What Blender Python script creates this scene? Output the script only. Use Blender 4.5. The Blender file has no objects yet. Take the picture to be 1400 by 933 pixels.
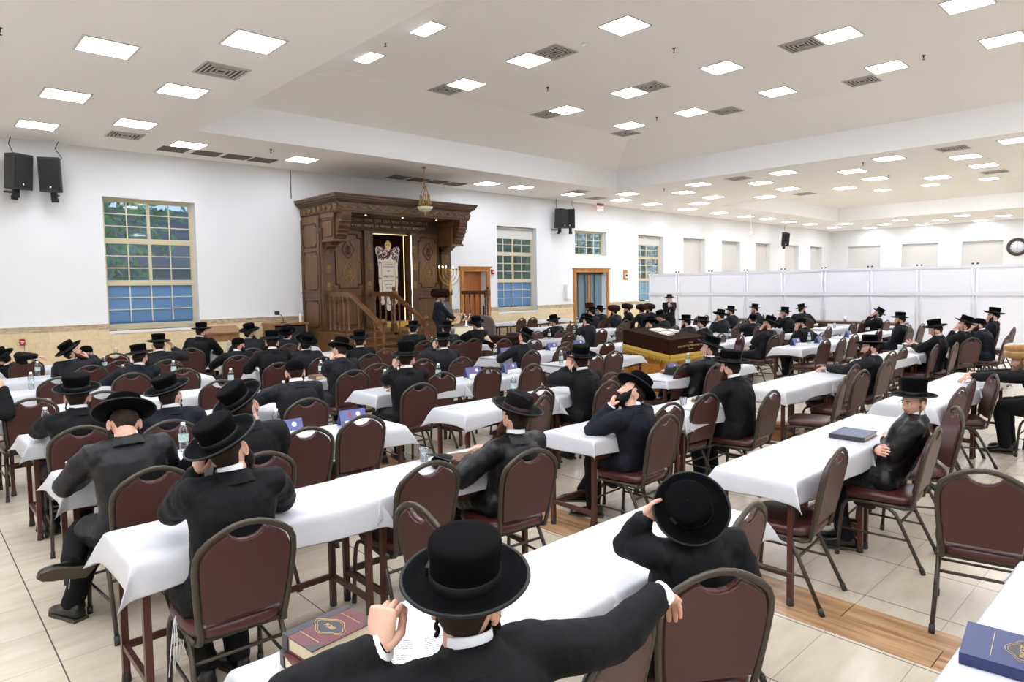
import bpy, math, random
import numpy as np
from mathutils import Vector, Matrix, noise
V = Vector
PI = math.pi
SC = bpy.context.scene
COL = SC.collection
rnd = random.Random(7)

# ------------------------------------------------------------------ camera, world, exposure
cam_d = bpy.data.cameras.new('camera')
cam_d.sensor_width = 36.0
cam_d.lens = 905.93 / 1400 * 36.0
cam_d.shift_y = -(466.5 - 448.19) / 1400
cam_d.clip_end = 200
cam_d.clip_start = 0.05
cam = bpy.data.objects.new('camera', cam_d)
COL.objects.link(cam)
EYE = V((0, 0, 1.93))
_yaw, _pit, _rol = (math.radians(a) for a in (43.038, 3.596, 0.814))
_f = V((math.sin(_yaw) * math.cos(_pit), math.cos(_yaw) * math.cos(_pit), -math.sin(_pit)))
_r = V((math.cos(_yaw), -math.sin(_yaw), 0))
_d = _f.cross(_r)
_r2 = _r * math.cos(_rol) + _d * math.sin(_rol)
_d2 = -_r * math.sin(_rol) + _d * math.cos(_rol)
_m = Matrix(((_r2.x, -_d2.x, -_f.x, EYE.x), (_r2.y, -_d2.y, -_f.y, EYE.y), (_r2.z, -_d2.z, -_f.z, EYE.z), (0, 0, 0, 1)))
cam.matrix_world = _m
SC.camera = cam

world = bpy.data.worlds.new('evening_sky')
SC.world = world
world.use_nodes = True
_bg = world.node_tree.nodes['Background']
_bg.inputs[0].default_value = (0.42, 0.55, 0.75, 1)
_bg.inputs[1].default_value = 1.3

SC.view_settings.view_transform = 'Standard'
SC.view_settings.look = 'None'
SC.view_settings.gamma = 1
SC.view_settings.exposure = 0.80
SC.view_settings.use_curve_mapping = False
PANEL_POWER = 16.0
SC.cycles.max_bounces = 8
SC.cycles.diffuse_bounces = 5
SC.cycles.use_denoising = True

# ------------------------------------------------------------------ materials
def lin(c):
    return c / 12.92 if c <= 0.04045 else ((c + 0.055) / 1.055) ** 2.4
def rgb(r, g, b):
    return (lin(r / 255), lin(g / 255), lin(b / 255), 1)
def mat(name, col, rough=0.5, metal=0.0, bump=None, var=None, spec=0.5, emit=None, sheen=0.0, trans=0.0, alpha=1.0, stretch=(1, 1, 1), coat=0.0):
    m = bpy.data.materials.new(name)
    m.use_nodes = True
    nt = m.node_tree
    b = nt.nodes['Principled BSDF']
    b.inputs['Base Color'].default_value = col
    b.inputs['Roughness'].default_value = rough
    b.inputs['Metallic'].default_value = metal
    b.inputs['Specular IOR Level'].default_value = spec
    b.inputs['Sheen Weight'].default_value = sheen
    b.inputs['Transmission Weight'].default_value = trans
    b.inputs['Alpha'].default_value = alpha
    b.inputs['Coat Weight'].default_value = coat
    if emit:
        b.inputs['Emission Color'].default_value = emit[0]
        b.inputs['Emission Strength'].default_value = emit[1]
    if bump or var:
        tc = nt.nodes.new('ShaderNodeTexCoord')
        mp = nt.nodes.new('ShaderNodeMapping')
        mp.inputs['Scale'].default_value = stretch
        nt.links.new(tc.outputs['Object'], mp.inputs['Vector'])
    if bump:
        n = nt.nodes.new('ShaderNodeTexNoise')
        n.inputs['Scale'].default_value = bump[0]
        n.inputs['Detail'].default_value = 4
        bp = nt.nodes.new('ShaderNodeBump')
        bp.inputs['Strength'].default_value = bump[1]
        bp.inputs['Distance'].default_value = bump[2] if len(bump) > 2 else 0.01
        nt.links.new(mp.outputs[0], n.inputs['Vector'])
        nt.links.new(n.outputs['Fac'], bp.inputs['Height'])
        nt.links.new(bp.outputs[0], b.inputs['Normal'])
    if var:
        n = nt.nodes.new('ShaderNodeTexNoise')
        n.inputs['Scale'].default_value = var[0]
        n.inputs['Detail'].default_value = 5
        r = nt.nodes.new('ShaderNodeValToRGB')
        r.color_ramp.elements[0].position = 0.35
        r.color_ramp.elements[1].position = 0.65
        r.color_ramp.elements[0].color = col
        r.color_ramp.elements[1].color = var[1]
        nt.links.new(mp.outputs[0], n.inputs['Vector'])
        nt.links.new(n.outputs['Fac'], r.inputs[0])
        nt.links.new(r.outputs[0], b.inputs['Base Color'])
    return m

M = {}
M['wall'] = mat('white_wall_paint', (0.80, 0.80, 0.795, 1), 0.7, bump=(60, 0.04))
M['ceil'] = mat('ceiling_paint_warm_bounce', (0.93, 0.905, 0.872, 1), 0.85)  # warmth of bounced light put into the ceiling colour
M['fascia'] = mat('ceiling_paint_lit_fascia', (0.88, 0.875, 0.87, 1), 0.75)  # same ceiling paint; light on the uprights put into a whiter colour
M['panel'] = mat('lit_diffuser', (1, 1, 1, 1), 0.5, emit=((0.90, 0.955, 1.06, 1), PANEL_POWER))
M['tframe'] = mat('white_light_trim', rgb(215, 212, 208), 0.5)
M['vent'] = mat('vent_white_metal', rgb(200, 196, 190), 0.5)
M['ventdark'] = mat('vent_dark_inside', rgb(70, 66, 62), 0.8)
M['ventgrey'] = mat('grey_return_grille', rgb(120, 114, 108), 0.7)
M['black'] = mat('black_plastic', rgb(28, 28, 30), 0.5, bump=(300, 0.15))
M['blackmat'] = mat('black_rubber', rgb(20, 20, 20), 0.8)
M['chrome'] = mat('chrome', (0.75, 0.75, 0.75, 1), 0.25, 1.0)
M['red'] = mat('red_paint', rgb(160, 30, 38), 0.4)
M['redlit'] = mat('red_sign_light', rgb(255, 120, 120), 0.5, emit=((1, 0.12, 0.10, 1), 4.0))
M['whitep'] = mat('white_plastic', rgb(238, 238, 236), 0.4)
M['gold'] = mat('gold_metal', rgb(205, 160, 70), 0.35, 0.9)
M['brass'] = mat('dull_brass', rgb(170, 135, 70), 0.4, 0.8)
M['goldthread'] = mat('gold_thread', rgb(205, 168, 72), 0.6, 0.15, bump=(250, 0.4))
M['oak'] = mat('oak_trim', rgb(176, 112, 40), 0.4, bump=(30, 0.08), var=(9, rgb(196, 134, 60)), stretch=(1, 1, 0.15))
M['doorwood'] = mat('orange_door_wood', rgb(150, 84, 30), 0.35, var=(6, rgb(178, 108, 48)), stretch=(2, 2, 0.2))
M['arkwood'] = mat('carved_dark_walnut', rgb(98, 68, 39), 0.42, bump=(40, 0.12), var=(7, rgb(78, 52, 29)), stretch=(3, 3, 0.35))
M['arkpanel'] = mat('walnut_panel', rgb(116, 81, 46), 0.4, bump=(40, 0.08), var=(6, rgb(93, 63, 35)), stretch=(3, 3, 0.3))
M['arkdark'] = mat('dark_walnut_trim', rgb(66, 42, 24), 0.5)  # darker walnut for mouldings, stiles and legs
M['carve'] = mat('gilded_carving', rgb(146, 116, 66), 0.42, 0.3)
M['swag'] = mat('light_carved_walnut', rgb(140, 106, 64), 0.45, bump=(40, 0.1))
M['railwood'] = mat('polished_rail_wood', rgb(120, 78, 44), 0.28, var=(12, rgb(96, 58, 30)), stretch=(1, 1, 0.2))
M['velvet'] = mat('dark_maroon_velvet', rgb(40, 16, 15), 0.9, spec=0.08, bump=(60, 0.2))
M['brownvelvet'] = mat('brown_velvet_cover', rgb(40, 19, 12), 0.9, spec=0.08, bump=(50, 0.2))
M['ivory'] = mat('ivory_embroidery', rgb(226, 216, 200), 0.75, bump=(180, 0.3))
M['embro'] = mat('coloured_embroidery', rgb(120, 48, 48), 0.7, bump=(200, 0.4), var=(60, rgb(52, 50, 70)))
M['steel'] = mat('bronze_brown_tube', rgb(74, 68, 60), 0.38, 0.55)
M['steelcap'] = mat('dark_foot_cap', rgb(48, 44, 42), 0.6)
M['vinyl'] = mat('maroon_vinyl_seat', rgb(70, 31, 31), 0.32, bump=(220, 0.12, 0.003))
M['vinylback'] = mat('maroon_vinyl_back', rgb(70, 37, 34), 0.42, bump=(240, 0.12, 0.003))
M['tablesteel'] = mat('brown_table_steel', rgb(82, 47, 37), 0.35, 0.25)
M['tabletop'] = mat('grey_table_board', rgb(140, 134, 126), 0.5)
M['wire'] = mat('dark_wire_rack', rgb(60, 44, 36), 0.5, 0.5)
M['cloth'] = mat('white_plastic_tablecloth', rgb(198, 198, 201), 0.36, bump=(7, 0.32, 0.02), spec=0.45)
M['skin'] = mat('skin', rgb(218, 174, 152), 0.5, bump=(120, 0.08, 0.002), var=(9, rgb(206, 154, 132)))
M['lip'] = mat('lips', rgb(176, 96, 90), 0.45)
M['suit'] = mat('black_wool_suit', rgb(17, 17, 19), 0.7, bump=(26, 0.4, 0.012), spec=0.18, stretch=(1, 1, 0.5))
M['suitgrey'] = mat('charcoal_wool_suit', rgb(30, 30, 34), 0.72, bump=(26, 0.4, 0.012), spec=0.2, stretch=(1, 1, 0.5))
M['suitnavy'] = mat('dark_navy_suit', rgb(20, 23, 32), 0.7, bump=(26, 0.4, 0.012), spec=0.2, stretch=(1, 1, 0.5))
M['satin'] = mat('black_satin_coat', rgb(13, 13, 14), 0.42, spec=0.35, bump=(20, 0.4, 0.014), stretch=(1, 1, 0.45))
M['damask'] = mat('black_damask_coat', rgb(26, 26, 28), 0.5, bump=(22, 0.4, 0.012), spec=0.25, var=(14, rgb(37, 37, 39)))
M['trouser'] = mat('black_trouser_cloth', rgb(13, 13, 15), 0.75, bump=(25, 0.3, 0.01), spec=0.2)
M['shoe'] = mat('black_shoe_leather', rgb(18, 18, 18), 0.3)
M['sole'] = mat('worn_shoe_sole', rgb(74, 66, 54), 0.8)
M['shirt'] = mat('white_shirt_cotton', rgb(238, 240, 244), 0.7)
M['felt'] = mat('black_beaver_felt', rgb(5, 5, 6), 0.85, bump=(160, 0.3, 0.004), spec=0.07)
M['feltbrown'] = mat('brownish_black_felt', rgb(17, 13, 13), 0.75, spec=0.12, bump=(160, 0.25, 0.004))
M['band'] = mat('black_grosgrain_band', rgb(14, 14, 16), 0.5, spec=0.25)
M['bandred'] = mat('dark_maroon_band', rgb(36, 12, 14), 0.55)
M['binding'] = mat('hat_edge_binding', rgb(20, 21, 22), 0.5, spec=0.3)
M['fur'] = mat('brown_sable_fur', rgb(38, 21, 14), 0.9, bump=(90, 0.9, 0.02), var=(30, rgb(66, 41, 28)), spec=0.1)
M['furblack'] = mat('dark_brown_fur', rgb(28, 16, 14), 0.9, bump=(90, 0.9, 0.02), var=(30, rgb(48, 28, 23)), spec=0.1)
M['furcover'] = mat('brown_fur_under_clear_cover', rgb(148, 104, 44), 0.3, bump=(16, 0.4, 0.01), var=(9, rgb(186, 142, 76)), coat=0.6)
M['hair'] = mat('dark_brown_hair', rgb(32, 23, 18), 0.7, bump=(90, 0.5, 0.006), spec=0.2, var=(40, rgb(46, 32, 25)))
M['hairlight'] = mat('light_brown_hair', rgb(120, 88, 58), 0.6, bump=(90, 0.5, 0.006), var=(40, rgb(96, 66, 42)))
M['hairblack'] = mat('black_hair', rgb(18, 15, 14), 0.7, spec=0.2, bump=(90, 0.5, 0.006))
M['hairred'] = mat('auburn_beard_hair', rgb(78, 40, 25), 0.7, spec=0.2, bump=(90, 0.6, 0.006), var=(40, rgb(70, 38, 26)))
M['hairgrey'] = mat('grey_beard_hair', rgb(120, 116, 112), 0.7, bump=(90, 0.6, 0.006))
M['page'] = mat('cream_book_pages', rgb(222, 208, 176), 0.8, bump=(200, 0.2, 0.002), stretch=(1, 1, 14))
M['paper'] = mat('white_paper', rgb(238, 237, 232), 0.7)
M['print'] = mat('grey_print', rgb(120, 120, 122), 0.8)
M['bookred'] = mat('maroon_leatherette', rgb(92, 42, 46), 0.4, bump=(200, 0.15, 0.002))
M['bookdark'] = mat('charcoal_book_corner', rgb(52, 50, 56), 0.45)
M['bookblue'] = mat('navy_leatherette', rgb(30, 42, 92), 0.35, bump=(200, 0.15, 0.002))
M['booktan'] = mat('tan_book_cover', rgb(166, 112, 56), 0.5)
M['bookbrown'] = mat('brown_book_cover', rgb(104, 70, 48), 0.5)
M['cardblue'] = mat('blue_printed_card', rgb(96, 104, 156), 0.45)
M['cardred'] = mat('red_print_spot', rgb(170, 60, 60), 0.5)
M['goldfoil'] = mat('gold_foil', rgb(205, 178, 120), 0.35, 0.5)
M['label'] = mat('bottle_label', rgb(206, 214, 216), 0.5, var=(60, rgb(140, 180, 162)))
M['film'] = mat('blue_window_film', rgb(94, 132, 176), 0.4)
M['filmteal'] = mat('pale_blue_window_film', rgb(112, 160, 182), 0.4)
M['wframe'] = mat('cream_window_frame', rgb(206, 194, 160), 0.5)
M['muntin'] = mat('pale_muntin', rgb(214, 206, 176), 0.5)
M['shade'] = mat('white_roller_shade', rgb(214, 211, 207), 0.8, bump=(200, 0.05))
M['sill'] = mat('white_stone_sill', rgb(232, 226, 216), 0.4)
M['leaf'] = mat('tree_leaves', rgb(66, 140, 74), 0.6, var=(3, rgb(110, 172, 92)))
M['bark'] = mat('tree_bark', rgb(70, 54, 42), 0.9)
M['roof'] = mat('grey_roof_shingle', rgb(84, 86, 104), 0.8, bump=(20, 0.4))
M['siding'] = mat('bluish_house_siding', rgb(120, 146, 176), 0.7)
M['darkglass'] = mat('dark_house_window', rgb(40, 46, 54), 0.2)
M['grass'] = mat('outside_grass', rgb(70, 96, 54), 0.9)
M['vinylsheet'] = mat('white_vinyl_partition', rgb(236, 236, 240), 0.35, bump=(1.6, 0.25, 0.05))
M['vinylband'] = mat('white_vinyl_hem', rgb(224, 224, 229), 0.4)
M['ppost'] = mat('white_partition_post', rgb(220, 220, 226), 0.4)
M['greyuph'] = mat('grey_brown_upholstery', rgb(98, 86, 82), 0.8, bump=(80, 0.2))
M['creamcloth'] = mat('cream_lectern_cloth', rgb(222, 212, 186), 0.7, bump=(14, 0.3, 0.02))
M['lecternwood'] = mat('light_lectern_wood', rgb(150, 108, 62), 0.45, var=(9, rgb(128, 88, 48)), stretch=(1, 4, 1))
M['flame'] = mat('candle_flame', (1, 0.8, 0.5, 1), 0.5, emit=((1, 0.72, 0.36, 1), 22.0))
M['led'] = mat('warm_led_strip', (1, 0.9, 0.6, 1), 0.5, emit=((1, 0.78, 0.42, 1), 0.75))
M['ledwhite'] = mat('white_led_strip', (1, 1, 1, 1), 0.5, emit=((1, 0.95, 0.9, 1), 0.9))
M['spot'] = mat('downlight_lens', (1, 1, 1, 1), 0.5, emit=((1, 0.95, 0.85, 1), 3.0))
M['crystal'] = mat('frosted_crystal', rgb(222, 214, 190), 0.3, spec=0.8)
M['clockface'] = mat('clock_face', rgb(226, 230, 236), 0.4)
M['clockrim'] = mat('dark_clock_rim', rgb(62, 50, 46), 0.4)
M['curtainblue'] = mat('blue_grey_folding_door', rgb(104, 128, 140), 0.5)
M['chippaint'] = mat('grey_box_paint', rgb(170, 170, 172), 0.5)
M['eye'] = mat('eye_white', rgb(230, 226, 222), 0.2)
M['iris'] = mat('dark_iris', rgb(44, 36, 30), 0.2)

def glassmat(name, tint, gloss=0.08, rough=0.03):
    m = bpy.data.materials.new(name)
    m.use_nodes = True
    nt = m.node_tree
    nt.nodes.clear()
    out = nt.nodes.new('ShaderNodeOutputMaterial')
    tr = nt.nodes.new('ShaderNodeBsdfTransparent')
    tr.inputs[0].default_value = tint
    gl = nt.nodes.new('ShaderNodeBsdfGlossy')
    gl.inputs['Roughness'].default_value = rough
    fr = nt.nodes.new('ShaderNodeLayerWeight')
    fr.inputs[0].default_value = 0.35
    ma = nt.nodes.new('ShaderNodeMath')
    ma.operation = 'MULTIPLY_ADD'
    ma.inputs[1].default_value = 0.5
    ma.inputs[2].default_value = gloss
    mx = nt.nodes.new('ShaderNodeMixShader')
    nt.links.new(fr.outputs['Fresnel'], ma.inputs[0])
    nt.links.new(ma.outputs[0], mx.inputs[0])
    nt.links.new(tr.outputs[0], mx.inputs[1])
    nt.links.new(gl.outputs[0], mx.inputs[2])
    nt.links.new(mx.outputs[0], out.inputs[0])
    return m
M['glass'] = glassmat('window_glass', (0.75, 0.82, 0.84, 1), 0.05)
M['pet'] = glassmat('clear_bottle_plastic', (0.86, 0.90, 0.91, 1), 0.10, 0.12)
M['cup'] = glassmat('clear_cup_plastic', (0.88, 0.90, 0.92, 1), 0.10, 0.15)

def floor_mat():
    m = bpy.data.materials.new('cream_floor_tiles')
    m.use_nodes = True
    nt = m.node_tree
    b = nt.nodes['Principled BSDF']
    N, Lk = nt.nodes.new, nt.links.new
    geo = N('ShaderNodeNewGeometry')
    sep = N('ShaderNodeSeparateXYZ')
    Lk(geo.outputs['Position'], sep.inputs[0])
    def math_(op, a, b_=None, c=None):
        n = N('ShaderNodeMath')
        n.operation = op
        for i, q in enumerate((a, b_, c)):
            if q is None:
                continue
            if isinstance(q, (int, float)):
                n.inputs[i].default_value = q
            else:
                Lk(q, n.inputs[i])
        return n.outputs[0]
    ux = math_('DIVIDE', math_('SUBTRACT', sep.outputs[0], 0.544), 0.6217)
    uy = math_('DIVIDE', math_('SUBTRACT', sep.outputs[1], 0.988), 0.4418)
    fx, fy = math_('FRACT', ux), math_('FRACT', uy)
    dx = math_('MULTIPLY', math_('SUBTRACT', 0.5, math_('ABSOLUTE', math_('SUBTRACT', fx, 0.5))), 0.6217)
    dy = math_('MULTIPLY', math_('SUBTRACT', 0.5, math_('ABSOLUTE', math_('SUBTRACT', fy, 0.5))), 0.4418)
    gx = math_('LESS_THAN', dx, 0.0034)
    gy = math_('LESS_THAN', dy, 0.0020)
    cell = N('ShaderNodeCombineXYZ')
    Lk(math_('FLOOR', ux), cell.inputs[0])
    Lk(math_('FLOOR', uy), cell.inputs[1])
    wn = N('ShaderNodeTexWhiteNoise')
    Lk(cell.outputs[0], wn.inputs['Vector'])
    off = N('ShaderNodeVectorMath')
    off.operation = 'MULTIPLY_ADD'
    Lk(wn.outputs['Color'], off.inputs[0])
    off.inputs[1].default_value = (7, 7, 7)
    mp = N('ShaderNodeMapping')
    mp.inputs['Scale'].default_value = (0.9, 3.2, 1)
    Lk(geo.outputs['Position'], mp.inputs[0])
    Lk(mp.outputs[0], off.inputs[2])
    nz = N('ShaderNodeTexNoise')
    nz.inputs['Scale'].default_value = 2.6
    nz.inputs['Detail'].default_value = 7
    nz.inputs['Roughness'].default_value = 0.62
    Lk(off.outputs[0], nz.inputs['Vector'])
    rp = N('ShaderNodeValToRGB')
    rp.color_ramp.elements[0].position = 0.22
    rp.color_ramp.elements[0].color = rgb(187, 173, 150)
    rp.color_ramp.elements[1].position = 0.62
    rp.color_ramp.elements[1].color = rgb(206, 194, 174)
    Lk(nz.outputs['Fac'], rp.inputs[0])
    def mix(fac, a, b_):
        n = N('ShaderNodeMix')
        n.data_type = 'RGBA'
        Lk(fac, n.inputs[0])
        for i, q in ((6, a), (7, b_)):
            if isinstance(q, tuple):
                n.inputs[i].default_value = q
            else:
                Lk(q, n.inputs[i])
        return n.outputs[2]
    c1 = mix(gy, rp.outputs[0], rgb(158, 144, 128))
    c2 = mix(gx, c1, rgb(92, 84, 78))
    # wood plank inlay strip along the aisle, two planks wide
    inl = math_('MULTIPLY', math_('GREATER_THAN', sep.outputs[0], 3.68), math_('LESS_THAN', sep.outputs[0], 4.115))
    px = math_('DIVIDE', math_('SUBTRACT', sep.outputs[0], 3.68), 0.2175)
    row = math_('FLOOR', px)
    py = math_('DIVIDE', math_('ADD', sep.outputs[1], math_('MULTIPLY', row, 0.41)), 0.92)
    pc = N('ShaderNodeCombineXYZ')
    Lk(row, pc.inputs[0])
    Lk(math_('FLOOR', py), pc.inputs[1])
    wn2 = N('ShaderNodeTexWhiteNoise')
    Lk(pc.outputs[0], wn2.inputs['Vector'])
    mp2 = N('ShaderNodeMapping')
    mp2.inputs['Scale'].default_value = (16, 1.3, 1)
    Lk(geo.outputs['Position'], mp2.inputs[0])
    o2 = N('ShaderNodeVectorMath')
    o2.operation = 'MULTIPLY_ADD'
    Lk(wn2.outputs['Color'], o2.inputs[0])
    o2.inputs[1].default_value = (9, 9, 9)
    Lk(mp2.outputs[0], o2.inputs[2])
    nw = N('ShaderNodeTexNoise')
    nw.inputs['Scale'].default_value = 1.6
    nw.inputs['Detail'].default_value = 8
    Lk(o2.outputs[0], nw.inputs['Vector'])
    rw = N('ShaderNodeValToRGB')
    rw.color_ramp.elements[0].position = 0.3
    rw.color_ramp.elements[0].color = rgb(140, 103, 70)
    rw.color_ramp.elements[1].position = 0.7
    rw.color_ramp.elements[1].color = rgb(190, 151, 112)
    Lk(nw.outputs['Fac'], rw.inputs[0])
    jy = math_('LESS_THAN', math_('FRACT', py), 0.006)
    jx = math_('LESS_THAN', math_('FRACT', px), 0.014)
    w2 = mix(math_('MAXIMUM', jx, jy), rw.outputs[0], rgb(90, 62, 40))
    c3 = mix(inl, c2, w2)
    Lk(c3, b.inputs['Base Color'])
    b.inputs['Roughness'].default_value = 0.24
    b.inputs['Specular IOR Level'].default_value = 0.45
    bp = N('ShaderNodeBump')
    bp.inputs['Strength'].default_value = 0.25
    bp.inputs['Distance'].default_value = 0.004
    bp.invert = True
    Lk(math_('MULTIPLY', math_('MAXIMUM', gx, gy), math_('SUBTRACT', 1.0, inl)), bp.inputs['Height'])
    Lk(bp.outputs[0], b.inputs['Normal'])
    return m
M['floor'] = floor_mat()

def tile_mat(name, c1, c2, grout, w, h, mort, rough, noise_scale):
    m = bpy.data.materials.new(name)
    m.use_nodes = True
    nt = m.node_tree
    b = nt.nodes['Principled BSDF']
    geo = nt.nodes.new('ShaderNodeNewGeometry')
    sw = nt.nodes.new('ShaderNodeSeparateXYZ')
    cb = nt.nodes.new('ShaderNodeCombineXYZ')
    nt.links.new(geo.outputs['Position'], sw.inputs[0])
    ad = nt.nodes.new('ShaderNodeMath')
    ad.operation = 'ADD'
    nt.links.new(sw.outputs[0], ad.inputs[0])
    nt.links.new(sw.outputs[1], ad.inputs[1])
    nt.links.new(ad.outputs[0], cb.inputs[0])
    nt.links.new(sw.outputs[2], cb.inputs[1])
    br = nt.nodes.new('ShaderNodeTexBrick')
    br.inputs['Scale'].default_value = 1.0
    br.inputs['Brick Width'].default_value = w
    br.inputs['Row Height'].default_value = h
    br.inputs['Mortar Size'].default_value = mort
    br.inputs['Color1'].default_value = c1
    br.inputs['Color2'].default_value = c2
    br.inputs['Mortar'].default_value = grout
    nt.links.new(cb.outputs[0], br.inputs['Vector'])
    nz = nt.nodes.new('ShaderNodeTexNoise')
    nz.inputs['Scale'].default_value = noise_scale
    nz.inputs['Detail'].default_value = 6
    nt.links.new(geo.outputs['Position'], nz.inputs['Vector'])
    mx = nt.nodes.new('ShaderNodeMix')
    mx.data_type = 'RGBA'
    mx.blend_type = 'MULTIPLY'
    mx.inputs[0].default_value = 0.55
    rp = nt.nodes.new('ShaderNodeValToRGB')
    rp.color_ramp.elements[0].position = 0.35
    rp.color_ramp.elements[0].color = (0.86, 0.83, 0.77, 1)
    rp.color_ramp.elements[1].position = 0.6
    nt.links.new(nz.outputs['Fac'], rp.inputs[0])
    nt.links.new(br.outputs['Color'], mx.inputs[6])
    nt.links.new(rp.outputs[0], mx.inputs[7])
    nt.links.new(mx.outputs[2], b.inputs['Base Color'])
    b.inputs['Roughness'].default_value = rough
    return m
M['wains'] = tile_mat('travertine_wall_tiles', rgb(228, 208, 168), rgb(220, 199, 158), rgb(206, 188, 152), 0.45, 0.45, 0.004, 0.4, 14)
M['mosaic'] = tile_mat('mosaic_border_tiles', rgb(206, 184, 150), rgb(150, 128, 104), rgb(196, 180, 154), 0.09, 0.028, 0.004, 0.4, 40)

# ------------------------------------------------------------------ object helpers
def link(o, parent=None):
    COL.objects.link(o)
    if parent is not None:
        o.parent = parent
    return o
def tag(o, label=None, cat=None, group=None, kind=None):
    if label:
        o['label'] = label
    if cat:
        o['category'] = cat
    if group:
        o['group'] = group
    if kind:
        o['kind'] = kind
    return o
def thing(name, label, cat, loc=(0, 0, 0), rz=0.0, group=None):
    o = bpy.data.objects.new(name, None)
    o.empty_display_size = 0.1
    o.location = loc
    o.rotation_euler = (0, 0, rz)
    link(o)
    return tag(o, label, cat, group)
def copy_tree(o, parent=None):
    c = o.copy()
    COL.objects.link(c)
    if parent is not None:
        c.parent = parent
    for ch in list(o.children):
        copy_tree(ch, c)
    return c

def frames(pts, up=None):
    n = len(pts)
    T = []
    for i in range(n):
        a = pts[max(i - 1, 0)]
        b = pts[min(i + 1, n - 1)]
        t = (b - a)
        T.append(t.normalized() if t.length > 1e-9 else V((0, 0, 1)))
    u = V(up) if up is not None else (V((0, 0, 1)) if abs(T[0].z) < 0.9 else V((0, 1, 0)))
    out = []
    for t in T:
        u = u - t * u.dot(t)
        if u.length < 1e-6:
            u = t.orthogonal()
        u.normalize()
        out.append((t, u.copy(), t.cross(u)))
    return out

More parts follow.
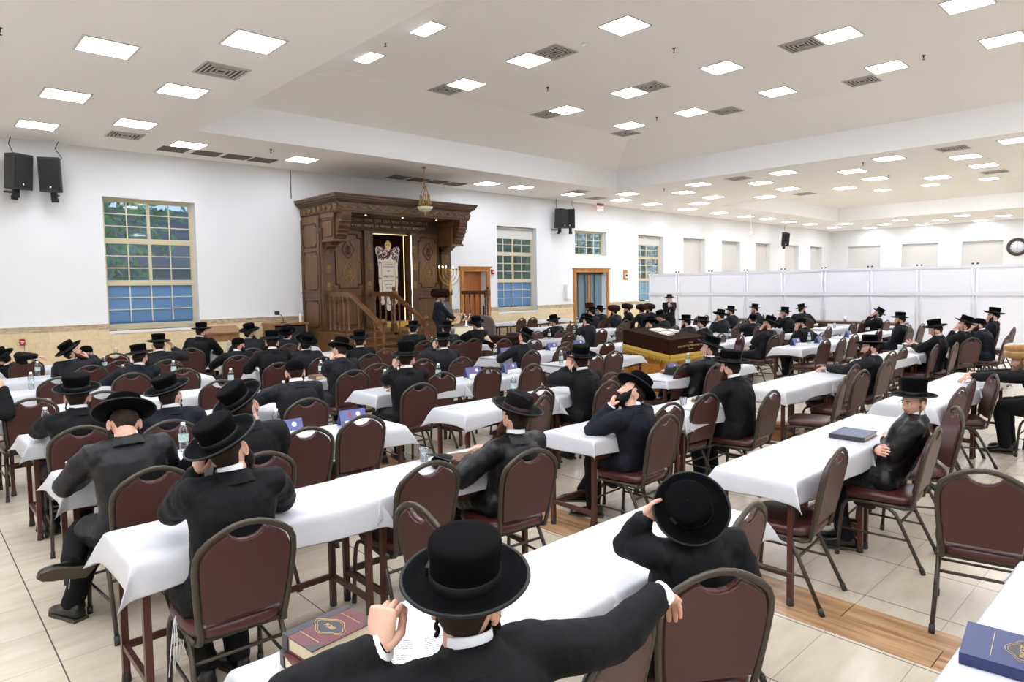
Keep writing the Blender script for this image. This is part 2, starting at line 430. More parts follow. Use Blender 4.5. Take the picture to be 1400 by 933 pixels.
class MB:
    def __init__(s):
        s.v, s.f, s.m, s.sm = [], [], [], []
    def add(s, vs, fs, mi=0, smooth=True, mtx=None):
        o = len(s.v)
        if mtx is not None:
            vs = [mtx @ V(p) for p in vs]
        s.v.extend([tuple(p) for p in vs])
        for f in fs:
            s.f.append(tuple(i + o for i in f))
            s.m.append(mi)
            s.sm.append(smooth)
        return s
    def box(s, lo, hi, mi=0, mtx=None):
        x0, y0, z0 = lo
        x1, y1, z1 = hi
        vs = [(x0, y0, z0), (x1, y0, z0), (x1, y1, z0), (x0, y1, z0), (x0, y0, z1), (x1, y0, z1), (x1, y1, z1), (x0, y1, z1)]
        return s.add(vs, [(0, 3, 2, 1), (4, 5, 6, 7), (0, 1, 5, 4), (1, 2, 6, 5), (2, 3, 7, 6), (3, 0, 4, 7)], mi, False, mtx)
    def bar(s, a, b, w, h, mi=0, up=(0, 0, 1)):
        return s.tube([a, b], (w / 2 * 1.41421, h / 2 * 1.41421), 4, mi, up=up, phase=PI / 4, smooth=False)
    def tube(s, pts, r, seg=8, mi=0, up=None, phase=0.0, smooth=True, caps=True, closed=False, round_ends=False):
        pts = [V(p) for p in pts]
        n = len(pts)
        rad = []
        for i in range(n):
            q = r[i] if isinstance(r, list) else r
            rad.append(q if isinstance(q, tuple) else (q, q))
        fr = frames(pts, up)
        if round_ends:
            P, Rr, F = [], [], []
            for k in (0.15, 0.6):
                P.append(pts[0] - fr[0][0] * rad[0][1] * (1 - k) * 0.75)
                Rr.append(tuple(q * math.sqrt(1 - (1 - k) ** 2) for q in rad[0]))
                F.append(fr[0])
            P += pts
            Rr += rad
            F += fr
            for k in (0.6, 0.15):
                P.append(pts[-1] + fr[-1][0] * rad[-1][1] * (1 - k) * 0.75)
                Rr.append(tuple(q * math.sqrt(1 - (1 - k) ** 2) for q in rad[-1]))
                F.append(fr[-1])
            pts, rad, fr, n = P, Rr, F, len(P)
        vs, fs = [], []
        for i in range(n):
            t, u, w = fr[i]
            for k in range(seg):
                a = phase + 2 * PI * k / seg
                vs.append(pts[i] + u * (rad[i][1] * math.cos(a)) + w * (rad[i][0] * math.sin(a)))
        nr = n if closed else n - 1
        for i in range(nr):
            for k in range(seg):
                a, b = i * seg + k, i * seg + (k + 1) % seg
                c, d = ((i + 1) % n) * seg + (k + 1) % seg, ((i + 1) % n) * seg + k
                fs.append((a, b, c, d))
        if caps and not closed:
            fs.append(tuple(range(seg - 1, -1, -1)))
            fs.append(tuple((n - 1) * seg + k for k in range(seg)))
        return s.add(vs, fs, mi, smooth)
    def lathe(s, prof, seg=24, mi=0, mtx=None, smooth=True, sx=1.0, sy=1.0, cap=True):
        vs, fs = [], []
        n = len(prof)
        for r, z in prof:
            for k in range(seg):
                a = 2 * PI * k / seg
                vs.append((r * sx * math.cos(a), r * sy * math.sin(a), z))
        for i in range(n - 1):
            for k in range(seg):
                fs.append((i * seg + k, i * seg + (k + 1) % seg, (i + 1) * seg + (k + 1) % seg, (i + 1) * seg + k))
        if cap:
            fs.append(tuple(range(seg - 1, -1, -1)))
            fs.append(tuple((n - 1) * seg + k for k in range(seg)))
        return s.add(vs, fs, mi, smooth, mtx)
    def ell(s, c, r, mi=0, seg=12, ring=8, mtx=None):
        pr = []
        vs = [(0, 0, -1)]
        for i in range(1, ring):
            t = -PI / 2 + PI * i / ring
            for k in range(seg):
                a = 2 * PI * k / seg
                vs.append((math.cos(t) * math.cos(a), math.cos(t) * math.sin(a), math.sin(t)))
        vs.append((0, 0, 1))
        fs = []
        for k in range(seg):
            fs.append((0, 1 + (k + 1) % seg, 1 + k))
        for i in range(ring - 2):
            for k in range(seg):
                a = 1 + i * seg
                fs.append((a + k, a + (k + 1) % seg, a + seg + (k + 1) % seg, a + seg + k))
        la = 1 + (ring - 2) * seg
        for k in range(seg):
            fs.append((la + k, la + (k + 1) % seg, len(vs) - 1))
        vs = [(c[0] + p[0] * r[0], c[1] + p[1] * r[1], c[2] + p[2] * r[2]) for p in vs]
        return s.add(vs, fs, mi, True, mtx)
    def prism(s, poly, h0, h1, mi=0, mtx=None, smooth=False):
        n = len(poly)
        vs = [(p[0], p[1], h0) for p in poly] + [(p[0], p[1], h1) for p in poly]
        fs = [tuple(range(n - 1, -1, -1)), tuple(range(n, 2 * n))]
        for i in range(n):
            fs.append((i, (i + 1) % n, n + (i + 1) % n, n + i))
        return s.add(vs, fs, mi, smooth, mtx)
    def quad(s, a, b, c, d, mi=0):
        return s.add([a, b, c, d], [(0, 1, 2, 3)], mi, False)
    def mesh(s, name, mats):
        me = bpy.data.meshes.new(name)
        me.from_pydata(s.v, [], s.f)
        for m_ in (mats if isinstance(mats, (list, tuple)) else [mats]):
            me.materials.append(M[m_] if isinstance(m_, str) else m_)
        me.polygons.foreach_set('material_index', s.m)
        me.polygons.foreach_set('use_smooth', s.sm)
        me.update()
        return me
    def build(s, name, mats, parent=None, loc=None, rz=None, bevel=0.0):
        o = bpy.data.objects.new(name, s.mesh(name, mats))
        link(o, parent)
        if loc is not None:
            o.location = loc
        if rz is not None:
            o.rotation_euler = (0, 0, rz)
        if bevel:
            bv = o.modifiers.new('bevel', 'BEVEL')
            bv.width = bevel
            bv.segments = 2
            bv.limit_method = 'ANGLE'
        return o
def at(p, n, up=(0, 0, 1)):
    """matrix with local z along n"""
    n = V(n).normalized()
    u = V(up)
    x = u.cross(n)
    if x.length < 1e-5:
        x = V((1, 0, 0))
    x.normalize()
    y = n.cross(x)
    return Matrix(((x.x, y.x, n.x, p[0]), (x.y, y.y, n.y, p[1]), (x.z, y.z, n.z, p[2]), (0, 0, 0, 1)))
def struct(mb, name, mats, parent=None, **k):
    return tag(mb.build(name, mats, parent, **k), kind='structure')
def text_mesh(body, size, depth=0.002, hebrew=True):
    """flat lettering as mesh: x right, y up, centred"""
    c = bpy.data.curves.new('lettering', 'FONT')
    c.body = body[::-1] if hebrew else body
    c.size = size
    c.align_x = 'CENTER'
    c.align_y = 'CENTER'
    c.extrude = depth / 2
    c.resolution_u = 3
    o = bpy.data.objects.new('lettering', c)
    COL.objects.link(o)
    dg = bpy.context.evaluated_depsgraph_get()
    me = bpy.data.meshes.new_from_object(o.evaluated_get(dg))
    bpy.data.objects.remove(o)
    return [tuple(v.co) for v in me.vertices], [tuple(p.vertices) for p in me.polygons]
ORD = ['first', 'second', 'third', 'fourth', 'fifth', 'sixth', 'seventh', 'eighth', 'ninth', 'tenth', 'eleventh', 'twelfth', 'thirteenth', 'fourteenth', 'fifteenth', 'sixteenth', 'seventeenth', 'eighteenth', 'nineteenth', 'twentieth']

# ------------------------------------------------------------------ the hall
WY, CZ, XL, XR, YB = 16.4, 4.98, -3.0, 42.1, -8.0
TH = 0.34
def sheet_with_holes(mb, u0, u1, v0, v1, holes, put, mi=0, depth=0.0, flip=False):
    """flat rectangle minus rectangular holes; put(u, v, d) -> point; reveals of given depth round each hole"""
    us = sorted(set([u0, u1] + [h[0] for h in holes] + [h[1] for h in holes]))
    vs = sorted(set([v0, v1] + [h[2] for h in holes] + [h[3] for h in holes]))
    for i in range(len(us) - 1):
        for j in range(len(vs) - 1):
            cu, cv = (us[i] + us[i + 1]) / 2, (vs[j] + vs[j + 1]) / 2
            if any(h[0] < cu < h[1] and h[2] < cv < h[3] for h in holes):
                continue
            q = [put(us[i], vs[j], 0), put(us[i + 1], vs[j], 0), put(us[i + 1], vs[j + 1], 0), put(us[i], vs[j + 1], 0)]
            mb.quad(*(q[::-1] if flip else q), mi)
    if depth:
        for a, b, c, d in holes:
            for (p, q) in (((a, c), (b, c)), ((b, c), (b, d)), ((b, d), (a, d)), ((a, d), (a, c))):
                if p[1] == q[1] == v0:
                    continue
                mb.quad(put(p[0], p[1], 0), put(p[0], p[1], depth), put(q[0], q[1], depth), put(q[0], q[1], 0), mi)

WIN = [(3.39, 5.265, 1.08, 3.965), (14.68, 16.54, 1.08, 3.93), (18.555, 20.41, 3.04, 3.955), (22.46, 24.25, 1.08, 3.95),
       (25.8, 27.6, 1.08, 3.97), (29.12, 30.88, 1.08, 3.95), (32.47, 34.09, 1.08, 3.96), (35.8, 37.55, 1.08, 3.97), (39.1, 40.76, 1.08, 3.985)]
DOORS = [(13.23, 14.20, 0.0, 2.42), (18.585, 20.385, 0.0, 2.41)]
mb = MB()
sheet_with_holes(mb, XL, XR, 0, CZ, WIN + DOORS, lambda u, v, d: (u, WY + d, v), 0, TH)
sheet_with_holes(mb, XL - .4, XR + .4, -0.4, CZ + 1.5, WIN + DOORS, lambda u, v, d: (u, WY + TH + d, v), 0, 0, True)
struct(mb, 'wall_front', ['wall'])
FW = [(15.45, 13.63, 1.2, 4.0), (12.52, 10.72, 1.2, 3.99), (9.6, 7.8, 1.2, 3.97), (4.6, 2.8, 1.2, 3.97)]
FW = [(min(a, b), max(a, b), c, d) for a, b, c, d in FW]
mb = MB()
sheet_with_holes(mb, YB, WY, 0, CZ, FW, lambda u, v, d: (XR + d, u, v), 0, TH, True)
struct(mb, 'wall_right', ['wall'])
struct(MB().quad((XL, YB, 0), (XL, WY, 0), (XL, WY, CZ), (XL, YB, CZ)), 'wall_left', ['wall'])
struct(MB().quad((XL, YB, 0), (XL, YB, CZ), (XR, YB, CZ), (XR, YB, 0)), 'wall_back', ['wall'])
struct(MB().quad((XL, YB, 0), (XR, YB, 0), (XR, WY + TH, 0), (XL, WY + TH, 0)), 'floor', ['floor'])

# ceiling with two raised trays: upright fascia in a lit tone, sloping cove, flat upper field
TRAYS = [(4.445, 17.35, -6.0, 13.51), (24.0, 35.5, -6.0, 13.5)]
Z1, Z2, SL = 5.63, 6.06, 1.95
mb = MB()
sheet_with_holes(mb, XL, XR, YB, WY, TRAYS, lambda u, v, d: (u, v, CZ), 0, 0, True)
for a, b, c, d in TRAYS:
    lo = [(a, c), (b, c), (b, d), (a, d)]
    hi = [(a + SL, c + SL), (b - SL, c + SL), (b - SL, d - SL), (a + SL, d - SL)]
    for k in range(4):
        p, q, r, s_ = lo[k], lo[(k + 1) % 4], hi[(k + 1) % 4], hi[k]
        mb.quad((*p, CZ), (*p, Z1), (*q, Z1), (*q, CZ), 1)
        mb.quad((*p, Z1), (*s_, Z2), (*r, Z2), (*q, Z1), 0)
    mb.quad((*hi[0], Z2), (*hi[3], Z2), (*hi[2], Z2), (*hi[1], Z2), 0)
struct(mb, 'ceiling', ['ceil', 'fascia'])

# wall tiling to chest height with a mosaic border
def spans(x0, x1, cuts):
    out, cur = [], x0
    for a, b in sorted(cuts):
        if a > cur:
            out.append((cur, min(a, x1)))
        cur = max(cur, b)
    if cur < x1:
        out.append((cur, x1))
    return out
mb = MB()
for a, b in spans(XL, 21.0, [(d[0] - .16, d[1] + .16) for d in DOORS]):
    mb.box((a, WY - 0.025, 0), (b, WY, 1.0))
for a, b in spans(XL, 21.0, [(d[0] - .16, d[1] + .16) for d in DOORS] + [(w[0], w[1]) for w in WIN[:2]]):
    mb.box((a, WY - 0.025, 1.0), (b, WY, 1.117))
mb.box((21.0, WY - 0.025, 0), (25.5, WY, 1.0))
struct(mb, 'trim_1', ['wains'])
mb = MB()
for a, b in spans(XL, 25.5, [(d[0] - .16, d[1] + .16) for d in DOORS] + [(w[0] - .005, w[1] + .005) for w in WIN[:2] + WIN[3:4]]):
    mb.box((a, WY - 0.03, 1.117), (b, WY, 1.235))
    mb.box((a, WY - 0.045, 1.235), (b, WY, 1.255), 1)
struct(mb, 'trim_2', ['mosaic', 'sill'])

def window(n, x0, x1, z0, z1, kind):
    w = bpy.data.objects.new('window_%d' % n, None)
    w.location = (0, 0, 0)
    link(w)
    tag(w, kind='structure')
    y = WY + TH - 0.10
    if z0 < 2:
        s = MB()
        s.box((x0 + .002, WY - 0.03, z0 - 0.06), (x1 - .002, WY + TH, z0 - 0.0))
        s.build('window_sill', ['sill'], w)
    if kind == 'blank':
        MB().box((x0, y, z0), (x1, y + .02, z1 - 0.06)).build('roller_shade', ['shade'], w)
        MB().tube([(x0, y, z1 - 0.05), (x1, y, z1 - 0.05)], 0.035, 10).build('shade_roll', ['shade'], w)
        return
    f, g, mu, fl = MB(), MB(), MB(), MB()
    fw = 0.07
    t = (z1 - z0 - .12) / 3
    secs = [(z0 + .12 + t * 2, z1 - .0), (z0 + .12 + t, z0 + .12 + t * 2), (z0 + .12, z0 + .12 + t)] if z0 < 2 else [(z0, z1)]
    f.box((x0, y - .02, z0), (x0 + fw, y + .06, z1))
    f.box((x1 - fw, y - .02, z0), (x1, y + .06, z1))
    f.box((x0 + fw, y - .02, z1 - fw), (x1 - fw, y + .06, z1))
    f.box((x0 + fw, y - .02, z0), (x1 - fw, y + .06, z0 + (.13 if z0 < 2 else fw)))
    if z0 < 2:
        for zc in (secs[0][0], secs[1][0]):
            f.box((x0 + fw, y - .03, zc - .06), (x1 - fw, y + .06, zc + .06))
    xm = (x0 + x1) / 2
    for i, (a, b) in enumerate(secs):
        blue = z0 < 2 and i == 2
        aa, bb = a + .06, b - .06
        if not blue and z0 < 2:
            f.box((xm - .03, y - .015, aa), (xm + .03, y + .05, bb))
        cols = [x0 + fw + (x1 - x0 - 2 * fw) * k / 4 for k in ((1, 2, 3) if (blue or z0 > 2) else (1, 3))]
        for c in cols:
            mu.box((c - .011, y - .004, aa), (c + .011, y + .022, bb))
        for k in (1, 2):
            zz = aa + (bb - aa) * k / 3
            mu.box((x0 + fw, y - .003, zz - .010), (x1 - fw, y + .020, zz + .010))
        (fl if blue else g).box((x0 + fw, y + .024, aa), (x1 - fw, y + .030, bb))
    f.build('window_frame', ['wframe'], w)
    mu.build('muntins', ['muntin'], w)
    g.build('glass_pane', ['glass'], w)
    if z0 < 2:
        fl.build('filmed_pane', ['film' if n < 4 else 'filmteal'], w)
    if kind == 'roll':
        MB().box((x0 + .01, y - .05, z1 - .40), (x1 - .01, y - .035, z1 - .02)).build('roller_shade', ['shade'], w)
        MB().tube([(x0 + .02, y - .07, z1 - .05), (x1 - .02, y - .07, z1 - .05)], 0.04, 10).build('shade_roll', ['shade'], w)
for i, w_ in enumerate(WIN):
    window(i + 1, *w_, 'plain' if i in (0, 2) else ('roll' if i in (1, 3) else 'blank'))
for i, (a, b, c, d) in enumerate(FW):
    w = bpy.data.objects.new('window_%d' % (len(WIN) + i + 1), None)
    link(w)
    tag(w, kind='structure')
    MB().box((XR + .14, a, c), (XR + .16, b, d - .06)).build('roller_shade', ['shade'], w)
    MB().tube([(XR + .14, a, d - .05), (XR + .14, b, d - .05)], 0.035, 10).build('shade_roll', ['shade'], w)

def door(n, x0, x1, z1, kind):
    r = bpy.data.objects.new('door_%d' % n, None)
    link(r)
    tag(r, kind='structure')
    c = MB()
    for a, b in ((x0 - .14, x0), (x1, x1 + .14)):
        c.box((a, WY - .035, 0), (b, WY, z1))
        c.box((a + .03, WY - .05, 0), (b - .03, WY - .035, z1))
    c.box((x0 - .14, WY - .035, z1), (x1 + .14, WY, z1 + .12))
    c.box((x0 - .17, WY - .06, z1 + .10), (x1 + .17, WY, z1 + .13))
    c.box((x0 - .19, WY - .08, z1 + .13), (x1 + .19, WY, z1 + .155))
    c.build('door_casing', ['oak'], r)
    if kind == 'wood':
        d = MB()
        d.box((x0, WY + TH - .06, 0), (x1, WY + TH - .02, z1))
        d.build('door_leaf', ['doorwood'], r)
        MB().box((x1 - .012, WY + .12, .95), (x1 - .002, WY + .17, 1.3)).build('strike_plate', ['black'], r)
        h = MB()
        h.tube([(x0 + .10, WY + TH - .06, 1.0), (x0 + .10, WY + TH - .12, 1.0), (x0 + .22, WY + TH - .12, 1.0)], .012, 8)
        h.build('door_handle', ['chrome'], r)
    else:
        p, s = MB(), MB()
        n_ = 12
        wd = (x1 - x0 - .1) / n_
        for k in range(n_):
            xa = x0 + .05 + wd * k
            ya, yb = (WY + .20, WY + .26) if k % 2 == 0 else (WY + .26, WY + .20)
            p.add([(xa, ya, .02), (xa + wd, yb, .02), (xa + wd, yb, z1 - .08), (xa, ya, z1 - .08), (xa, ya + .012, .02), (xa + wd, yb + .012, .02), (xa + wd, yb + .012, z1 - .08), (xa, ya + .012, z1 - .08)],
                  [(0, 1, 2, 3), (5, 4, 7, 6), (3, 2, 6, 7), (0, 4, 5, 1)], 0, False)
            if k in (2, 5, 7, 9):
                s.box((xa - .02, WY + .185, .02), (xa + .02, WY + .2, z1 - .08))
        p.build('folding_panels', ['curtainblue'], r)
        s.build('panel_stiles', ['arkdark'], r)
        MB().box((x0 + .01, WY + .17, z1 - .08), (x1 - .01, WY + .30, z1 - .005)).build('head_track', ['arkdark'], r)
        MB().box((x0 + .9, WY + .16, .02), (x0 + .98, WY + .19, z1 - .1)).build('centre_post', ['oak'], r)
door(1, *DOORS[0][:2], DOORS[0][3], 'wood')
door(2, *DOORS[1][:2], DOORS[1][3], 'fold')

# ------------------------------------------------------------------ ceiling fixtures
LOW = [(2.13,9.63),(3.42,8.26),(2.13,12.34),(3.41,10.95),(2.10,14.84),(3.41,13.62),(4.71,14.89),(7.23,14.91),(18.35,5.79),(18.32,8.46),(19.64,7.12),(21.60,7.17),(19.62,9.76),(21.57,9.80),(22.95,8.54),(18.34,11.13),(19.54,12.40),(21.46,12.44),(22.92,11.21),(18.29,13.79),(19.43,14.94),(21.36,14.97),(22.67,13.72),(24.04,15.09),(26.43,15.03),(28.94,15.09),(30.84,14.96),(19.64,4.46),(21.54,4.47),(22.91,5.89),(18.26,3.20),(14.39,14.92),(16.86,14.98),(13.09,15.01),(41.22,13.91),(39.35,12.55),(37.41,11.22),(41.35,11.29),(39.28,9.92),(37.53,8.59),(41.42,8.65),(39.38,7.28),(33.41,15.09),(35.80,15.03),(38.98,15.03),(37.28,13.82)]
LOW += [(19.62, 1.84), (21.54, 1.84), (22.9, 3.2), (0.8, 8.26), (0.8, 10.95), (2.13, 6.95), (3.42, 5.6), (2.13, 4.3), (3.42, 2.95), (0.8, 5.6), (2.13, 1.65), (0.8, 2.95), (3.42, 0.3), (0.8, 0.3), (2.13, -1.0), (-0.6, -1.0), (-0.6, 1.65), (-0.6, 4.3), (-0.6, 6.95), (-1.9, 0.3), (-1.9, 3.0), (-1.9, 5.6), (-1.9, 8.3), (-1.9, 11), (-1.9, -2.4), (0.8, -2.4), (3.42, -2.4), (-.6, -3.7), (2.13, -3.7), (.8, -5), (3.42, -5), (-1.9, -5), (6, -7), (10, -7), (13, -7), (16, -7), (18.3, 0.5), (21.5, -0.8), (23, 0.5), (18.3, -3), (39.4, 4.6), (37.5, 5.9), (41.4, 5.9), (39.4, 2), (37.5, 0)]  # out-of-view panels continuing the grid, added to light the foreground and near ceiling
UP = [(6.36,8.83),(6.33,10.6),(8.78,6.67),(8.76,8.83),(8.8,10.7),(11.85,8.87),(11.86,10.72),(14.25,10.68),(11.87,6.71),(14.33,8.9),(11.85,4.55),(14.28,6.74),(14.29,4.58),(11.97,2.75),(14.27,2.73)]
UP += [(6.36, 6.67), (6.36, 4.55), (8.78, 4.55), (6.36, 2.7), (8.78, 2.7), (6.4, .6), (8.8, .6), (11.9, .6), (14.3, .6), (6.4, -1.4), (8.8, -1.4), (11.9, -1.4), (14.3, -1.4), (6.4, -3.4), (8.8, -3.4), (11.9, -3.4), (14.3, -3.4)]  # more unseen tray panels, added to brighten the hall near the camera
UP2 = [(x, y) for x in (26.5, 29.0, 31.8, 33.2) for y in (10.7, 8.8, 6.7, 4.5, 2.5, 0)]
def light_proto():
    t = thing('ceiling_light', 'square lit ceiling panel', 'ceiling light')
    f = MB()
    h = 0.315
    for a, b in (((-h, -h), (h, -h + .03)), ((-h, h - .03), (h, h)), ((-h, -h + .03), (-h + .03, h - .03)), ((h - .03, -h + .03), (h, h - .03))):
        f.box((*a, -.014), (*b, -.001))
    f.build('light_frame', ['tframe'], t)
    MB().box((-h + .03, -h + .03, -.010), (h - .03, h - .03, -.002)).build('diffuser', ['panel'], t)
    return t
LP = light_proto()
first = [True]
def put_lights(pts, z, where):
    rows = {}
    for p in pts:
        rows.setdefault(round(p[1] / 1.32), []).append(p)
    for ri, key in enumerate(sorted(rows, reverse=True)):
        for ci, p in enumerate(sorted(rows[key])):
            o = LP if first[0] else copy_tree(LP)
            first[0] = False
            o.location = (p[0], p[1], z)
            tag(o, 'ceiling light panel, %s, %s row from ark wall, %s from left' % (where, ORD[ri], ORD[ci]), 'ceiling light', 'square ceiling light panels')
put_lights([p for p in LOW if p[0] < 8], CZ, 'left of tray')
put_lights([p for p in LOW if 8 <= p[0] < 30], CZ, 'right of near tray')
put_lights([p for p in LOW if p[0] >= 30], CZ, 'near far wall')
put_lights(UP, Z2, 'inside near tray')
put_lights(UP2, Z2, 'inside far tray')

def vent_proto():
    t = thing('ceiling_vent', 'square vent', 'air vent')
    f = MB()
    h = .30
    for k in range(5):
        a, b = h - .058 * k, h - .058 * k - (.03 if k == 0 else .016)
        z0, z1 = -.012 - .004 * (k % 2), -.002
        for (x0, y0, x1, y1) in ((-a, -a, a, -b), (-a, b, a, a), (-a, -b, -b, b), (b, -b, a, b)):
            f.box((x0, y0, z0), (x1, y1, z1), 0)
    f.build('louvers', ['vent'], t)
    MB().box((-h + .01, -h + .01, -.003), (h - .01, h - .01, -.001)).build('throat', ['ventdark'], t)
    return t
VP = vent_proto()
VL = [(3.52,9.63,CZ),(3.50,14.75,CZ),(16.54,14.47,CZ),(18.31,15.17,CZ),(18.28,9.77,CZ),(23.29,9.99,CZ),(18.21,4.38,CZ),(23.11,4.53,CZ),(8.82,8.23,Z2),(11.85,8.32,Z2),(11.83,5.16,Z2),(14.88,5.23,Z2),(14.89,8.28,Z2),(8.73,11.25,Z2),(11.80,11.3,Z2),(14.9,11.3,Z2)]
VLAB = ['left lower ceiling above the seats', 'by the wall above the loudspeakers', 'near the exit sign, nearer one', 'just beyond the exit sign', 'mid lower ceiling right of tray', 'between the two ceiling trays', 'lower ceiling at right frame edge', 'lower ceiling near the far tray', 'tray, left column middle', 'tray, middle column, second row', 'tray, middle column, front row', 'tray, right column, front row', 'tray, right column, second row', 'tray, left column by the ark side', 'tray, middle column, rear row', 'tray, right column, rear row']
for i, p in enumerate(VL):
    o = VP if i == 0 else copy_tree(VP)
    o.location = p
    tag(o, 'square slatted air vent in ceiling, ' + VLAB[i], 'air vent', 'square ceiling vents')
RG = [(4.604, 15.56), (5.298, 15.56), (5.95, 15.56), (6.56, 15.56), (10.423, 15.68), (11.088, 15.68), (11.75, 15.68), (12.40, 15.68)]
for i, (x, y) in enumerate(RG):
    m_ = MB()
    m_.box((x - .27, y - .26, CZ - .012), (x + .27, y + .26, CZ - .001), 0)
    for k in range(9):
        m_.box((x - .25, y - .235 + .052 * k, CZ - .018), (x + .25, y - .215 + .052 * k, CZ - .011), 0)
    o = m_.build('return_grille', ['ventgrey'])
    tag(o, 'dark grey ceiling return grille, %s from left of four %s the ark' % (ORD[i % 4], 'left of' if i < 4 else 'above'), 'air vent', 'dark return grilles in the ceiling')
SPR = [(6.28,9.74,Z2),(10.22,9.75,Z2),(14.1,9.73,Z2),(10.26,6.72,Z2),(14.1,3.9,Z2),(6.20,14.25,CZ),(1.07,9.71,CZ),(18.27,12.33,CZ),(18.43,6.42,CZ),(21.32,6.72,CZ)]
SLAB = ['tray, left end', 'tray, middle rear', 'tray, right rear', 'tray, centre front', 'tray, right front', 'left of the ark above the wall', 'at the left frame edge', 'right of the exit sign', 'lower ceiling right side', 'right of tray among the panels']
for i, p in enumerate(SPR):
    m_ = MB()
    m_.lathe([(.03, 0), (.03, -.006), (.012, -.012), (.012, -.05), (.005, -.055), (.005, -.075), (.022, -.078), (.022, -.082), (.004, -.084)], 12, 0, Matrix.Translation(p))
    tag(m_.build('sprinkler_head', ['vent' if False else 'black']), 'small ceiling sprinkler head, ' + SLAB[i], 'sprinkler', 'ceiling sprinklers')
o = MB().lathe([(.06, 0), (.06, -.03), (.045, -.045), (.0, -.048)], 18, 0, Matrix.Translation((8.9, 7.6, Z2))).build('smoke_detector', ['whitep'])
tag(o, 'white round smoke detector on the tray ceiling', 'smoke detector')

# ------------------------------------------------------------------ things on the ark wall
def speaker(loc, rz, tilt, label, mount='bottom'):
    t = thing('wall_speaker', label, 'loudspeaker', loc, rz, 'black wall loudspeakers')
    b = MB()
    w, h, d = .195, .34, .18
    poly = [(-w, -d), (w, -d), (w * .96, -d + .02), (w * .62, d), (-w * .62, d), (-w * .96, -d + .02)]
    mt = Matrix.Rotation(tilt, 4, 'X')
    b.prism(poly, -h, h, 0, mt)
    b.build('cabinet', ['black'], t, bevel=.02)
    g = MB()
    g.box((-w + .03, -d - .012, -h + .05), (w - .03, -d - .001, h - .04), 0, mt)
    g.build('grille', ['blackmat'], t, bevel=.008)
    MB().lathe([(.022, 0), (.022, .004), (.0, .005)], 14, 0, mt @ at((0, -d - .012, -h + .10), (0, -1, 0))).build('badge', ['chrome'], t)
    k = MB()
    k.box((-.05, -.02, -h - .16), (.05, .06, -h - .0), 0, mt)
    k.box((-.06, .04, -h - .20), (.06, .07, -h - .12), 0, mt)
    k.tube([(0, .04, -h - .06), (0, WY - loc[1] if abs(rz) < 1.3 else .35, -h - .02)], .02, 8)
    k.build('bracket', ['black'], t)
    c = MB()
    c.tube([(.05, d * .9, h - .1), (.12, d + .06, h + .05), (.02, d + .03, h + .22), (.10, d + .05, h + .42)], .008, 6)
    c.build('cable', ['blackmat'], t)
    return t
speaker((1.90, 16.03, 4.28), .50, .10, 'left one of two black loudspeakers high on the left wall')
speaker((2.47, 16.03, 4.27), -.40, .10, 'right one of two black loudspeakers high on the left wall')
speaker((17.36, 16.0, 4.28), .15, .06, 'left one of two black loudspeakers right of the shaded window')
speaker((17.86, 16.0, 4.30), -.95, .06, 'right one of two black loudspeakers right of the shaded window')
speaker((34.6, 15.85, 4.2), -.85, .28, 'single black loudspeaker far right between blank windows')

t = thing('exit_sign', 'red glowing exit sign hanging at the wall top', 'exit sign', (19.67, 16.1, 4.82))
MB().box((-.17, -.03, .08), (.17, .03, .155)).build('housing', ['ventgrey'], t)
MB().tube([(0, 0, .1), (0, 0, .158)], .03, 8).build('canopy', ['ventgrey'], t)
MB().box((-.16, -.006, -.10), (.16, .006, .08)).build('sign_panel', ['glass'], t)
vs, fs = text_mesh('EXIT', .17, .006, False)
b = MB()
b.add(vs, fs, 0, False, Matrix.Translation((0, -.012, -.01)) @ Matrix.Rotation(PI / 2, 4, 'X'))
b.build('letters', ['redlit'], t)

t = thing('fire_pull_station', 'red fire alarm pull station on left wall tiles', 'fire alarm', (1.86, WY - .03, .945))
MB().box((-.045, -.05, -.065), (.045, 0, .065)).build('housing', ['red'], t, bevel=.006)
MB().box((-.03, -.062, .0), (.03, -.05, .018)).prism([(-.022, -.012), (.022, -.012), (0, -.035)], -.0, .012, 0, at((0, -.05, 0), (0, -1, 0))).build('pull_bar', ['whitep'], t)
MB().tube([(.03, -.01, -.065), (.035, -.008, -.3)], .005, 6).build('conduit', ['ventgrey'], t)
t = thing('fire_strobe', 'small red fire strobe between wood door and window', 'fire alarm', (14.46, WY, 2.40))
MB().box((-.06, -.05, -.08), (.06, 0, .08)).build('housing', ['red'], t, bevel=.006)
MB().box((-.03, -.065, -.03), (.03, -.05, .03)).build('lens', ['crystal'], t)
t = thing('wall_thermostat', 'small white box on a wooden plaque right of folding door', 'wall box', (21.59, WY, 2.31))  # thermostat box with a dark display
MB().box((-.14, -.02, -.20), (.14, 0, .20)).build('plaque', ['oak'], t, bevel=.01)
MB().box((-.07, -.06, -.12), (.10, -.02, .06)).build('box', ['whitep'], t, bevel=.01)
MB().box((-.05, -.066, -.06), (.06, -.06, .02)).build('screen', ['black'], t)
t = thing('towel_dispenser', 'white dispenser box on wall left of folding door', 'dispenser', (18.1, WY, 1.69))
MB().box((-.16, -.16, -.26), (.10, 0, .26)).build('cabinet', ['whitep'], t, bevel=.01)
MB().box((.10, -.14, .04), (.12, -.02, .22)).box((.10, -.14, -.22), (.12, -.02, -.06)).build('side_windows', ['black'], t)
t = thing('wall_clock', 'large round wall clock with dark rim on far wall', 'clock', (XR, 7.2, 3.56))
R_ = Matrix.Rotation(-PI / 2, 4, 'Y')
MB().lathe([(.29, .0), (.44, .0), (.46, .03), (.42, .07), (.33, .06), (.30, .03)], 40, 0, R_, cap=False).build('rim', ['clockrim'], t)
MB().lathe([(.0, .02), (.32, .02), (.32, .03), (0, .03)], 40, 0, R_, cap=False).build('face', ['clockface'], t)
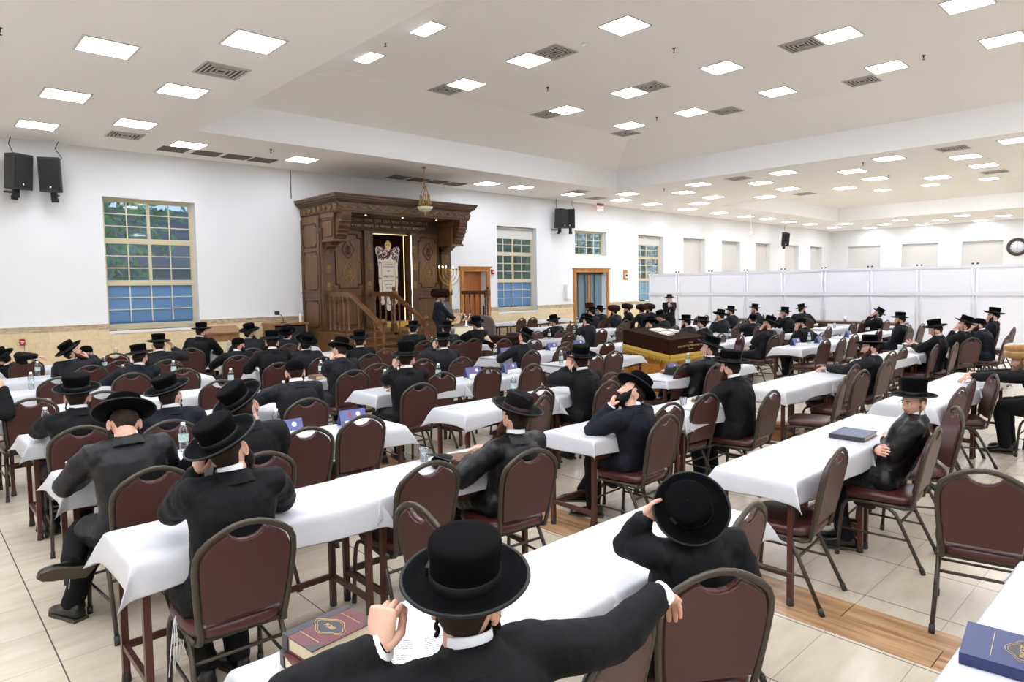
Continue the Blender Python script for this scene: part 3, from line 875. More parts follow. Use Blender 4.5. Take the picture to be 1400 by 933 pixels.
b = MB()
for i, s_ in enumerate(['12', '1', '2', '3', '4', '5', '6', '7', '8', '9', '10', '11']):
    vs, fs = text_mesh(s_, .085, .004, False)
    a = PI / 2 - i * PI / 6
    # face looks toward -X; its right hand (seen) is -Y
    b.add([(-.034 - p[2], -(p[0] + .25 * math.cos(a)), p[1] + .25 * math.sin(a)) for p in vs], [f[::-1] for f in fs], 0, False)
b.build('numerals', ['clockrim'], t)
b = MB()
for ang, ln, w_ in ((PI / 2 - 6.0 * PI / 6 - .02, .15, .016), (PI / 2 - .05, .23, .010)):
    b.bar((-.04, 0, 0), (-.04, -ln * math.cos(ang), ln * math.sin(ang)), w_, .006, 0, up=(1, 0, 0))
b.build('hands', ['clockrim'], t)
t = thing('hanging_camera', 'small white camera on a ceiling pole near far windows', 'camera', (28.5, 14.6, CZ))
MB().tube([(0, 0, 0), (0, 0, -.75)], .02, 8).build('pole', ['whitep'], t)
MB().box((-.10, -.12, -.9), (.10, .1, -.75)).build('body', ['whitep'], t, bevel=.02)
t = thing('wall_cable', 'thin grey cable running down wall beside the ark', 'cable', (7.62, WY, 0))
MB().tube([(0, -.01, CZ), (.0, -.01, 4.25)], .012, 6).build('cord', ['ventgrey'], t)

# ------------------------------------------------------------------ white partition screens across the hall
PY = [14.855, 13.6, 12.26, 10.945, 9.662, 8.393, 7.069, 5.791, 4.482, 3.2, 1.9, 0.6]
PXW = 21.0
for i in range(len(PY) - 1):
    y1, y0 = PY[i], PY[i + 1]
    t = thing('partition_screen', 'white vinyl partition screen, %s panel from the ark wall' % ORD[i], 'partition', (PXW, (y0 + y1) / 2, 0), 0, 'white partition screens')
    w = (y1 - y0) / 2
    s = MB()
    nx, nz = 14, 18
    vs = []
    for k in range(nz + 1):
        for j in range(nx + 1):
            u, z = -w + 2 * w * j / nx, .05 + 2.24 * k / nz
            d = .022 * noise.noise(V((u * 1.3 + i * 7, z * .9, 3.1))) + .010 * noise.noise(V((u * 4 + i, z * .6, 9)))
            vs.append((d, u, z))
    fs = [(k * (nx + 1) + j + 1, k * (nx + 1) + j, (k + 1) * (nx + 1) + j, (k + 1) * (nx + 1) + j + 1) for k in range(nz) for j in range(nx)]
    s.add(vs, fs)
    o = s.build('vinyl_sheet', ['vinylsheet'], t)
    so = o.modifiers.new('thick', 'SOLIDIFY')
    so.thickness = .003
    MB().box((-.03, -w, 1.50), (-.024, w, 1.60)).build('hem_band', ['vinylband'], t)
    MB().box((-.03, -w, 2.24), (-.022, w, 2.31)).build('top_hem', ['vinylband'], t)
    for sgn in (-1, 1):
        MB().tube([(0, sgn * (w - .055), 0), (0, sgn * (w - .055), 2.33)], .024, 10).build('post', ['ppost'], t)
        MB().box((-.25, sgn * (w - .055) - .03, 0), (.25, sgn * (w - .055) + .03, .03)).build('foot', ['ppost'], t)
        k_ = MB()
        k_.ell((0, sgn * (w - .055), 2.35), (.03, .03, .026), 0, 8, 6)
        k_.build('knob', ['black'], t)

# ------------------------------------------------------------------ what the windows look out on
tag(MB().quad((-20, WY + TH, -.3), (60, WY + TH, -.3), (60, 60, -.3), (-20, 60, -.3)).build('ground', ['grass']), kind='structure')
def tree(x, y, z0, h, r, n, seed, label):
    q = random.Random(seed)
    t = thing('tree', label, 'tree', (x, y, z0), 0, 'trees outside the windows')
    MB().tube([(0, 0, 0), (.1, 0, h * .4), (0, .1, h * .8)], [.2, .14, .05], 8).build('trunk', ['bark'], t)
    m_ = MB()
    for i in range(n):
        a, b, c = q.gauss(0, 1), q.gauss(0, 1), q.gauss(0, 1)
        L_ = math.sqrt(a * a + b * b + c * c)
        k = (q.random() ** .33)
        p = V((a / L_ * r * k, b / L_ * r * k * .8, h * .62 + c / L_ * h * .42 * k))
        s_ = q.uniform(.10, .22)
        u = V((q.gauss(0, 1), q.gauss(0, 1), q.gauss(0, 1))).normalized()
        w = u.orthogonal().normalized()
        m_.add([p - u * s_, p + w * s_ * .5, p + u * s_, p - w * s_ * .5], [(0, 1, 2, 3)], 0, False)
    m_.build('crown', ['leaf'], t)
tree(4.2, 23.5, -.3, 9, 3.0, 2600, 1, 'green leafy tree outside the nearest window, left side')
tree(12.5, 26.5, -.3, 9, 3.0, 2400, 2, 'green leafy tree outside the nearest window, right side')
tree(22.5, 24, -.3, 9, 3.0, 2200, 3, 'green tree outside the half shaded window')
tree(29.5, 25, -.3, 9, 3.0, 2200, 4, 'green tree outside the small window over folding door')
tree(36.0, 26, -.3, 8, 3.0, 1600, 5, 'green tree beyond the window next to the partition')
t = thing('neighbour_house', 'bluish house with grey roof outside the nearest window', 'house', (8.8, 31, -.3))
MB().box((-5, 0, 0), (5, 6, 3.2)).build('house_wall', ['siding'], t)
r_ = MB()
r_.add([(-5.4, -.5, 3.2), (5.4, -.5, 3.2), (5.4, 6.5, 3.2), (-5.4, 6.5, 3.2), (-3, 3, 6.0), (5.4, 3, 6.0)], [(0, 1, 5, 4), (2, 3, 4, 5), (3, 0, 4), (1, 2, 5)], 0, False)
r_.build('house_roof', ['roof'], t)
for x in (-2.6, -1.2, 2.0):
    MB().box((x, -.04, 1.2), (x + .8, .0, 2.3)).build('house_window', ['darkglass'], t)
t = thing('back_house', 'pale bluish house outside the half shaded window', 'house', (24.5, 30, -.3))
MB().box((-5, 0, 0), (9, 6, 3.6)).build('house_wall', ['siding'], t)
MB().add([(-5.4, -.5, 3.6), (9.4, -.5, 3.6), (9.4, 6.5, 3.6), (-5.4, 6.5, 3.6), (-3, 3, 6.0), (8, 3, 6.0)], [(0, 1, 5, 4), (2, 3, 4, 5), (3, 0, 4), (1, 2, 5)], 0, False).build('house_roof', ['roof'], t)

# ------------------------------------------------------------------ the carved ark
AX0, AX1, AYF, AYB = 7.85, 11.89, 15.40, 16.38
AXC = (AX0 + AX1) / 2
ark = thing('torah_ark', 'tall carved dark walnut ark with overhanging cornice against the wall', 'ark', (0, 0, 0))
def panel_frame(mb, put, u0, u1, v0, v1, d=.018, w=.03, notch=.07, mi=0):
    """raised moulding round a panel with notched corners"""
    n = notch
    pl = [(u0 + n, v0), (u1 - n, v0), (u1 - n, v0 + n), (u1, v0 + n), (u1, v1 - n), (u1 - n, v1 - n), (u1 - n, v1), (u0 + n, v1), (u0 + n, v1 - n), (u0, v1 - n), (u0, v0 + n), (u0 + n, v0 + n)]
    for i in range(len(pl)):
        a, b = pl[i], pl[(i + 1) % len(pl)]
        mb.tube([put(a[0], a[1]), put(b[0], b[1])], (d, w / 2), 6, mi)
def spiral(mb, put, c, r, turns, sgn, a0, rad, mi=0):
    pts = []
    for i in range(14):
        k = i / 13
        a = a0 + sgn * turns * 2 * PI * k
        rr = r * (1 - .8 * k)
        pts.append(put(c[0] + rr * math.cos(a), c[1] + rr * math.sin(a)))
    mb.tube(pts, [rad * (1 - .5 * i / 13) for i in range(14)], 5, mi)
def ornament(mb, put, c, w, h, mi=0, ring=True):
    """ogee medallion with scrollwork"""
    if ring:
        pts = []
        for i in range(25):
            a = 2 * PI * i / 24
            k = 1 + .14 * math.cos(4 * a)
            pts.append(put(c[0] + w * k * math.sin(a), c[1] + h * k * math.cos(a) * (1.1 if math.cos(a) > 0 else 1.0)))
        mb.tube(pts, .014, 6, mi)
    for sg in (-1, 1):
        spiral(mb, put, (c[0] + sg * w * .36, c[1] + h * .22), w * .32, 1.2, sg, PI / 2, .012, mi)
        spiral(mb, put, (c[0] + sg * w * .34, c[1] - h * .34), w * .30, 1.2, -sg, -PI / 2, .012, mi)
        mb.tube([put(c[0], c[1] - h * .65), put(c[0] + sg * w * .25, c[1] - h * .1), put(c[0], c[1] + h * .6)], .010, 5, mi)
    mb.ell(put(c[0], c[1] + h * .05), (w * .16, .02, h * .16), mi, 8, 6)
# core: two side blocks, back, header; the niche stays open in front
NX0, NX1, NZ0, NZ1 = 9.31, 10.49, 1.02, 3.36
b = MB()
b.box((AX0, AYF, 0), (NX0, AYB, 3.80))
b.box((NX1, AYF, 0), (AX1, AYB, 3.80))
b.box((NX0, AYF, NZ1), (NX1, AYB, 3.80))
b.box((NX0, AYF, 0), (NX1, AYB, NZ0))
b.box((NX0, AYF + .5, NZ0), (NX1, AYB, NZ1))
b.build('body', ['arkpanel'], ark)
put_s = lambda u, v: V((AX0 - .005, u, v))
put_r = lambda u, v: V((AX1 + .005, u, v))
for pt in (put_s, put_r):
    c = MB()
    panel_frame(c, pt, 15.50, 16.28, 2.98, 3.56)
    panel_frame(c, pt, 15.50, 16.28, 1.90, 2.86)
    panel_frame(c, pt, 15.50, 16.28, .95, 1.62)
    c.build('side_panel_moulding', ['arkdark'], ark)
sg = MB()
for (x, s_) in ((AX0, -1), (AX1, 1)):
    sg = MB()
    for z in (1.70, 1.80):
        sg.box((x - .03, AYF - .02, z), (x + .03, AYB, z + .035))
    sg.box((x - .02, AYF - .02, 0.0), (x + .02, AYF + .06, 3.7))
    sg.box((x - .02, AYB - .08, 0.0), (x + .02, AYB, 3.7))
    sg.build('corner_stile', ['arkwood'], ark)
sg = MB()
sg.box((AX0 - .02, AYF - .03, 1.70), (NX0, AYF, 1.735))
sg.build('string_moulding', ['arkwood'], ark)
sg = MB()
sg.box((NX1, AYF - .03, 1.70), (AX1 + .02, AYF, 1.735))
sg.box((NX1, AYF - .03, 1.80), (AX1 + .02, AYF, 1.83))
sg.build('string_moulding', ['arkwood'], ark)
putf = lambda u, v: V((u, AYF - .008, v))
for x0, x1 in ((AX0, AX0 + .34), (NX0 - .25, NX0), (NX1, NX1 + .25), (AX1 - .34, AX1)):
    p = MB()
    p.box((x0, AYF - .12, .85), (x1, AYF, 3.42))
    p.box((x0 - .02, AYF - .15, 3.36), (x1 + .02, AYF, 3.43))
    p.box((x0 - .02, AYF - .15, .85), (x1 + .02, AYF, 1.0))
    p.box((x0 - .015, AYF - .14, 1.69), (x1 + .015, AYF, 1.84))
    pl = p.build('pilaster', ['arkwood'], ark)
    pp = lambda u, v: V((u, AYF - .125, v))
    for z in (1.98, 2.42, 2.86, 3.2) if x1 - x0 > .3 else (2.0, 2.5, 3.0):
        o = MB()
        ornament(o, pp, ((x0 + x1) / 2, z), .125, .19, 0, False)
        o.build('carving', ['carve'], pl)
for x0, x1 in ((AX0 + .38, NX0 - .28), (NX1 + .28, AX1 - .38)):
    d = MB()
    d.box((x0 - .02, AYF - .03, 1.86), (x1 + .02, AYF, 3.38))
    dr = d.build('cabinet_door', ['arkpanel'], ark)
    mo = MB()
    panel_frame(mo, lambda u, v: V((u, AYF - .035, v)), x0 + .03, x1 - .03, 1.93, 3.32, .02, .035, .10)
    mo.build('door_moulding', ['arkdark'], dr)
    o = MB()
    pp = lambda u, v: V((u, AYF - .035, v))
    ornament(o, pp, ((x0 + x1) / 2, 2.92), .15, .20, 0)
    o.build('upper_medallion', ['arkdark'], dr)
    o = MB()
    ornament(o, pp, ((x0 + x1) / 2, 2.32), .15, .22, 0)
    o.build('lower_medallion', ['carve'], dr)
    kx = x1 - .07 if x1 < AXC else x0 + .07
    MB().lathe([(.03, 0), (.03, .006), (.012, .01), (.012, .03), (.02, .04), (.0, .05)], 12, 0, at((kx, AYF - .03, 2.6), (0, -1, 0))).build('knob', ['brass'], dr)
    lo = MB()
    panel_frame(lo, putf, x0, x1, .98, 1.62)
    lo.build('dado_moulding', ['arkdark'], ark)
# frieze board with two lines of gilded lettering
fz = MB()
fz.box((AX0, AYF - .06, 3.43), (AX1, AYF, 3.80))
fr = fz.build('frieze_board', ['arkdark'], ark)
tx = MB()
vs, fs = text_mesh('דע לפני מי אתה עומד לפני מלך מלכי המלכים', .115, .006)
w_ = max(p[0] for p in vs) - min(p[0] for p in vs)
tx.add([((p[0]) * 2.5 / w_ + AXC, AYF - .064 - p[2], p[1] + 3.70) for p in vs], fs, 0, False)
vs, fs = text_mesh('הקדוש ברוך הוא  שויתי ה לנגדי תמיד', .085, .006)
w_ = max(p[0] for p in vs) - min(p[0] for p in vs)
tx.add([((p[0]) * 2.3 / w_ + AXC, AYF - .064 - p[2], p[1] + 3.56) for p in vs], fs, 0, False)
tx.build('gilded_lettering', ['goldfoil'], fr)
# canopy: deep soffit, carved frieze with swags, dentils, crown moulding
CYF, CX0, CX1 = 14.36, 7.80, 11.93
cn = MB()
cn.box((CX0 + .05, CYF + .05, 3.76), (CX1 - .05, AYB, 3.80))
cn.box((CX0 + .03, CYF + .03, 3.80), (CX1 - .03, AYB, 4.0))
steps = [(0.0, 4.00, 4.03), (-.04, 4.03, 4.06), (-.075, 4.06, 4.10), (-.105, 4.10, 4.15), (-.125, 4.15, 4.19)]
for d, z0, z1 in steps:
    cn.box((CX0 + d, CYF + d, z0), (CX1 - d, AYB, z1))
can = cn.build('canopy', ['arkwood'], ark, bevel=.008)
sw = MB()
n_ = 15
for i in range(n_):
    x0 = CX0 + .06 + (CX1 - CX0 - .12) * i / n_
    x1 = CX0 + .06 + (CX1 - CX0 - .12) * (i + 1) / n_
    pts = [V((x0 + (x1 - x0) * k / 8, CYF + .02, 3.965 - .095 * math.sin(PI * k / 8))) for k in range(9)]
    sw.tube(pts, [.006 + .009 * math.sin(PI * k / 8) for k in range(9)], 6)
    sw.ell((x0, CYF + .02, 3.97), (.018, .018, .022), 0, 8, 6)
    sw.tube([(x0, CYF + .02, 3.96), (x0, CYF + .02, 3.86)], [.012, .004], 6)
for i in range(7):
    y0 = CYF + .1 + i * .27
    for k in (-1, 1):
        sw.tube([(CX0 + .02, y0, 3.83), (CX0 + .01, y0 + .06 * k, 3.90), (CX0 + .02, y0 + .10, 3.97)], [.018, .022, .012], 6)
        sw.tube([(CX1 - .02, y0, 3.83), (CX1 - .01, y0 + .06 * k, 3.90), (CX1 - .02, y0 + .10, 3.97)], [.018, .022, .012], 6)
sw.build('swag_carving', ['swag'], can)
dn = MB()
k = 0
x = CX0 + .02
while x < CX1 - .02:
    dn.box((x, CYF - .012, 4.0), (x + .025, CYF + .02, 4.03))
    x += .05
dn.build('dentils', ['arkdark'], can)
for i, x in enumerate((8.8, 9.9, 11.0)):
    MB().lathe([(.024, 0), (.02, -.006), (0, -.006)], 14, 0, Matrix.Translation((x, 14.75, 3.758)), cap=False).build('downlight', ['spot'], can)
# bracket boxes with scroll corbels at both ends
for x0, x1 in ((AX0 + .03, AX0 + .40), (AX1 - .40, AX1 - .03)):
    bk = MB()
    bk.box((x0, 14.72, 3.10), (x1, AYF, 3.76))
    bk.box((x0 - .02, 14.68, 3.08), (x1 + .02, AYF, 3.13))
    bk.box((x0 - .02, 14.66, 3.66), (x1 + .02, AYF, 3.76))
    br = bk.build('bracket', ['arkpanel'], ark)
    cb = MB()
    xm = (x0 + x1) / 2
    pr = [(14.72, 3.12), (14.66, 3.16), (14.62, 3.24), (14.58, 3.34), (14.50, 3.42), (14.47, 3.52), (14.42, 3.60), (14.40, 3.70), (14.40, 3.76), (14.72, 3.76)]
    cb.prism([(p[0], p[1]) for p in pr], x0 + .05, x1 - .05, 0, Matrix(((0, 0, 1, 0), (1, 0, 0, 0), (0, 1, 0, 0), (0, 0, 0, 1))))
    for z, y in ((3.25, 14.63), (3.35, 14.57), (3.45, 14.50), (3.55, 14.46)):
        cb.tube([(x0 + .04, y, z), (x1 - .04, y, z)], .035, 8)
    pr = [(AYF, 2.80), (15.34, 2.86), (15.22, 2.92), (15.12, 3.0), (14.98, 3.04), (14.92, 3.09), (AYF, 3.09)]
    cb.prism([(p[0], p[1]) for p in pr], x0 + .06, x1 - .06, 0, Matrix(((0, 0, 1, 0), (1, 0, 0, 0), (0, 1, 0, 0), (0, 0, 0, 1))))
    for z, y in ((2.9, 15.26), (3.0, 15.10)):
        cb.tube([(x0 + .05, y, z), (x1 - .05, y, z)], .035, 8)
    cb.build('scroll_corbel', ['arkwood'], br)
    pf = MB()
    for xx in (x0 - .006, x1 + .006):
        for (a, e) in (((14.78, 3.20), (15.34, 3.20)), ((15.34, 3.20), (15.34, 3.6)), ((15.34, 3.6), (14.78, 3.6)), ((14.78, 3.6), (14.78, 3.20))):
            pf.tube([(xx, *a), (xx, *e)], .012, 6)
    pf.build('bracket_moulding', ['arkdark'], br)
MB().box((NX0, AYF - .02, NZ1 - .005), (NX1 - .02, AYF, NZ1 + .013)).box((NX1 - .13, AYF + .02, NZ0), (NX1 - .115, AYF + .04, NZ1 - .02)).build('warm_light_strip', ['led'], ark)
MB().box((NX1 + .002, AYF - .145, NZ0 - .15), (NX1 + .02, AYF - .122, NZ1)).build('white_light_strip', ['ledwhite'], ark)
tag(MB().box((NX0 + .02, AYF - .25, .86), (NX1 + .03, AYF - .03, 1.02)).build('gold_step', ['goldthread'], None, bevel=.01), 'yellow gold covered step below the ark curtain', 'step')

# curtain in the niche
t = thing('ark_curtain', 'maroon velvet curtain with ivory embroidered panel in the ark', 'curtain', (0, 0, 0))
cm = MB()
nx, nz = 60, 6
vs = []
for k in range(nz + 1):
    for j in range(nx + 1):
        u = NX0 + .01 + (NX1 - NX0 - .02) * j / nx
        vs.append((u, AYF + .14 + .028 * math.sin(j * 1.25 + .4 * math.sin(k)), NZ0 + .02 + (NZ1 - NZ0 - .03) * k / nz))
cm.add(vs, [(k * (nx + 1) + j, k * (nx + 1) + j + 1, (k + 1) * (nx + 1) + j + 1, (k + 1) * (nx + 1) + j) for k in range(nz) for j in range(nx)])
o = cm.build('velvet_folds', ['velvet'], t)
so = o.modifiers.new('thick', 'SOLIDIFY')
so.thickness = .006
XF = Matrix(((1, 0, 0, 0), (0, 0, -1, 0), (0, 1, 0, 0), (0, 0, 0, 1)))      # prism x,y -> X,Z ; height -> -Y
pc = 9.88
def outline(pts):
    return [(pc + x, z) for x, z in pts] + [(pc - x, z) for x, z in reversed(pts)]
body = outline([(0.0, 1.30), (.06, 1.33), (.10, 1.42), (.12, 1.50), (.20, 1.47), (.27, 1.50), (.29, 1.60), (.30, 1.72), (.28, 1.9), (.30, 2.1), (.30, 2.5), (.33, 2.75), (.37, 2.86), (.38, 2.98), (.33, 3.05), (.22, 3.03), (.13, 2.98), (.08, 2.98)])
ym = AYF + .085
pn = MB()
pn.prism(body, -ym, -ym + .02, 0, XF)
pan = pn.build('embroidered_panel', ['ivory'], t)
em = MB()
q = random.Random(4)
pe = lambda u, v: V((u, ym - .025, v))
for i in range(60):
    x, z = q.uniform(-.34, .34), q.uniform(2.70, 3.03)
    if abs(x) < .10 and z > 2.95:
        continue
    spiral(em, pe, (pc + x * (1 if z > 2.8 else .85), z), q.uniform(.03, .055), 1.1, q.choice((-1, 1)), q.uniform(0, 6), .012)
for sg in (-1, 1):
    for z in (2.62, 2.2, 1.80, 1.6, 1.52):
        spiral(em, pe, (pc + sg * .27, z), .035, 1.2, sg, 0, .009)
    for z in (1.40, 1.55, 1.68):
        spiral(em, pe, (pc + sg * .09, z), .04, 1.1, -sg, 1, .009)
em.tube([pe(pc + .09 * math.cos(a), 1.58 + .11 * math.sin(a)) for a in [2 * PI * i / 20 for i in range(21)]], .008, 5)
em.build('coloured_scrolls', ['embro'], pan)
cr = MB()
cr.prism(outline([(0, 2.97), (.07, 2.97), (.085, 3.04), (.10, 3.10), (.06, 3.16), (.02, 3.20)]), -ym + .02, -ym + .04, 0, XF)
for k in (-1, 0, 1):
    cr.ell((pc + k * .05, ym - .045, 3.10), (.022, .02, .03), 0, 8, 6)
cr.build('crown', ['goldfoil'], pan)
bd = MB()
for a, e in (((-.21, 1.74), (-.21, 2.62)), ((.21, 1.74), (.21, 2.62)), ((-.21, 2.62), (.21, 2.62)), ((-.21, 1.74), (.21, 1.74))):
    bd.tube([pe(pc + a[0], a[1]), pe(pc + e[0], e[1])], .007, 5)
bd.build('panel_border', ['goldthread'], pan)
lt = MB()
for s_, z, sz, wd in (('נדבת לב', 2.56, .05, .26), ('לכבוד שבת ויום טוב', 2.50, .045, .34), ('לזכר', 2.38, .05, .08), ('הרבי הקדוש', 2.24, .09, .30), ('זכותו יגן עלינו', 2.12, .05, .32), ('שנת לפק', 2.02, .05, .2), ('תנצבה', 1.92, .05, .16), ('קדושת היכל התורה', 1.82, .045, .34)):
    vs, fs = text_mesh(s_, sz, .004)
    w_ = max(p[0] for p in vs) - min(p[0] for p in vs)
    lt.add([(pc + p[0] * wd / w_, ym - .026 - p[2], z + p[1]) for p in vs], fs, 0, False)
lt.build('embroidered_lettering', ['bookbrown'], pan)

# platform, steps and railings in front of the ark
t = thing('ark_platform', 'brown wooden platform with steps and turned railings before the ark', 'platform', (0, 0, 0))
PZ, PYF = .85, 14.15
b = MB()
b.box((7.72, PYF, 0), (12.48, AYF, PZ - .04))
b.box((7.70, PYF - .03, PZ - .04), (12.5, AYF, PZ))
b.build('deck', ['arkpanel'], t)
SX0, SX1 = 8.03, 9.22
for i in range(5):
    z = PZ * (5 - i) / 6
    y = PYF - .28 * (i + 1)
    s_ = MB()
    s_.box((SX0, y, 0), (SX1, y + .28, z - .035), 0)
    s_.box((SX0 - .01, y - .025, z - .035), (SX1 + .01, y + .28, z), 1)
    s_.build('step', ['arkpanel', 'railwood'], t)
def turned(mb, x, y, z0, z1, r):
    h = z1 - z0
    mb.lathe([(r * 1.3, 0), (r * 1.3, h * .10), (r * .7, h * .12), (r * 1.1, h * .17), (r * .6, h * .22), (r * .95, h * .40), (r * .7, h * .48), (r * 1.1, h * .52), (r * .6, h * .56), (r * .95, h * .75), (r * .6, h * .84), (r * 1.1, h * .88), (r * 1.3, h * .90), (r * 1.3, h)], 12, 0, Matrix.Translation((x, y, z0)))
def rail_run(p0, p1, n, newel0, newel1):
    p0, p1 = V(p0), V(p1)
    m_ = MB()
    m_.bar(p0, p1, .09, .06)
    m_.bar(p0 - V((0, 0, .05)), p1 - V((0, 0, .05)), .05, .05)
    m_.build('handrail', ['railwood'], t)
    zf = lambda k: (p0.z + (p1.z - p0.z) * k)
    base0, base1 = PZ, PZ + (p1.z - p0.z)
    for i in range(n):
        k = (i + .5) / n
        x, y = p0.x + (p1.x - p0.x) * k, p0.y + (p1.y - p0.y) * k
        bl = MB()
        turned(bl, x, y, max(0.0, base0 + (base1 - base0) * k), zf(k) - .07, .026)
        bl.build('baluster', ['railwood'], t)
    for w, p, bz in ((newel0, p0, base0), (newel1, p1, max(0, base1 - .1))):
        if w:
            nw = MB()
            nw.box((p.x - .05, p.y - .05, bz), (p.x + .05, p.y + .05, bz + .25))
            turned(nw, p.x, p.y, bz + .25, p.z - .02, .045)
            nw.box((p.x - .055, p.y - .055, p.z - .12), (p.x + .055, p.y + .055, p.z + .05))
            nw.ell((p.x, p.y, p.z + .11), (.055, .055, .065), 0, 12, 8)
            nw.build('newel_post', ['railwood'], t)
rail_run((8.0, AYF - .05, 1.80), (8.0, 14.2, 1.80), 5, False, False)
rail_run((9.22, AYF - .15, 1.79), (9.22, 14.2, 1.79), 4, False, True)
rail_run((8.0, 14.2, 1.80), (8.0, 12.78, 1.06), 2, False, True)
rail_run((9.22, 14.2, 1.79), (9.22, 12.85, 1.09), 3, False, True)
rail_run((12.34, AYF - .05, 1.78), (12.34, 14.2, 1.78), 5, False, True)

# menorah with burning lights
t = thing('menorah', 'tall gold branched menorah with burning lights right of the ark', 'menorah', (11.32, 14.62, PZ))
m_ = MB()
m_.lathe([(.17, 0), (.17, .03), (.10, .06), (.04, .10), (.03, .3), (.05, .36), (.028, .42), (.028, .9), (.05, .95), (.028, 1.0), (.028, 1.5), (.045, 1.52), (.035, 1.56)], 16)
m_.build('stem', ['gold'], t)
for r in (.13, .24, .35):
    for sg in (-1, 1):
        a_ = MB()
        pts = [V((sg * r * math.sin(k * PI / 2 / 8), 0, 1.45 - r * math.cos(k * PI / 2 / 8) + .02)) for k in range(9)] + [V((sg * r, 0, 1.54))]
        a_.tube(pts, .011, 8)
        a_.lathe([(.012, 0), (.03, .02), (.026, .06), (.03, .065)], 10, 0, Matrix.Translation((sg * r, 0, 1.53)))
        br = a_.build('branch', ['gold'], t)
        if not (sg > 0 and r > .2):
            MB().lathe([(.0, 0), (.016, .02), (.012, .045), (.0, .07)], 10, 0, Matrix.Translation((sg * r, 0, 1.595)), cap=False).build('flame', ['flame'], br)
t = thing('hanging_lamp', 'ornate brass and crystal hanging lamp on chains before the ark', 'lamp', (10.05, 13.95, 0))
m_ = MB()
m_.tube([(0, 0, CZ), (0, 0, 4.50)], .010, 6)
m_.lathe([(.0, 4.97), (.06, 4.97), (.05, 4.94), (.0, 4.93)], 14, cap=False)
m_.lathe([(.0, 4.52), (.05, 4.50), (.06, 4.47), (.02, 4.44)], 14, cap=False)
m_.build('rod', ['brass'], t)
for k in range(4):
    a = PI / 4 + k * PI / 2
    c_ = MB()
    c_.tube([V((.04 * math.cos(a), .04 * math.sin(a), 4.47)), V((.10 * math.cos(a), .10 * math.sin(a), 4.26)), V((.17 * math.cos(a), .17 * math.sin(a), 3.98))], .008, 6)
    for z in (4.28, 4.16, 4.05):
        rr = .10 + (4.26 - z) * .25
        c_.ell((rr * math.cos(a), rr * math.sin(a), z), (.018, .018, .022), 0, 8, 6)
    c_.build('chain', ['brass'], t)
m_ = MB()
for k in range(8):
    a = k * PI / 4
    m_.tube([V((.10 * math.cos(a), .10 * math.sin(a), 3.98)), V((.15 * math.cos(a), .15 * math.sin(a), 4.07)), V((.10 * math.cos(a), .10 * math.sin(a), 4.16)), V((.12 * math.cos(a), .12 * math.sin(a), 4.22))], .014, 6)
    m_.ell((.12 * math.cos(a), .12 * math.sin(a), 4.24), (.016, .016, .035), 0, 8, 6)
m_.build('leaf_scrolls', ['brass'], t)
MB().lathe([(.02, 3.84), (.09, 3.86), (.16, 3.90), (.21, 3.97), (.20, 3.975), (.10, 3.93), (.03, 3.92)], 24, cap=False).build('bowl', ['crystal'], t)
MB().lathe([(.0, 3.74), (.018, 3.76), (.008, 3.79), (.022, 3.82), (.02, 3.85)], 12, cap=False).build('finial', ['gold'], t)

# stands beside the ark
t = thing('small_cabinet', 'small light wood cabinet at the left foot of the ark', 'cabinet', (7.15, 15.95, 0))
b = MB()
for a, e in (((-.45, -.3, 0), (-.40, .3, 1.08)), ((.40, -.3, 0), (.45, .3, 1.08)), ((-.45, .27, 0), (.45, .3, 1.08)), ((-.47, -.32, 1.05), (.47, .32, 1.10)), ((-.4, -.3, .5), (.4, .3, .53)), ((-.4, -.3, .04), (.4, .3, .08))):
    b.box(a, e)
b.build('case', ['lecternwood'], t)
MB().box((-.38, -.27, .54), (.38, .26, 1.0)).build('dark_equipment', ['black'], t)
t = thing('table_microphone', 'small black microphone on the light wood cabinet', 'microphone', (7.05, 15.85, 1.10))
MB().lathe([(.07, 0), (.07, .015), (.0, .02)], 14, cap=False).tube([(0, 0, .01), (0, 0, .10), (-.05, 0, .20), (-.12, 0, .24)], .008, 6).build('stand', ['black'], t)
MB().box((-.2, -.05, .2), (-.1, .05, .3)).build('head', ['black'], t, bevel=.02)
tag(MB().lathe([(.03, 0), (.03, .2), (.012, .22), (.0, .22)], 12, 0, Matrix.Translation((7.5, 15.85, 1.10)), cap=False).build('white_candle', ['whitep']), 'white candle standing on the light wood cabinet', 'candle')
t = thing('reading_stand', 'light wood reading stand with slanted top by the left wall', 'lectern', (5.0, 14.35, 0), -.1)
b = MB()
b.add([(-.38, -.25, 1.02), (.38, -.25, 1.02), (.38, .25, 1.14), (-.38, .25, 1.14), (-.38, -.25, 1.05), (.38, -.25, 1.05), (.38, .25, 1.17), (-.38, .25, 1.17)], [(0, 3, 2, 1), (4, 5, 6, 7), (0, 1, 5, 4), (1, 2, 6, 5), (2, 3, 7, 6), (3, 0, 4, 7)], 0, False)
b.box((-.34, -.2, .86), (.34, .22, 1.02))
b.build('slanted_top', ['lecternwood'], t)
for x in (-.31, .31):
    for y in (-.18, .2):
        MB().box((x - .02, y - .02, 0), (x + .02, y + .02, .88)).build('leg', ['arkdark'], t)
t = thing('speakers_lectern', 'lectern table draped with a cream cloth before the standing leader', 'lectern', (9.62, 11.95, 0), -.15)
MB().box((-.36, -.26, 0), (.36, .26, .98)).build('pedestal', ['arkwood'], t)
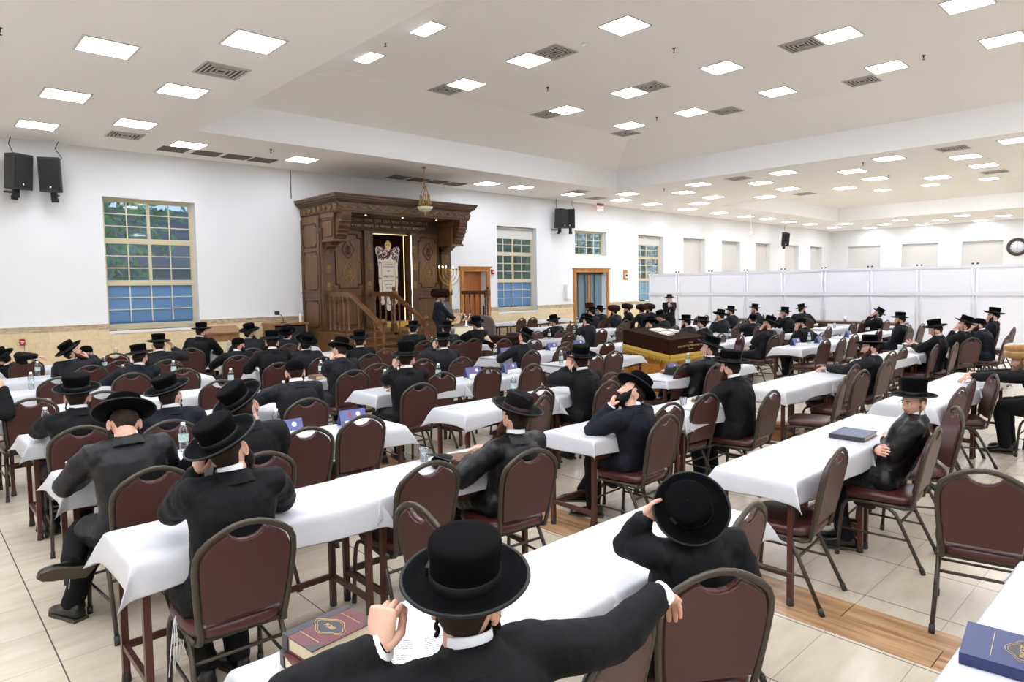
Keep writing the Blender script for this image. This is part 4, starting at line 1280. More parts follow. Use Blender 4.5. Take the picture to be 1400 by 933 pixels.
def drape(w, d, z, drop, seed, amp=.02, flare=.06, tilt=0.0, nx=28, ny=18):
    """cloth over a slab: flat middle, skirts that hang down all round with soft folds"""
    hw, hd = w / 2, d / 2
    us = [-hw - drop + (2 * (hw + drop)) * i / nx for i in range(nx + 1)]
    ws = [-hd - drop + (2 * (hd + drop)) * i / ny for i in range(ny + 1)]
    us = sorted(set([round(u, 4) for u in us if abs(abs(u) - hw) > .01] + [-hw, hw]))
    ws = sorted(set([round(u, 4) for u in ws if abs(abs(u) - hd) > .01] + [-hd, hd]))
    vs = []
    for y in ws:
        for x in us:
            ox, oy = max(0, abs(x) - hw), max(0, abs(y) - hd)
            sx, sy = (1 if x > 0 else -1), (1 if y > 0 else -1)
            mx, mn = max(ox, oy), min(ox, oy)
            cx, cy = max(-hw, min(hw, x)), max(-hd, min(hd, y))
            dd = mx + .14 * mn
            fold = noise.noise(V((x * 3.3 + seed * 3.7, y * 3.3, seed * 1.3))) * amp * min(1, mx / .05)
            qx = cx + (sx * (flare * mx + .45 * mn + fold + .006) if ox > 0 else 0)
            qy = cy + (sy * (flare * mx + .45 * mn + fold + .006) if oy > 0 else 0)
            zz = z - dd * (1 + .35 * noise.noise(V((x * 1.9 + seed, y * 1.9, 5)))) if mx > 0 else z + .0035 * (noise.noise(V((x * 9 + seed, y * 9, 2))) + .3)
            vs.append((qx, qy, zz + tilt * cy))
    n = len(us)
    fs = [(j * n + i, j * n + i + 1, (j + 1) * n + i + 1, (j + 1) * n + i) for j in range(len(ws) - 1) for i in range(n - 1)]
    return vs, fs
def cloth_obj(name, m_, vs, fs, loc, rz=0, label=None, group=None):
    mb = MB().add(vs, fs)
    o = mb.build(name, [m_], None, loc, rz)
    s_ = o.modifiers.new('thick', 'SOLIDIFY')
    s_.thickness = .003
    s_.offset = 1
    sb = o.modifiers.new('soft', 'SUBSURF')
    sb.levels = sb.render_levels = 1
    return tag(o, label, 'tablecloth', group)
vs, fs = drape(.74, .54, .99, .30, 77, .03, .12)
cloth_obj('lectern_cloth', 'creamcloth', vs, fs, (9.62, 11.95, 0), -.15, 'cream gold-edged cloth draped over the lectern by the standing leader')
t = thing('armchair', 'large grey upholstered armchair beside the cream lectern', 'armchair', (10.75, 12.75, 0), 2.2)
b = MB()
b.prism([(-.36, .0), (.36, .0), (.37, .5), (.30, .72), (.14, .80), (-.14, .80), (-.30, .72), (-.37, .5)], -.07, .07, 0, Matrix(((1, 0, 0, 0), (0, 0, -1, -.32), (0, 1, 0, .40), (0, 0, 0, 1))))
b.build('backrest', ['greyuph'], t, bevel=.05)
MB().box((-.34, -.28, .28), (.34, .34, .47)).build('seat', ['greyuph'], t, bevel=.04)
for sg in (-1, 1):
    MB().box((sg * .40 - .06, -.3, .25), (sg * .40 + .06, .30, .66)).build('arm', ['greyuph'], t, bevel=.03)
    for y in (-.25, .28):
        MB().tube([(sg * .34, y, 0), (sg * .34, y, .28)], .03, 8).build('leg', ['arkdark'], t)
t = thing('music_stand', 'black music stand with tilted desk behind the cream lectern', 'music stand', (10.0, 12.95, 0), .5)
MB().box((-.24, -.012, 0), (.24, .012, .36), 0, Matrix.Translation((0, 0, 1.22)) @ Matrix.Rotation(-.3, 4, 'X')).build('desk', ['black'], t)
MB().tube([(0, .03, 1.35), (0, .03, .1)], .014, 8).tube([(0, .03, .2), (.22, -.1, .0)], .01, 6).tube([(0, .03, .2), (-.22, -.1, .0)], .01, 6).tube([(0, .03, .2), (0, .28, .0)], .01, 6).build('pole', ['black'], t)
t = thing('silver_candelabra', 'small silver candelabra on the lectern beside the leader', 'candelabra', (9.80, 12.08, 1.0))
m_ = MB()
m_.lathe([(.07, 0), (.07, .02), (.02, .04), (.015, .2), (.03, .24), (.0, .26)], 12, cap=False)
for k in range(5):
    a = k * 2 * PI / 5
    m_.tube([(0, 0, .15), (.06 * math.cos(a), .06 * math.sin(a), .14), (.11 * math.cos(a), .11 * math.sin(a), .25)], .008, 6)
    m_.lathe([(.01, 0), (.028, .02), (.024, .05)], 8, 0, Matrix.Translation((.11 * math.cos(a), .11 * math.sin(a), .25)))
m_.build('branches', ['chrome'], t)
t = thing('covered_bench', 'long low bench under a dark brown velvet cover near the wood door', 'bench', (10.35, 11.55, 0), -1.25)
MB().box((-.82, -.26, 0), (.82, .26, .74)).build('bench_frame', ['arkwood'], t)
vs, fs = drape(1.7, .54, .76, .25, 12, .02, .05)
o = MB().add(vs, fs).build('velvet_cover', ['brownvelvet'], t)
o.modifiers.new('thick', 'SOLIDIFY').thickness = .006

# reading desk in the middle of the hall, slanted, under a fringed brown velvet cover
BX0, BX1, BY0, BY1 = 9.30, 10.42, 6.17, 7.10
t = thing('reading_desk', 'large wooden reading desk under a brown fringed velvet cover', 'desk', (0, 0, 0))
b = MB()
b.box((BX0 + .08, BY0 + .08, 0), (BX1 - .08, BY1 - .08, .92))
for x in (BX0 + .05, BX1 - .05):
    for y in (BY0 + .05, BY1 - .05):
        b.box((x - .05, y - .05, 0), (x + .05, y + .05, .95))
b.box((BX0 + .02, BY0 + .02, 0), (BX1 - .02, BY1 - .02, .10))
b.build('desk_body', ['oak'], t, bevel=.008)
pn = MB()
panel_frame(pn, lambda u, v: V((BX0 + .075, u, v)), BY0 + .15, BY1 - .15, .18, .6)
panel_frame(pn, lambda u, v: V((u, BY0 + .075, v)), BX0 + .15, BX1 - .15, .18, .6)
pn.build('panel_moulding', ['doorwood'], t)
tl = .14
b = MB()
zt = lambda y: 1.0 + tl * (y - BY0) / (BY1 - BY0)
DROP = .30
def ringz(y, d):
    return zt(y) - d
cv = []
for (x, y) in ((BX0, BY0), (BX1, BY0), (BX1, BY1), (BX0, BY1)):
    cv.append((x, y))
vs = [(x, y, zt(y)) for x, y in cv] + [(x + (.012 if x > 9.8 else -.012), y + (.012 if y > 6.6 else -.012), zt(y) - DROP) for x, y in cv]
b.add(vs, [(0, 1, 2, 3), (0, 4, 5, 1), (1, 5, 6, 2), (2, 6, 7, 3), (3, 7, 4, 0)], 0, False)
o = b.build('velvet_cover', ['brownvelvet'], t)
so = o.modifiers.new('thick', 'SOLIDIFY')
so.thickness = .012
so.offset = 0
fg = MB()
q = random.Random(3)
ring = [V(vs[4 + i]) for i in range(4)]
for i in range(4):
    a, e = ring[i], ring[(i + 1) % 4]
    n = ((e - a).cross(V((0, 0, 1)))).normalized()
    L_ = (e - a).length
    fg.bar(a + n * .01 + V((0, 0, .03)), e + n * .01 + V((0, 0, .03)), .05, .02, 0, up=n)
    k = int(L_ / .016)
    for j in range(k):
        p = a.lerp(e, (j + .5) / k) + n * .01
        z_ = .085 if (j // 2) % 2 == 0 else .06
        fg.tube([p, p - V((q.uniform(-.004, .004), 0, z_))], [.006, .008], 5)
fg.build('gold_fringe', ['goldthread'], o)
lt = MB()
for s_, z, sz, wd in (('נתנדב לזכות', .93, .03, .12), ('בית המדרש הגדול קהל עדת קודש', .875, .05, .78), ('תשפד', .82, .035, .14)):
    vs2, fs2 = text_mesh(s_, sz, .004)
    w_ = max(p[0] for p in vs2) - min(p[0] for p in vs2)
    lt.add([((BX0 + BX1) / 2 + .05 + p[0] * wd / w_, BY0 - .022 - p[2], z + p[1]) for p in vs2], fs2, 0, False)
lt.build('gold_lettering', ['goldfoil'], o)

# ------------------------------------------------------------------ tables under white plastic cloths
ROWS = ['front', 'second', 'third', 'fourth', 'fifth', 'sixth', 'seventh', 'eighth']
BLK = ['left block', 'centre block', 'right block', 'far right block', 'farthest block']
def blk(x):
    return 0 if x < 3.4 else 1 if x < 6.6 else 2 if x < 9.85 else 3 if x < 14.1 else 4
TY = [1.53, 3.17, 4.68, 6.20, 7.75, 9.30, 10.78, 12.35]
TABLES = []
for r, y in enumerate(TY):
    TABLES += [(.70, 1.92, y, r), (1.93, 3.12, y, r)]
for r in (0, 1, 2, 3, 4, 5, 6, 7):
    yy = TY[r] + (.13 if r == 0 else 0)
    TABLES += [(3.78, 4.99, yy, r), (5.0, 6.20, yy, r)]
TABLES += [(6.85, 8.42, 1.74, 0), (8.44, 9.75, 1.74, 0), (6.85, 8.05, 3.12, 1), (8.06, 9.25, 3.12, 1), (6.75, 8.9, 4.52, 2), (7.05, 8.9, 6.42, 3), (7.05, 8.3, 7.85, 4), (8.31, 9.5, 7.85, 4),
           (10.0, 11.3, 7.75, 4), (11.31, 12.6, 7.75, 4), (7.45, 8.65, 10.0, 5), (9.8, 11.0, 9.75, 5), (11.01, 12.2, 9.75, 5),
           (10.3, 11.55, 3.2, 1), (11.6, 12.95, 3.2, 1), (13.1, 14.4, 3.2, 1), (14.6, 15.9, 3.2, 1),
           (11.45, 12.65, 4.95, 2), (12.66, 13.9, 4.95, 2), (14.2, 15.5, 5.0, 2), (15.6, 16.9, 5.0, 2),
           (11.4, 12.7, 6.45, 3), (12.71, 13.9, 6.45, 3), (14.6, 15.9, 6.2, 3), (16.6, 17.9, 6.45, 3), (18.0, 19.2, 6.3, 3),
           (13.2, 14.5, 7.75, 4), (15.6, 16.9, 7.7, 4), (13.0, 14.2, 9.4, 5), (15.8, 17.1, 9.5, 5),
           (12.9, 14.1, 10.75, 6), (14.3, 16.2, 12.9, 7), (12.6, 13.9, 12.6, 7)]
TD = .50
def make_table_parts(root, L_):
    hw, hd = L_ / 2 - .02, TD / 2 - .015
    MB().box((-hw - .01, -hd - .01, .735), (hw + .01, hd + .01, .757)).build('tabletop', ['tabletop'], root)
    for sx in (-1, 1):
        for sy in (-1, 1):
            x, y = sx * (hw - .02), sy * (hd - .02)
            m_ = MB().box((x - .016, y - .016, .02), (x + .016, y + .016, .735))
            lg = m_.build('leg', ['tablesteel'], root)
            MB().lathe([(.021, 0), (.023, .006), (.019, .05), (.0, .051)], 10, 0, Matrix.Translation((x, y, 0))).build('foot_cap', ['steelcap'], lg)
    a = MB()
    for sy in (-1, 1):
        a.box((-hw + .036, sy * (hd - .02) - .012, .70), (hw - .036, sy * (hd - .02) + .012, .735))
        a.box((-hw + .036, sy * (hd - .02) - .010, .60), (hw - .036, sy * (hd - .02) + .010, .62))
    for sx in (-1, 1):
        a.box((sx * (hw - .02) - .012, -hd + .036, .70), (sx * (hw - .02) + .012, hd - .036, .735))
    a.build('apron_rails', ['tablesteel'], root)
    for sx in (-1, 1):
        MB().box((sx * (hw - .02) - .012, -hd + .036, .17), (sx * (hw - .02) + .012, hd - .036, .20)).build('end_stretcher', ['tablesteel'], root)
    MB().box((-hw + .036, hd - .034, .17), (hw - .036, hd - .008, .20)).build('long_stretcher', ['tablesteel'], root)
    w = MB()
    for i in range(5):
        y = -hd + .04 + (2 * hd - .08) * i / 4
        w.tube([(-hw + .04, y, .61), (hw - .04, y, .61)], .003, 5)
    n = int(L_ / .055)
    for i in range(n + 1):
        x = -hw + .05 + (2 * hw - .1) * i / n
        w.tube([(x, -hd + .02, .66), (x, -hd + .02, .612), (x, hd - .02, .612), (x, hd - .02, .66)], .003, 4)
    w.build('wire_book_rack', ['wire'], root)
tcache, ccache = {}, {}
cnt = {}
for i, (x0, x1, y, r) in enumerate(TABLES):
    L_ = round(x1 - x0, 1)
    xc, yc = (x0 + x1) / 2, y + TD / 2
    b_ = blk(xc)
    key = (r, b_)
    cnt[key] = cnt.get(key, 0) + 1
    where = '%s row from camera, %s, %s from left' % (ROWS[r], BLK[b_], ORD[cnt[key] - 1])
    if L_ not in tcache:
        t = thing('banquet_table', 'x', 'table')
        make_table_parts(t, L_)
        tcache[L_] = t
    else:
        t = copy_tree(tcache[L_])
    t.location = (xc, yc, 0)
    tag(t, 'brown steel table, ' + where, 'table', 'rows of narrow brown steel tables')
    ck = (L_, i % 6)
    if ck not in ccache:
        vs, fs = drape(x1 - x0 + .01, TD + .02, .7625, .115 + .035 * ((i * 7) % 3) / 2, i * 3 + 1, .014, .10, nx=34, ny=16)
        c = cloth_obj('tablecloth', 'cloth', vs, fs, (xc, yc, 0))
        ccache[ck] = c
    else:
        c = ccache[ck].copy()
        COL.objects.link(c)
        c.location = (xc, yc, 0)
    tag(c, 'white cloth on table, %s' % where, 'tablecloth', 'white plastic cloths on the narrow tables')
# foreground table at the lower right, and the tables along the ark wall
def extra_table(x0, x1, y, d, label, clabel, seed, drop=.14):
    t = thing('banquet_table', label, 'table', ((x0 + x1) / 2, y + d / 2, 0))
    global TD
    keep, TD = TD, d
    make_table_parts(t, x1 - x0)
    vs, fs = drape(x1 - x0 + .01, d + .02, .7625, drop, seed, .014, .10, nx=40, ny=16)
    cloth_obj('tablecloth', 'cloth', vs, fs, ((x0 + x1) / 2, y + d / 2, 0), 0, clabel)
    TD = keep
extra_table(2.16, 3.36, -.02, .54, 'narrow table in the lower right corner holding a blue book', 'white tablecloth in the lower right corner under a blue book', 91)
for i, (a, e) in enumerate(((12.6, 14.4), (14.45, 16.3), (16.35, 17.4))):
    extra_table(a, e, 15.55, .6, '%s table from left along the ark wall right of the wood door' % ORD[i], 'white cloth on %s table from left along the ark wall' % ORD[i], 95 + i, .10)
t = thing('long_sideboard', 'long dark wooden sideboard with small items before the partition', 'sideboard', (19.6, 8.3, 0))
MB().box((-.3, -2.6, .74), (.3, 2.6, .80)).build('top', ['arkwood'], t)
for k in range(6):
    MB().box((-.26, -2.5 + k, 0), (.26, -2.44 + k, .74)).build('upright', ['arkdark'], t)
b = MB()
for z in (.2, .45, .62):
    b.box((-.24, -2.5, z), (.24, 2.5, z + .02))
b.build('shelves', ['arkwood'], t)
for k, (y, h) in enumerate(((9.6, .09), (9.3, .12), (8.5, .10), (8.2, .12), (7.2, .11), (6.5, .11))):
    tag(MB().lathe([(.035, 0), (.04, .01), (.04, h), (.02, h + .02), (.02, h + .05), (.0, h + .05)], 10, 0, Matrix.Translation((19.55, y, .80)), cap=False).build('jar', ['black' if k < 4 else 'chrome']), 'small dark jar on the sideboard by the partition, %s from left' % ORD[k], 'jar', 'jars on the sideboard')

# ------------------------------------------------------------------ banquet chairs
def chair_proto():
    t = thing('banquet_chair', 'x', 'chair')
    RK = .2
    bm = Matrix(((1, 0, 0, 0), (0, -RK, .98, -.215 + .47 * RK), (0, 1, .196, 0), (0, 0, 0, 1)))
    half = [(-.180, .45), (-.192, .54), (-.203, .66), (-.209, .76), (-.205, .815), (-.188, .853), (-.150, .886), (-.10, .915), (-.05, .933), (0, .939)]
    path = half + [(-x, z) for x, z in reversed(half[:-1])]
    pts = [bm @ V((x, z, 0)) for x, z in path]
    low_l = [V((-.186, -.10, .405)), V((-.186, -.16, .402)), V((-.183, -.20, .415))]
    low_r = [V((-p.x, p.y, p.z)) for p in low_l]
    f = MB()
    f.tube(low_l + pts + low_r[::-1], (.0150, .0118), 10, up=(0, 1, 0.2))
    f.build('back_frame', ['steel'], t)
    hp = [(-.168, .505), (-.178, .56), (-.189, .66), (-.195, .76), (-.190, .805), (-.175, .838), (-.142, .868), (-.094, .897), (-.075, .902), (-.062, .884), (-.035, .868), (0, .862)]
    poly = hp + [(-x, z) for x, z in reversed(hp[:-1])]
    b = MB()
    b.prism(poly, -.002, .026, 0, bm)
    b.build('backrest', ['vinyl'], t, bevel=.009)
    b = MB()
    b.prism([(x * .985, z + (.004 if z < .6 else -.003)) for x, z in poly], -.012, -.0025, 0, bm)
    b.build('back_panel', ['vinylback'], t, bevel=.004)
    s = MB()
    rings = [(.90, .425), (1.0, .43), (1.035, .452), (1.02, .472), (.95, .484), (.75, .490), (.4, .493), (.05, .494)]
    n = 32
    vs, fs = [], []
    for k, z in rings:
        for i in range(n):
            a = 2 * PI * i / n
            ca, sa = math.cos(a), math.sin(a)
            e = .45
            x = .213 * math.copysign(abs(ca) ** e, ca) * k
            y = .215 * math.copysign(abs(sa) ** e, sa) * k + .005
            x *= 1 + .06 * (y / .21)
            vs.append((x, y, z))
    for j in range(len(rings) - 1):
        for i in range(n):
            fs.append((j * n + i, j * n + (i + 1) % n, (j + 1) * n + (i + 1) % n, (j + 1) * n + i))
    fs.append(tuple(range(n - 1, -1, -1)))
    fs.append(tuple((len(rings) - 1) * n + i for i in range(n)))
    s.add(vs, fs)
    s.build('seat', ['vinyl'], t)
    MB().box((-.19, -.19, .408), (.19, .19, .427)).build('seat_board', ['steelcap'], t)
    for sx in (-1, 1):
        lg = MB().tube([V((sx * .197, -.17, .412)), V((sx * .200, .05, .412)), V((sx * .203, .15, .410)), V((sx * .206, .192, .395)), V((sx * .209, .214, .355)), V((sx * .211, .224, .29)), V((sx * .215, .245, .01))], .0125, 9, up=(1, 0, 0)).build('leg', ['steel'], t)
        MB().tube([(sx * .2140, .2415, .045), (sx * .2152, .2455, 0)], .016, 10).build('foot_cap', ['steelcap'], lg)
        lg = MB().tube([V((sx * .190, .02, .400)), V((sx * .194, -.07, .392)), V((sx * .198, -.11, .365)), V((sx * .202, -.145, .30)), V((sx * .217, -.285, .01))], .0125, 9, up=(1, 0, 0)).build('leg', ['steel'], t)
        MB().tube([(sx * .2155, -.270, .045), (sx * .2172, -.288, 0)], .016, 10).build('foot_cap', ['steelcap'], lg)
        MB().tube([(sx * .2125, .231, .20), (sx * .2065, -.193, .20)], .008, 7).build('stretcher', ['steel'], t)
    MB().tube([(-.2125, .229, .24), (.2125, .229, .24)], .008, 7).build('stretcher', ['steel'], t)
    MB().tube([(-.20, -.14, .305), (.20, -.14, .305)], .009, 7).build('stretcher', ['steel'], t)
    return t
CH = [(1.42,12.16),(2.57,12.10),(2.34,10.75),(1.90,10.33),(2.08,11.68),(2.08,8.99),(1.37,9.21),(0.90,7.56),(1.48,7.56),(3.71,12.06),(2.84,10.30),(2.65,8.97),(3.77,10.10),(2.58,7.47),(3.76,8.64),(4.41,11.17),(5.22,11.51),(4.52,8.87),(5.19,8.69),(5.80,9.22),(4.60,7.51),(4.03,7.13),(2.69,5.59),(3.93,5.60),(5.30,7.47),(7.15,10.02),(7.54,9.50),(8.04,9.67),(8.33,9.14),(14.10,14.64),(14.61,14.67),(10.19,10.10),(8.62,8.62),(5.79,7.24),(4.62,6.14),(5.29,6.08),(7.12,7.17),(5.85,5.89),(4.55,4.46),(4.20,4.10),(13.14,11.71),(10.84,9.98),(10.26,9.23),(8.50,7.73),(7.77,7.13),(7.30,6.08),(11.54,9.40),(11.96,9.22),(13.32,10.23),(9.0,7.2),(7.81,6.13),(5.83,4.63),(5.33,4.25),(17.89,10.84),(18.42,10.88),(13.47,7.24),(11.64,6.14),(16.16,8.53),(14.31,7.14),(11.91,5.62),(13.07,6.01),(7.13,4.49),(7.30,4.17),(14.89,5.81),(17.09,6.08),(17.85,6.13),(18.13,5.67),(11.64,4.59),(12.15,4.50),(13.08,4.63),(14.74,4.75),(16.56,4.73),(15.30,4.34),(8.29,2.92),(7.84,2.68),(7.17,2.63),(10.22,3.12),(10.88,3.17),(8.96,2.79),(17.05,4.6),(11.67,2.95),(12.18,2.81),(13.33,2.85),(15.29,2.85),(16.17,3.08),(16.70,2.86),(7.76,1.64),(8.32,1.57),(7.11,1.59),(1.06,2.81),(2.17,3.01),(2.77,2.80),(1.69,2.47),(1.52,1.15),(2.03,1.14),(2.75,1.39),(4.04,1.50),(5.06,1.26),(4.08,0.80),(2.62,4.51),(2.11,4.41),(1.59,3.93),(1.02,4.04),(0.97,5.69),(1.50,5.44),(4.21,2.81),(4.67,3.08),(5.28,3.10),(5.83,2.76),(5.98,1.36)]
CYAW = {(3.71,12.06): -38, (1.69,2.47): -92, (11.64,6.14): 48, (5.98,1.36): 30, (2.75,1.39): 5, (2.03,1.14): -33, (4.08,0.80): -78, (1.52,1.15): 8, (13.33,2.85): -30, (4.20,4.10): 20, (8.32,1.57): 25, (13.07, 6.01): 10, (7.17, 2.63): 12, (4.04, 1.50): 5, (5.06, 1.26): 4, (15.29, 2.85): 12, (.97, 5.69): -4, (1.06, 2.81): -3, (2.77, 2.80): -6}

CYR = random.Random(11)
CHY = [math.radians(CYAW.get(p, CYR.uniform(-4, 4))) for p in CH]
CHC = [V((p[0], p[1], 0)) + Matrix.Rotation(a, 3, 'Z') @ V((0, .31, 0)) for p, a in zip(CH, CHY)]

# ------------------------------------------------------------------ people
def Rz(a): return Matrix.Rotation(a, 3, 'Z')
def head_geo(nt, npn):
    """head as one surface; local: centre of skull, y forward, z up (metres, adult)"""
    m_ = MB()
    vs = []
    def shape(d):
        x, y, z = .074 * d.x, .096 * d.y, .116 * d.z
        if d.z < 0:
            t = -d.z
            x *= 1 - .32 * t ** 1.4
            if d.y < 0:
                y *= 1 - .42 * t
            else:
                y *= 1 - .06 * t
        f = max(0, d.y)
        g = lambda cx, cz, r: math.exp(-((x - cx) ** 2 + (z - cz) ** 2) / (r * r))
        if f > .2:
            nz = max(0.0, min(1.0, (.022 - z) / .052)) if z > -.034 else max(0.0, 1 - (-.034 - z) / .010)
            y += .026 * nz * math.exp(-(x / .0115) ** 2)
            y += .007 * math.exp(-(x / .019) ** 2 - ((z + .030) / .010) ** 2)
            for s_ in (-1, 1):
                y -= .010 * g(s_ * .031, .006, .017)
                y += .004 * g(s_ * .028, .028, .018)
                y += .004 * g(s_ * .042, -.03, .022)
            y += .006 * math.exp(-(x / .022) ** 2) * (math.exp(-((z + .056) / .006) ** 2) + 1.1 * math.exp(-((z + .070) / .007) ** 2)) - .004 * math.exp(-(x / .024) ** 2 - ((z + .0632) / .003) ** 2)
            y += .010 * g(0, -.098, .020)
        return V((x, y, z))
    for i in range(nt + 1):
        th = PI * i / nt
        for k in range(npn):
            ph = 2 * PI * k / npn + PI / 2
            vs.append(shape(V((math.sin(th) * math.cos(ph), math.sin(th) * math.sin(ph), math.cos(th)))))
    for i in range(nt):
        for k in range(npn):
            a = i * npn + k
            b = i * npn + (k + 1) % npn
            f = (a, a + npn, b + npn, b)
            c = (vs[f[0]] + vs[f[1]] + vs[f[2]] + vs[f[3]]) / 4
            lip = abs(c.x) < .024 and -.078 < c.z < -.050 and c.y > .075
            m_.f.append(f)
            m_.m.append(1 if lip else 0)
            m_.sm.append(True)
    m_.v = [tuple(p) for p in vs]
    for s_ in (-1, 1):
        e = MB()
        mt = Matrix.Translation((s_ * .075, -.006, -.014)) @ Matrix.Rotation(s_ * -.35, 4, 'Z') @ Matrix.Rotation(-.15, 4, 'X')
        pts = [V((s_ * .004, .016 * math.cos(a), .030 * math.sin(a))) for a in [-PI * .62 + 1.35 * PI * i / 9 for i in range(10)]]
        m_.tube([mt @ p for p in pts], [.006 + .002 * math.sin(PI * i / 9) for i in range(10)], 7, 0)
        m_.ell((0, 0, 0), (.006, .016, .027), 0, 10, 8, mt)
        m_.ell((s_ * .002, .004, -.026), (.006, .009, .010), 0, 8, 6, mt)
        m_.ell((s_ * .031, .0775, .006), (.0125, .011, .0085), 3, 12, 8)
        m_.ell((s_ * .031, .0865, .006), (.0052, .003, .0055), 4, 10, 6)
        m_.tube([(s_ * .016, .0955, .026), (s_ * .030, .094, .031), (s_ * .048, .080, .026)], [.003, .0042, .002], 6, 2)
        m_.tube([(s_ * .019, .0845, .008), (s_ * .031, .0885, .0145), (s_ * .044, .080, .009)], .0022, 5, 0)
    return m_
HEADS = {0: head_geo(26, 34), 1: head_geo(56, 72)}
def hand_geo(side, curl, thumb, seg):
    """wrist at origin, fingers along +y, palm facing -z; thumb on +x for the left hand"""
    m_ = MB()
    mir = 1 if side < 0 else -1
    m_.tube([(0, -.012, 0), (0, .006, 0), (0, .03, 0), (0, .06, .001), (0, .088, 0)], [(.024, .018), (.028, .019), (.036, .018), (.040, .017), (.039, .013)], seg + 4, 0, up=(0, 0, 1), round_ends=True)
    for i, (x, y, L_, r) in enumerate(((.029, .088, .072, .0088), (.010, .093, .079, .0092), (-.010, .091, .073, .0088), (-.028, .082, .058, .0078))):
        p = V((mir * x, y - .012, 0))
        a = curl[0] * (1 + .08 * i)
        sp = mir * (1.5 - i) * .055
        pts = [p.copy()]
        ang = a
        for j, k in enumerate((.46, .30, .24)):
            d = V((math.sin(sp) * math.cos(ang), math.cos(ang), -math.sin(ang)))
            steps = 2
            for s_ in range(steps):
                p = p + d * (L_ * k / steps)
                pts.append(p.copy())
            ang += curl[1] if j == 0 else curl[2]
        m_.tube(pts, [r * 1.05, r * 1.02, r * 1.06, r * .96, r, r * .9, r * .78], seg, 0, up=(1, 0, 0), round_ends=True)
    p0 = V((mir * .022, .012, -.004))
    p1 = V((mir * (.045 - thumb * .006), .040, -.012 - thumb * .016))
    p2 = V((mir * (.056 - thumb * .028), .068, -.017 - thumb * .026))
    p3 = V((mir * (.058 - thumb * .050), .092, -.019 - thumb * .030))
    m_.tube([p0, (p0 + p1) / 2, p1, (p1 + p2) / 2, p2, (p2 + p3) / 2, p3], [.016, .0145, .0115, .0102, .0108, .0098, .008], seg, 0, up=(0, 0, 1), round_ends=True)
    return m_
CURL = {'relax': ((.30, .35, .25), .3), 'flat': ((.08, .12, .08), .1), 'fist': ((1.25, 1.45, .8), 1.0), 'curl': ((.62, .75, .5), .6), 'grip': ((.95, 1.15, .7), .85), 'drape': ((.55, .30, .2), .1)}
HANDS = {(s_, k, l): hand_geo(s_, c, t_, 6 if l == 0 else 10) for s_ in (-1, 1) for k, (c, t_) in CURL.items() for l in (0, 1)}

# hats, built once; local frame: brim plane at z = 0
def fur_lathe(prof, seg, amp, seed, sx=1, sy=1):
    m_ = MB()
    n = len(prof)
    q = random.Random(seed)
    vs = []
    for i, (r, z) in enumerate(prof):
        for k in range(seg):
            a = 2 * PI * k / seg
            j = amp * (q.random() - .3) * min(1, r / .08)
            vs.append(((r + j) * math.cos(a) * sx, (r + j) * math.sin(a) * sy, z + amp * (q.random() - .5)))
    fs = [(i * seg + k, i * seg + (k + 1) % seg, (i + 1) * seg + (k + 1) % seg, (i + 1) * seg + k) for i in range(n - 1) for k in range(seg)]
    fs.append(tuple(range(seg - 1, -1, -1)))
    fs.append(tuple((n - 1) * seg + k for k in range(seg)))
    m_.add(vs, fs)
    return m_
def dense(pr, k):
    out = []
    for a, b in zip(pr[:-1], pr[1:]):
        for i in range(k):
            out.append((a[0] + (b[0] - a[0]) * i / k, a[1] + (b[1] - a[1]) * i / k))
    return out + [pr[-1]]
HATM = {}
def hat_flat(key, R_, h, felt, band, curl=.012, top=1.04, pinch=False):
    m_ = MB()
    c = .0885
    prof = [(c, -.004), (c + .03, -.004), (R_ - .02, -.002 + curl * .3), (R_ - .004, curl), (R_, curl + .005), (R_ - .006, curl + .008), (R_ - .022, .004 + curl * .3), (c + .03, .002), (c + .004, .006), (c, .014), (c * .985, .05), (c * 1.0, h * .6), (c * top, h * .82), (c * top * .985, h * .91), (c * top * .93, h * .965), (c * .80, h * .99), (c * .5, h * 1.0), (.001, h * .995)]
    m_.lathe(prof, 48, 0, None, True, 1.0, 1.07, cap=False)
    if pinch:
        nv = []
        for (x, y, z) in m_.v:
            if z > h * .5:
                k = (z - h * .5) / (h * .5)
                x *= 1 - .25 * k * max(0, y / .1)
                if abs(x) < .04:
                    z -= .022 * k * math.exp(-(x / .022) ** 2)
            nv.append((x, y, z))
        m_.v = nv
    b = MB()
    b.lathe([(c + .0015, .008), (c * .992 + .0025, .012), (c * .99 + .0025, .036), (c * .99 + .001, .038)], 48, 0, None, True, 1.0, 1.10, cap=False)
    b.box((-c - .010, -.018, .010), (-c - .001, .018, .036))
    e = MB()
    e.tube([V((R_ * math.cos(2 * PI * i / 64), R_ * 1.07 * math.sin(2 * PI * i / 64), curl + .004)) for i in range(64)], .0052, 7, closed=True)
    HATM[key] = (m_.mesh('hat', [felt]), [('hat_band', b.mesh('hat_band', [band])), ('brim_binding', e.mesh('brim_binding', ['binding']))])
hat_flat('flat', .158, .120, 'felt', 'band')
hat_flat('tall', .155, .150, 'felt', 'band', .004)
hat_flat('wide', .167, .118, 'felt', 'band', .020)
hat_flat('low', .154, .105, 'felt', 'band', .010)
hat_flat('fedora', .152, .125, 'felt', 'band', .016, 1.0, True)
hat_flat('brown', .162, .120, 'feltbrown', 'bandred', .022, .98, True)
s_ = fur_lathe(dense([(.085, -.03), (.13, -.035), (.165, -.015), (.178, .03), (.174, .075), (.150, .100), (.115, .108), (.09, .100)], 3), 80, .012, 1)
v_ = MB().lathe([(.112, .09), (.10, .115), (.06, .125), (.001, .127)], 24, cap=False)
HATM['shtreimel'] = (s_.mesh('fur_hat', ['fur']), [('velvet_crown', v_.mesh('velvet_crown', ['velvet']))])
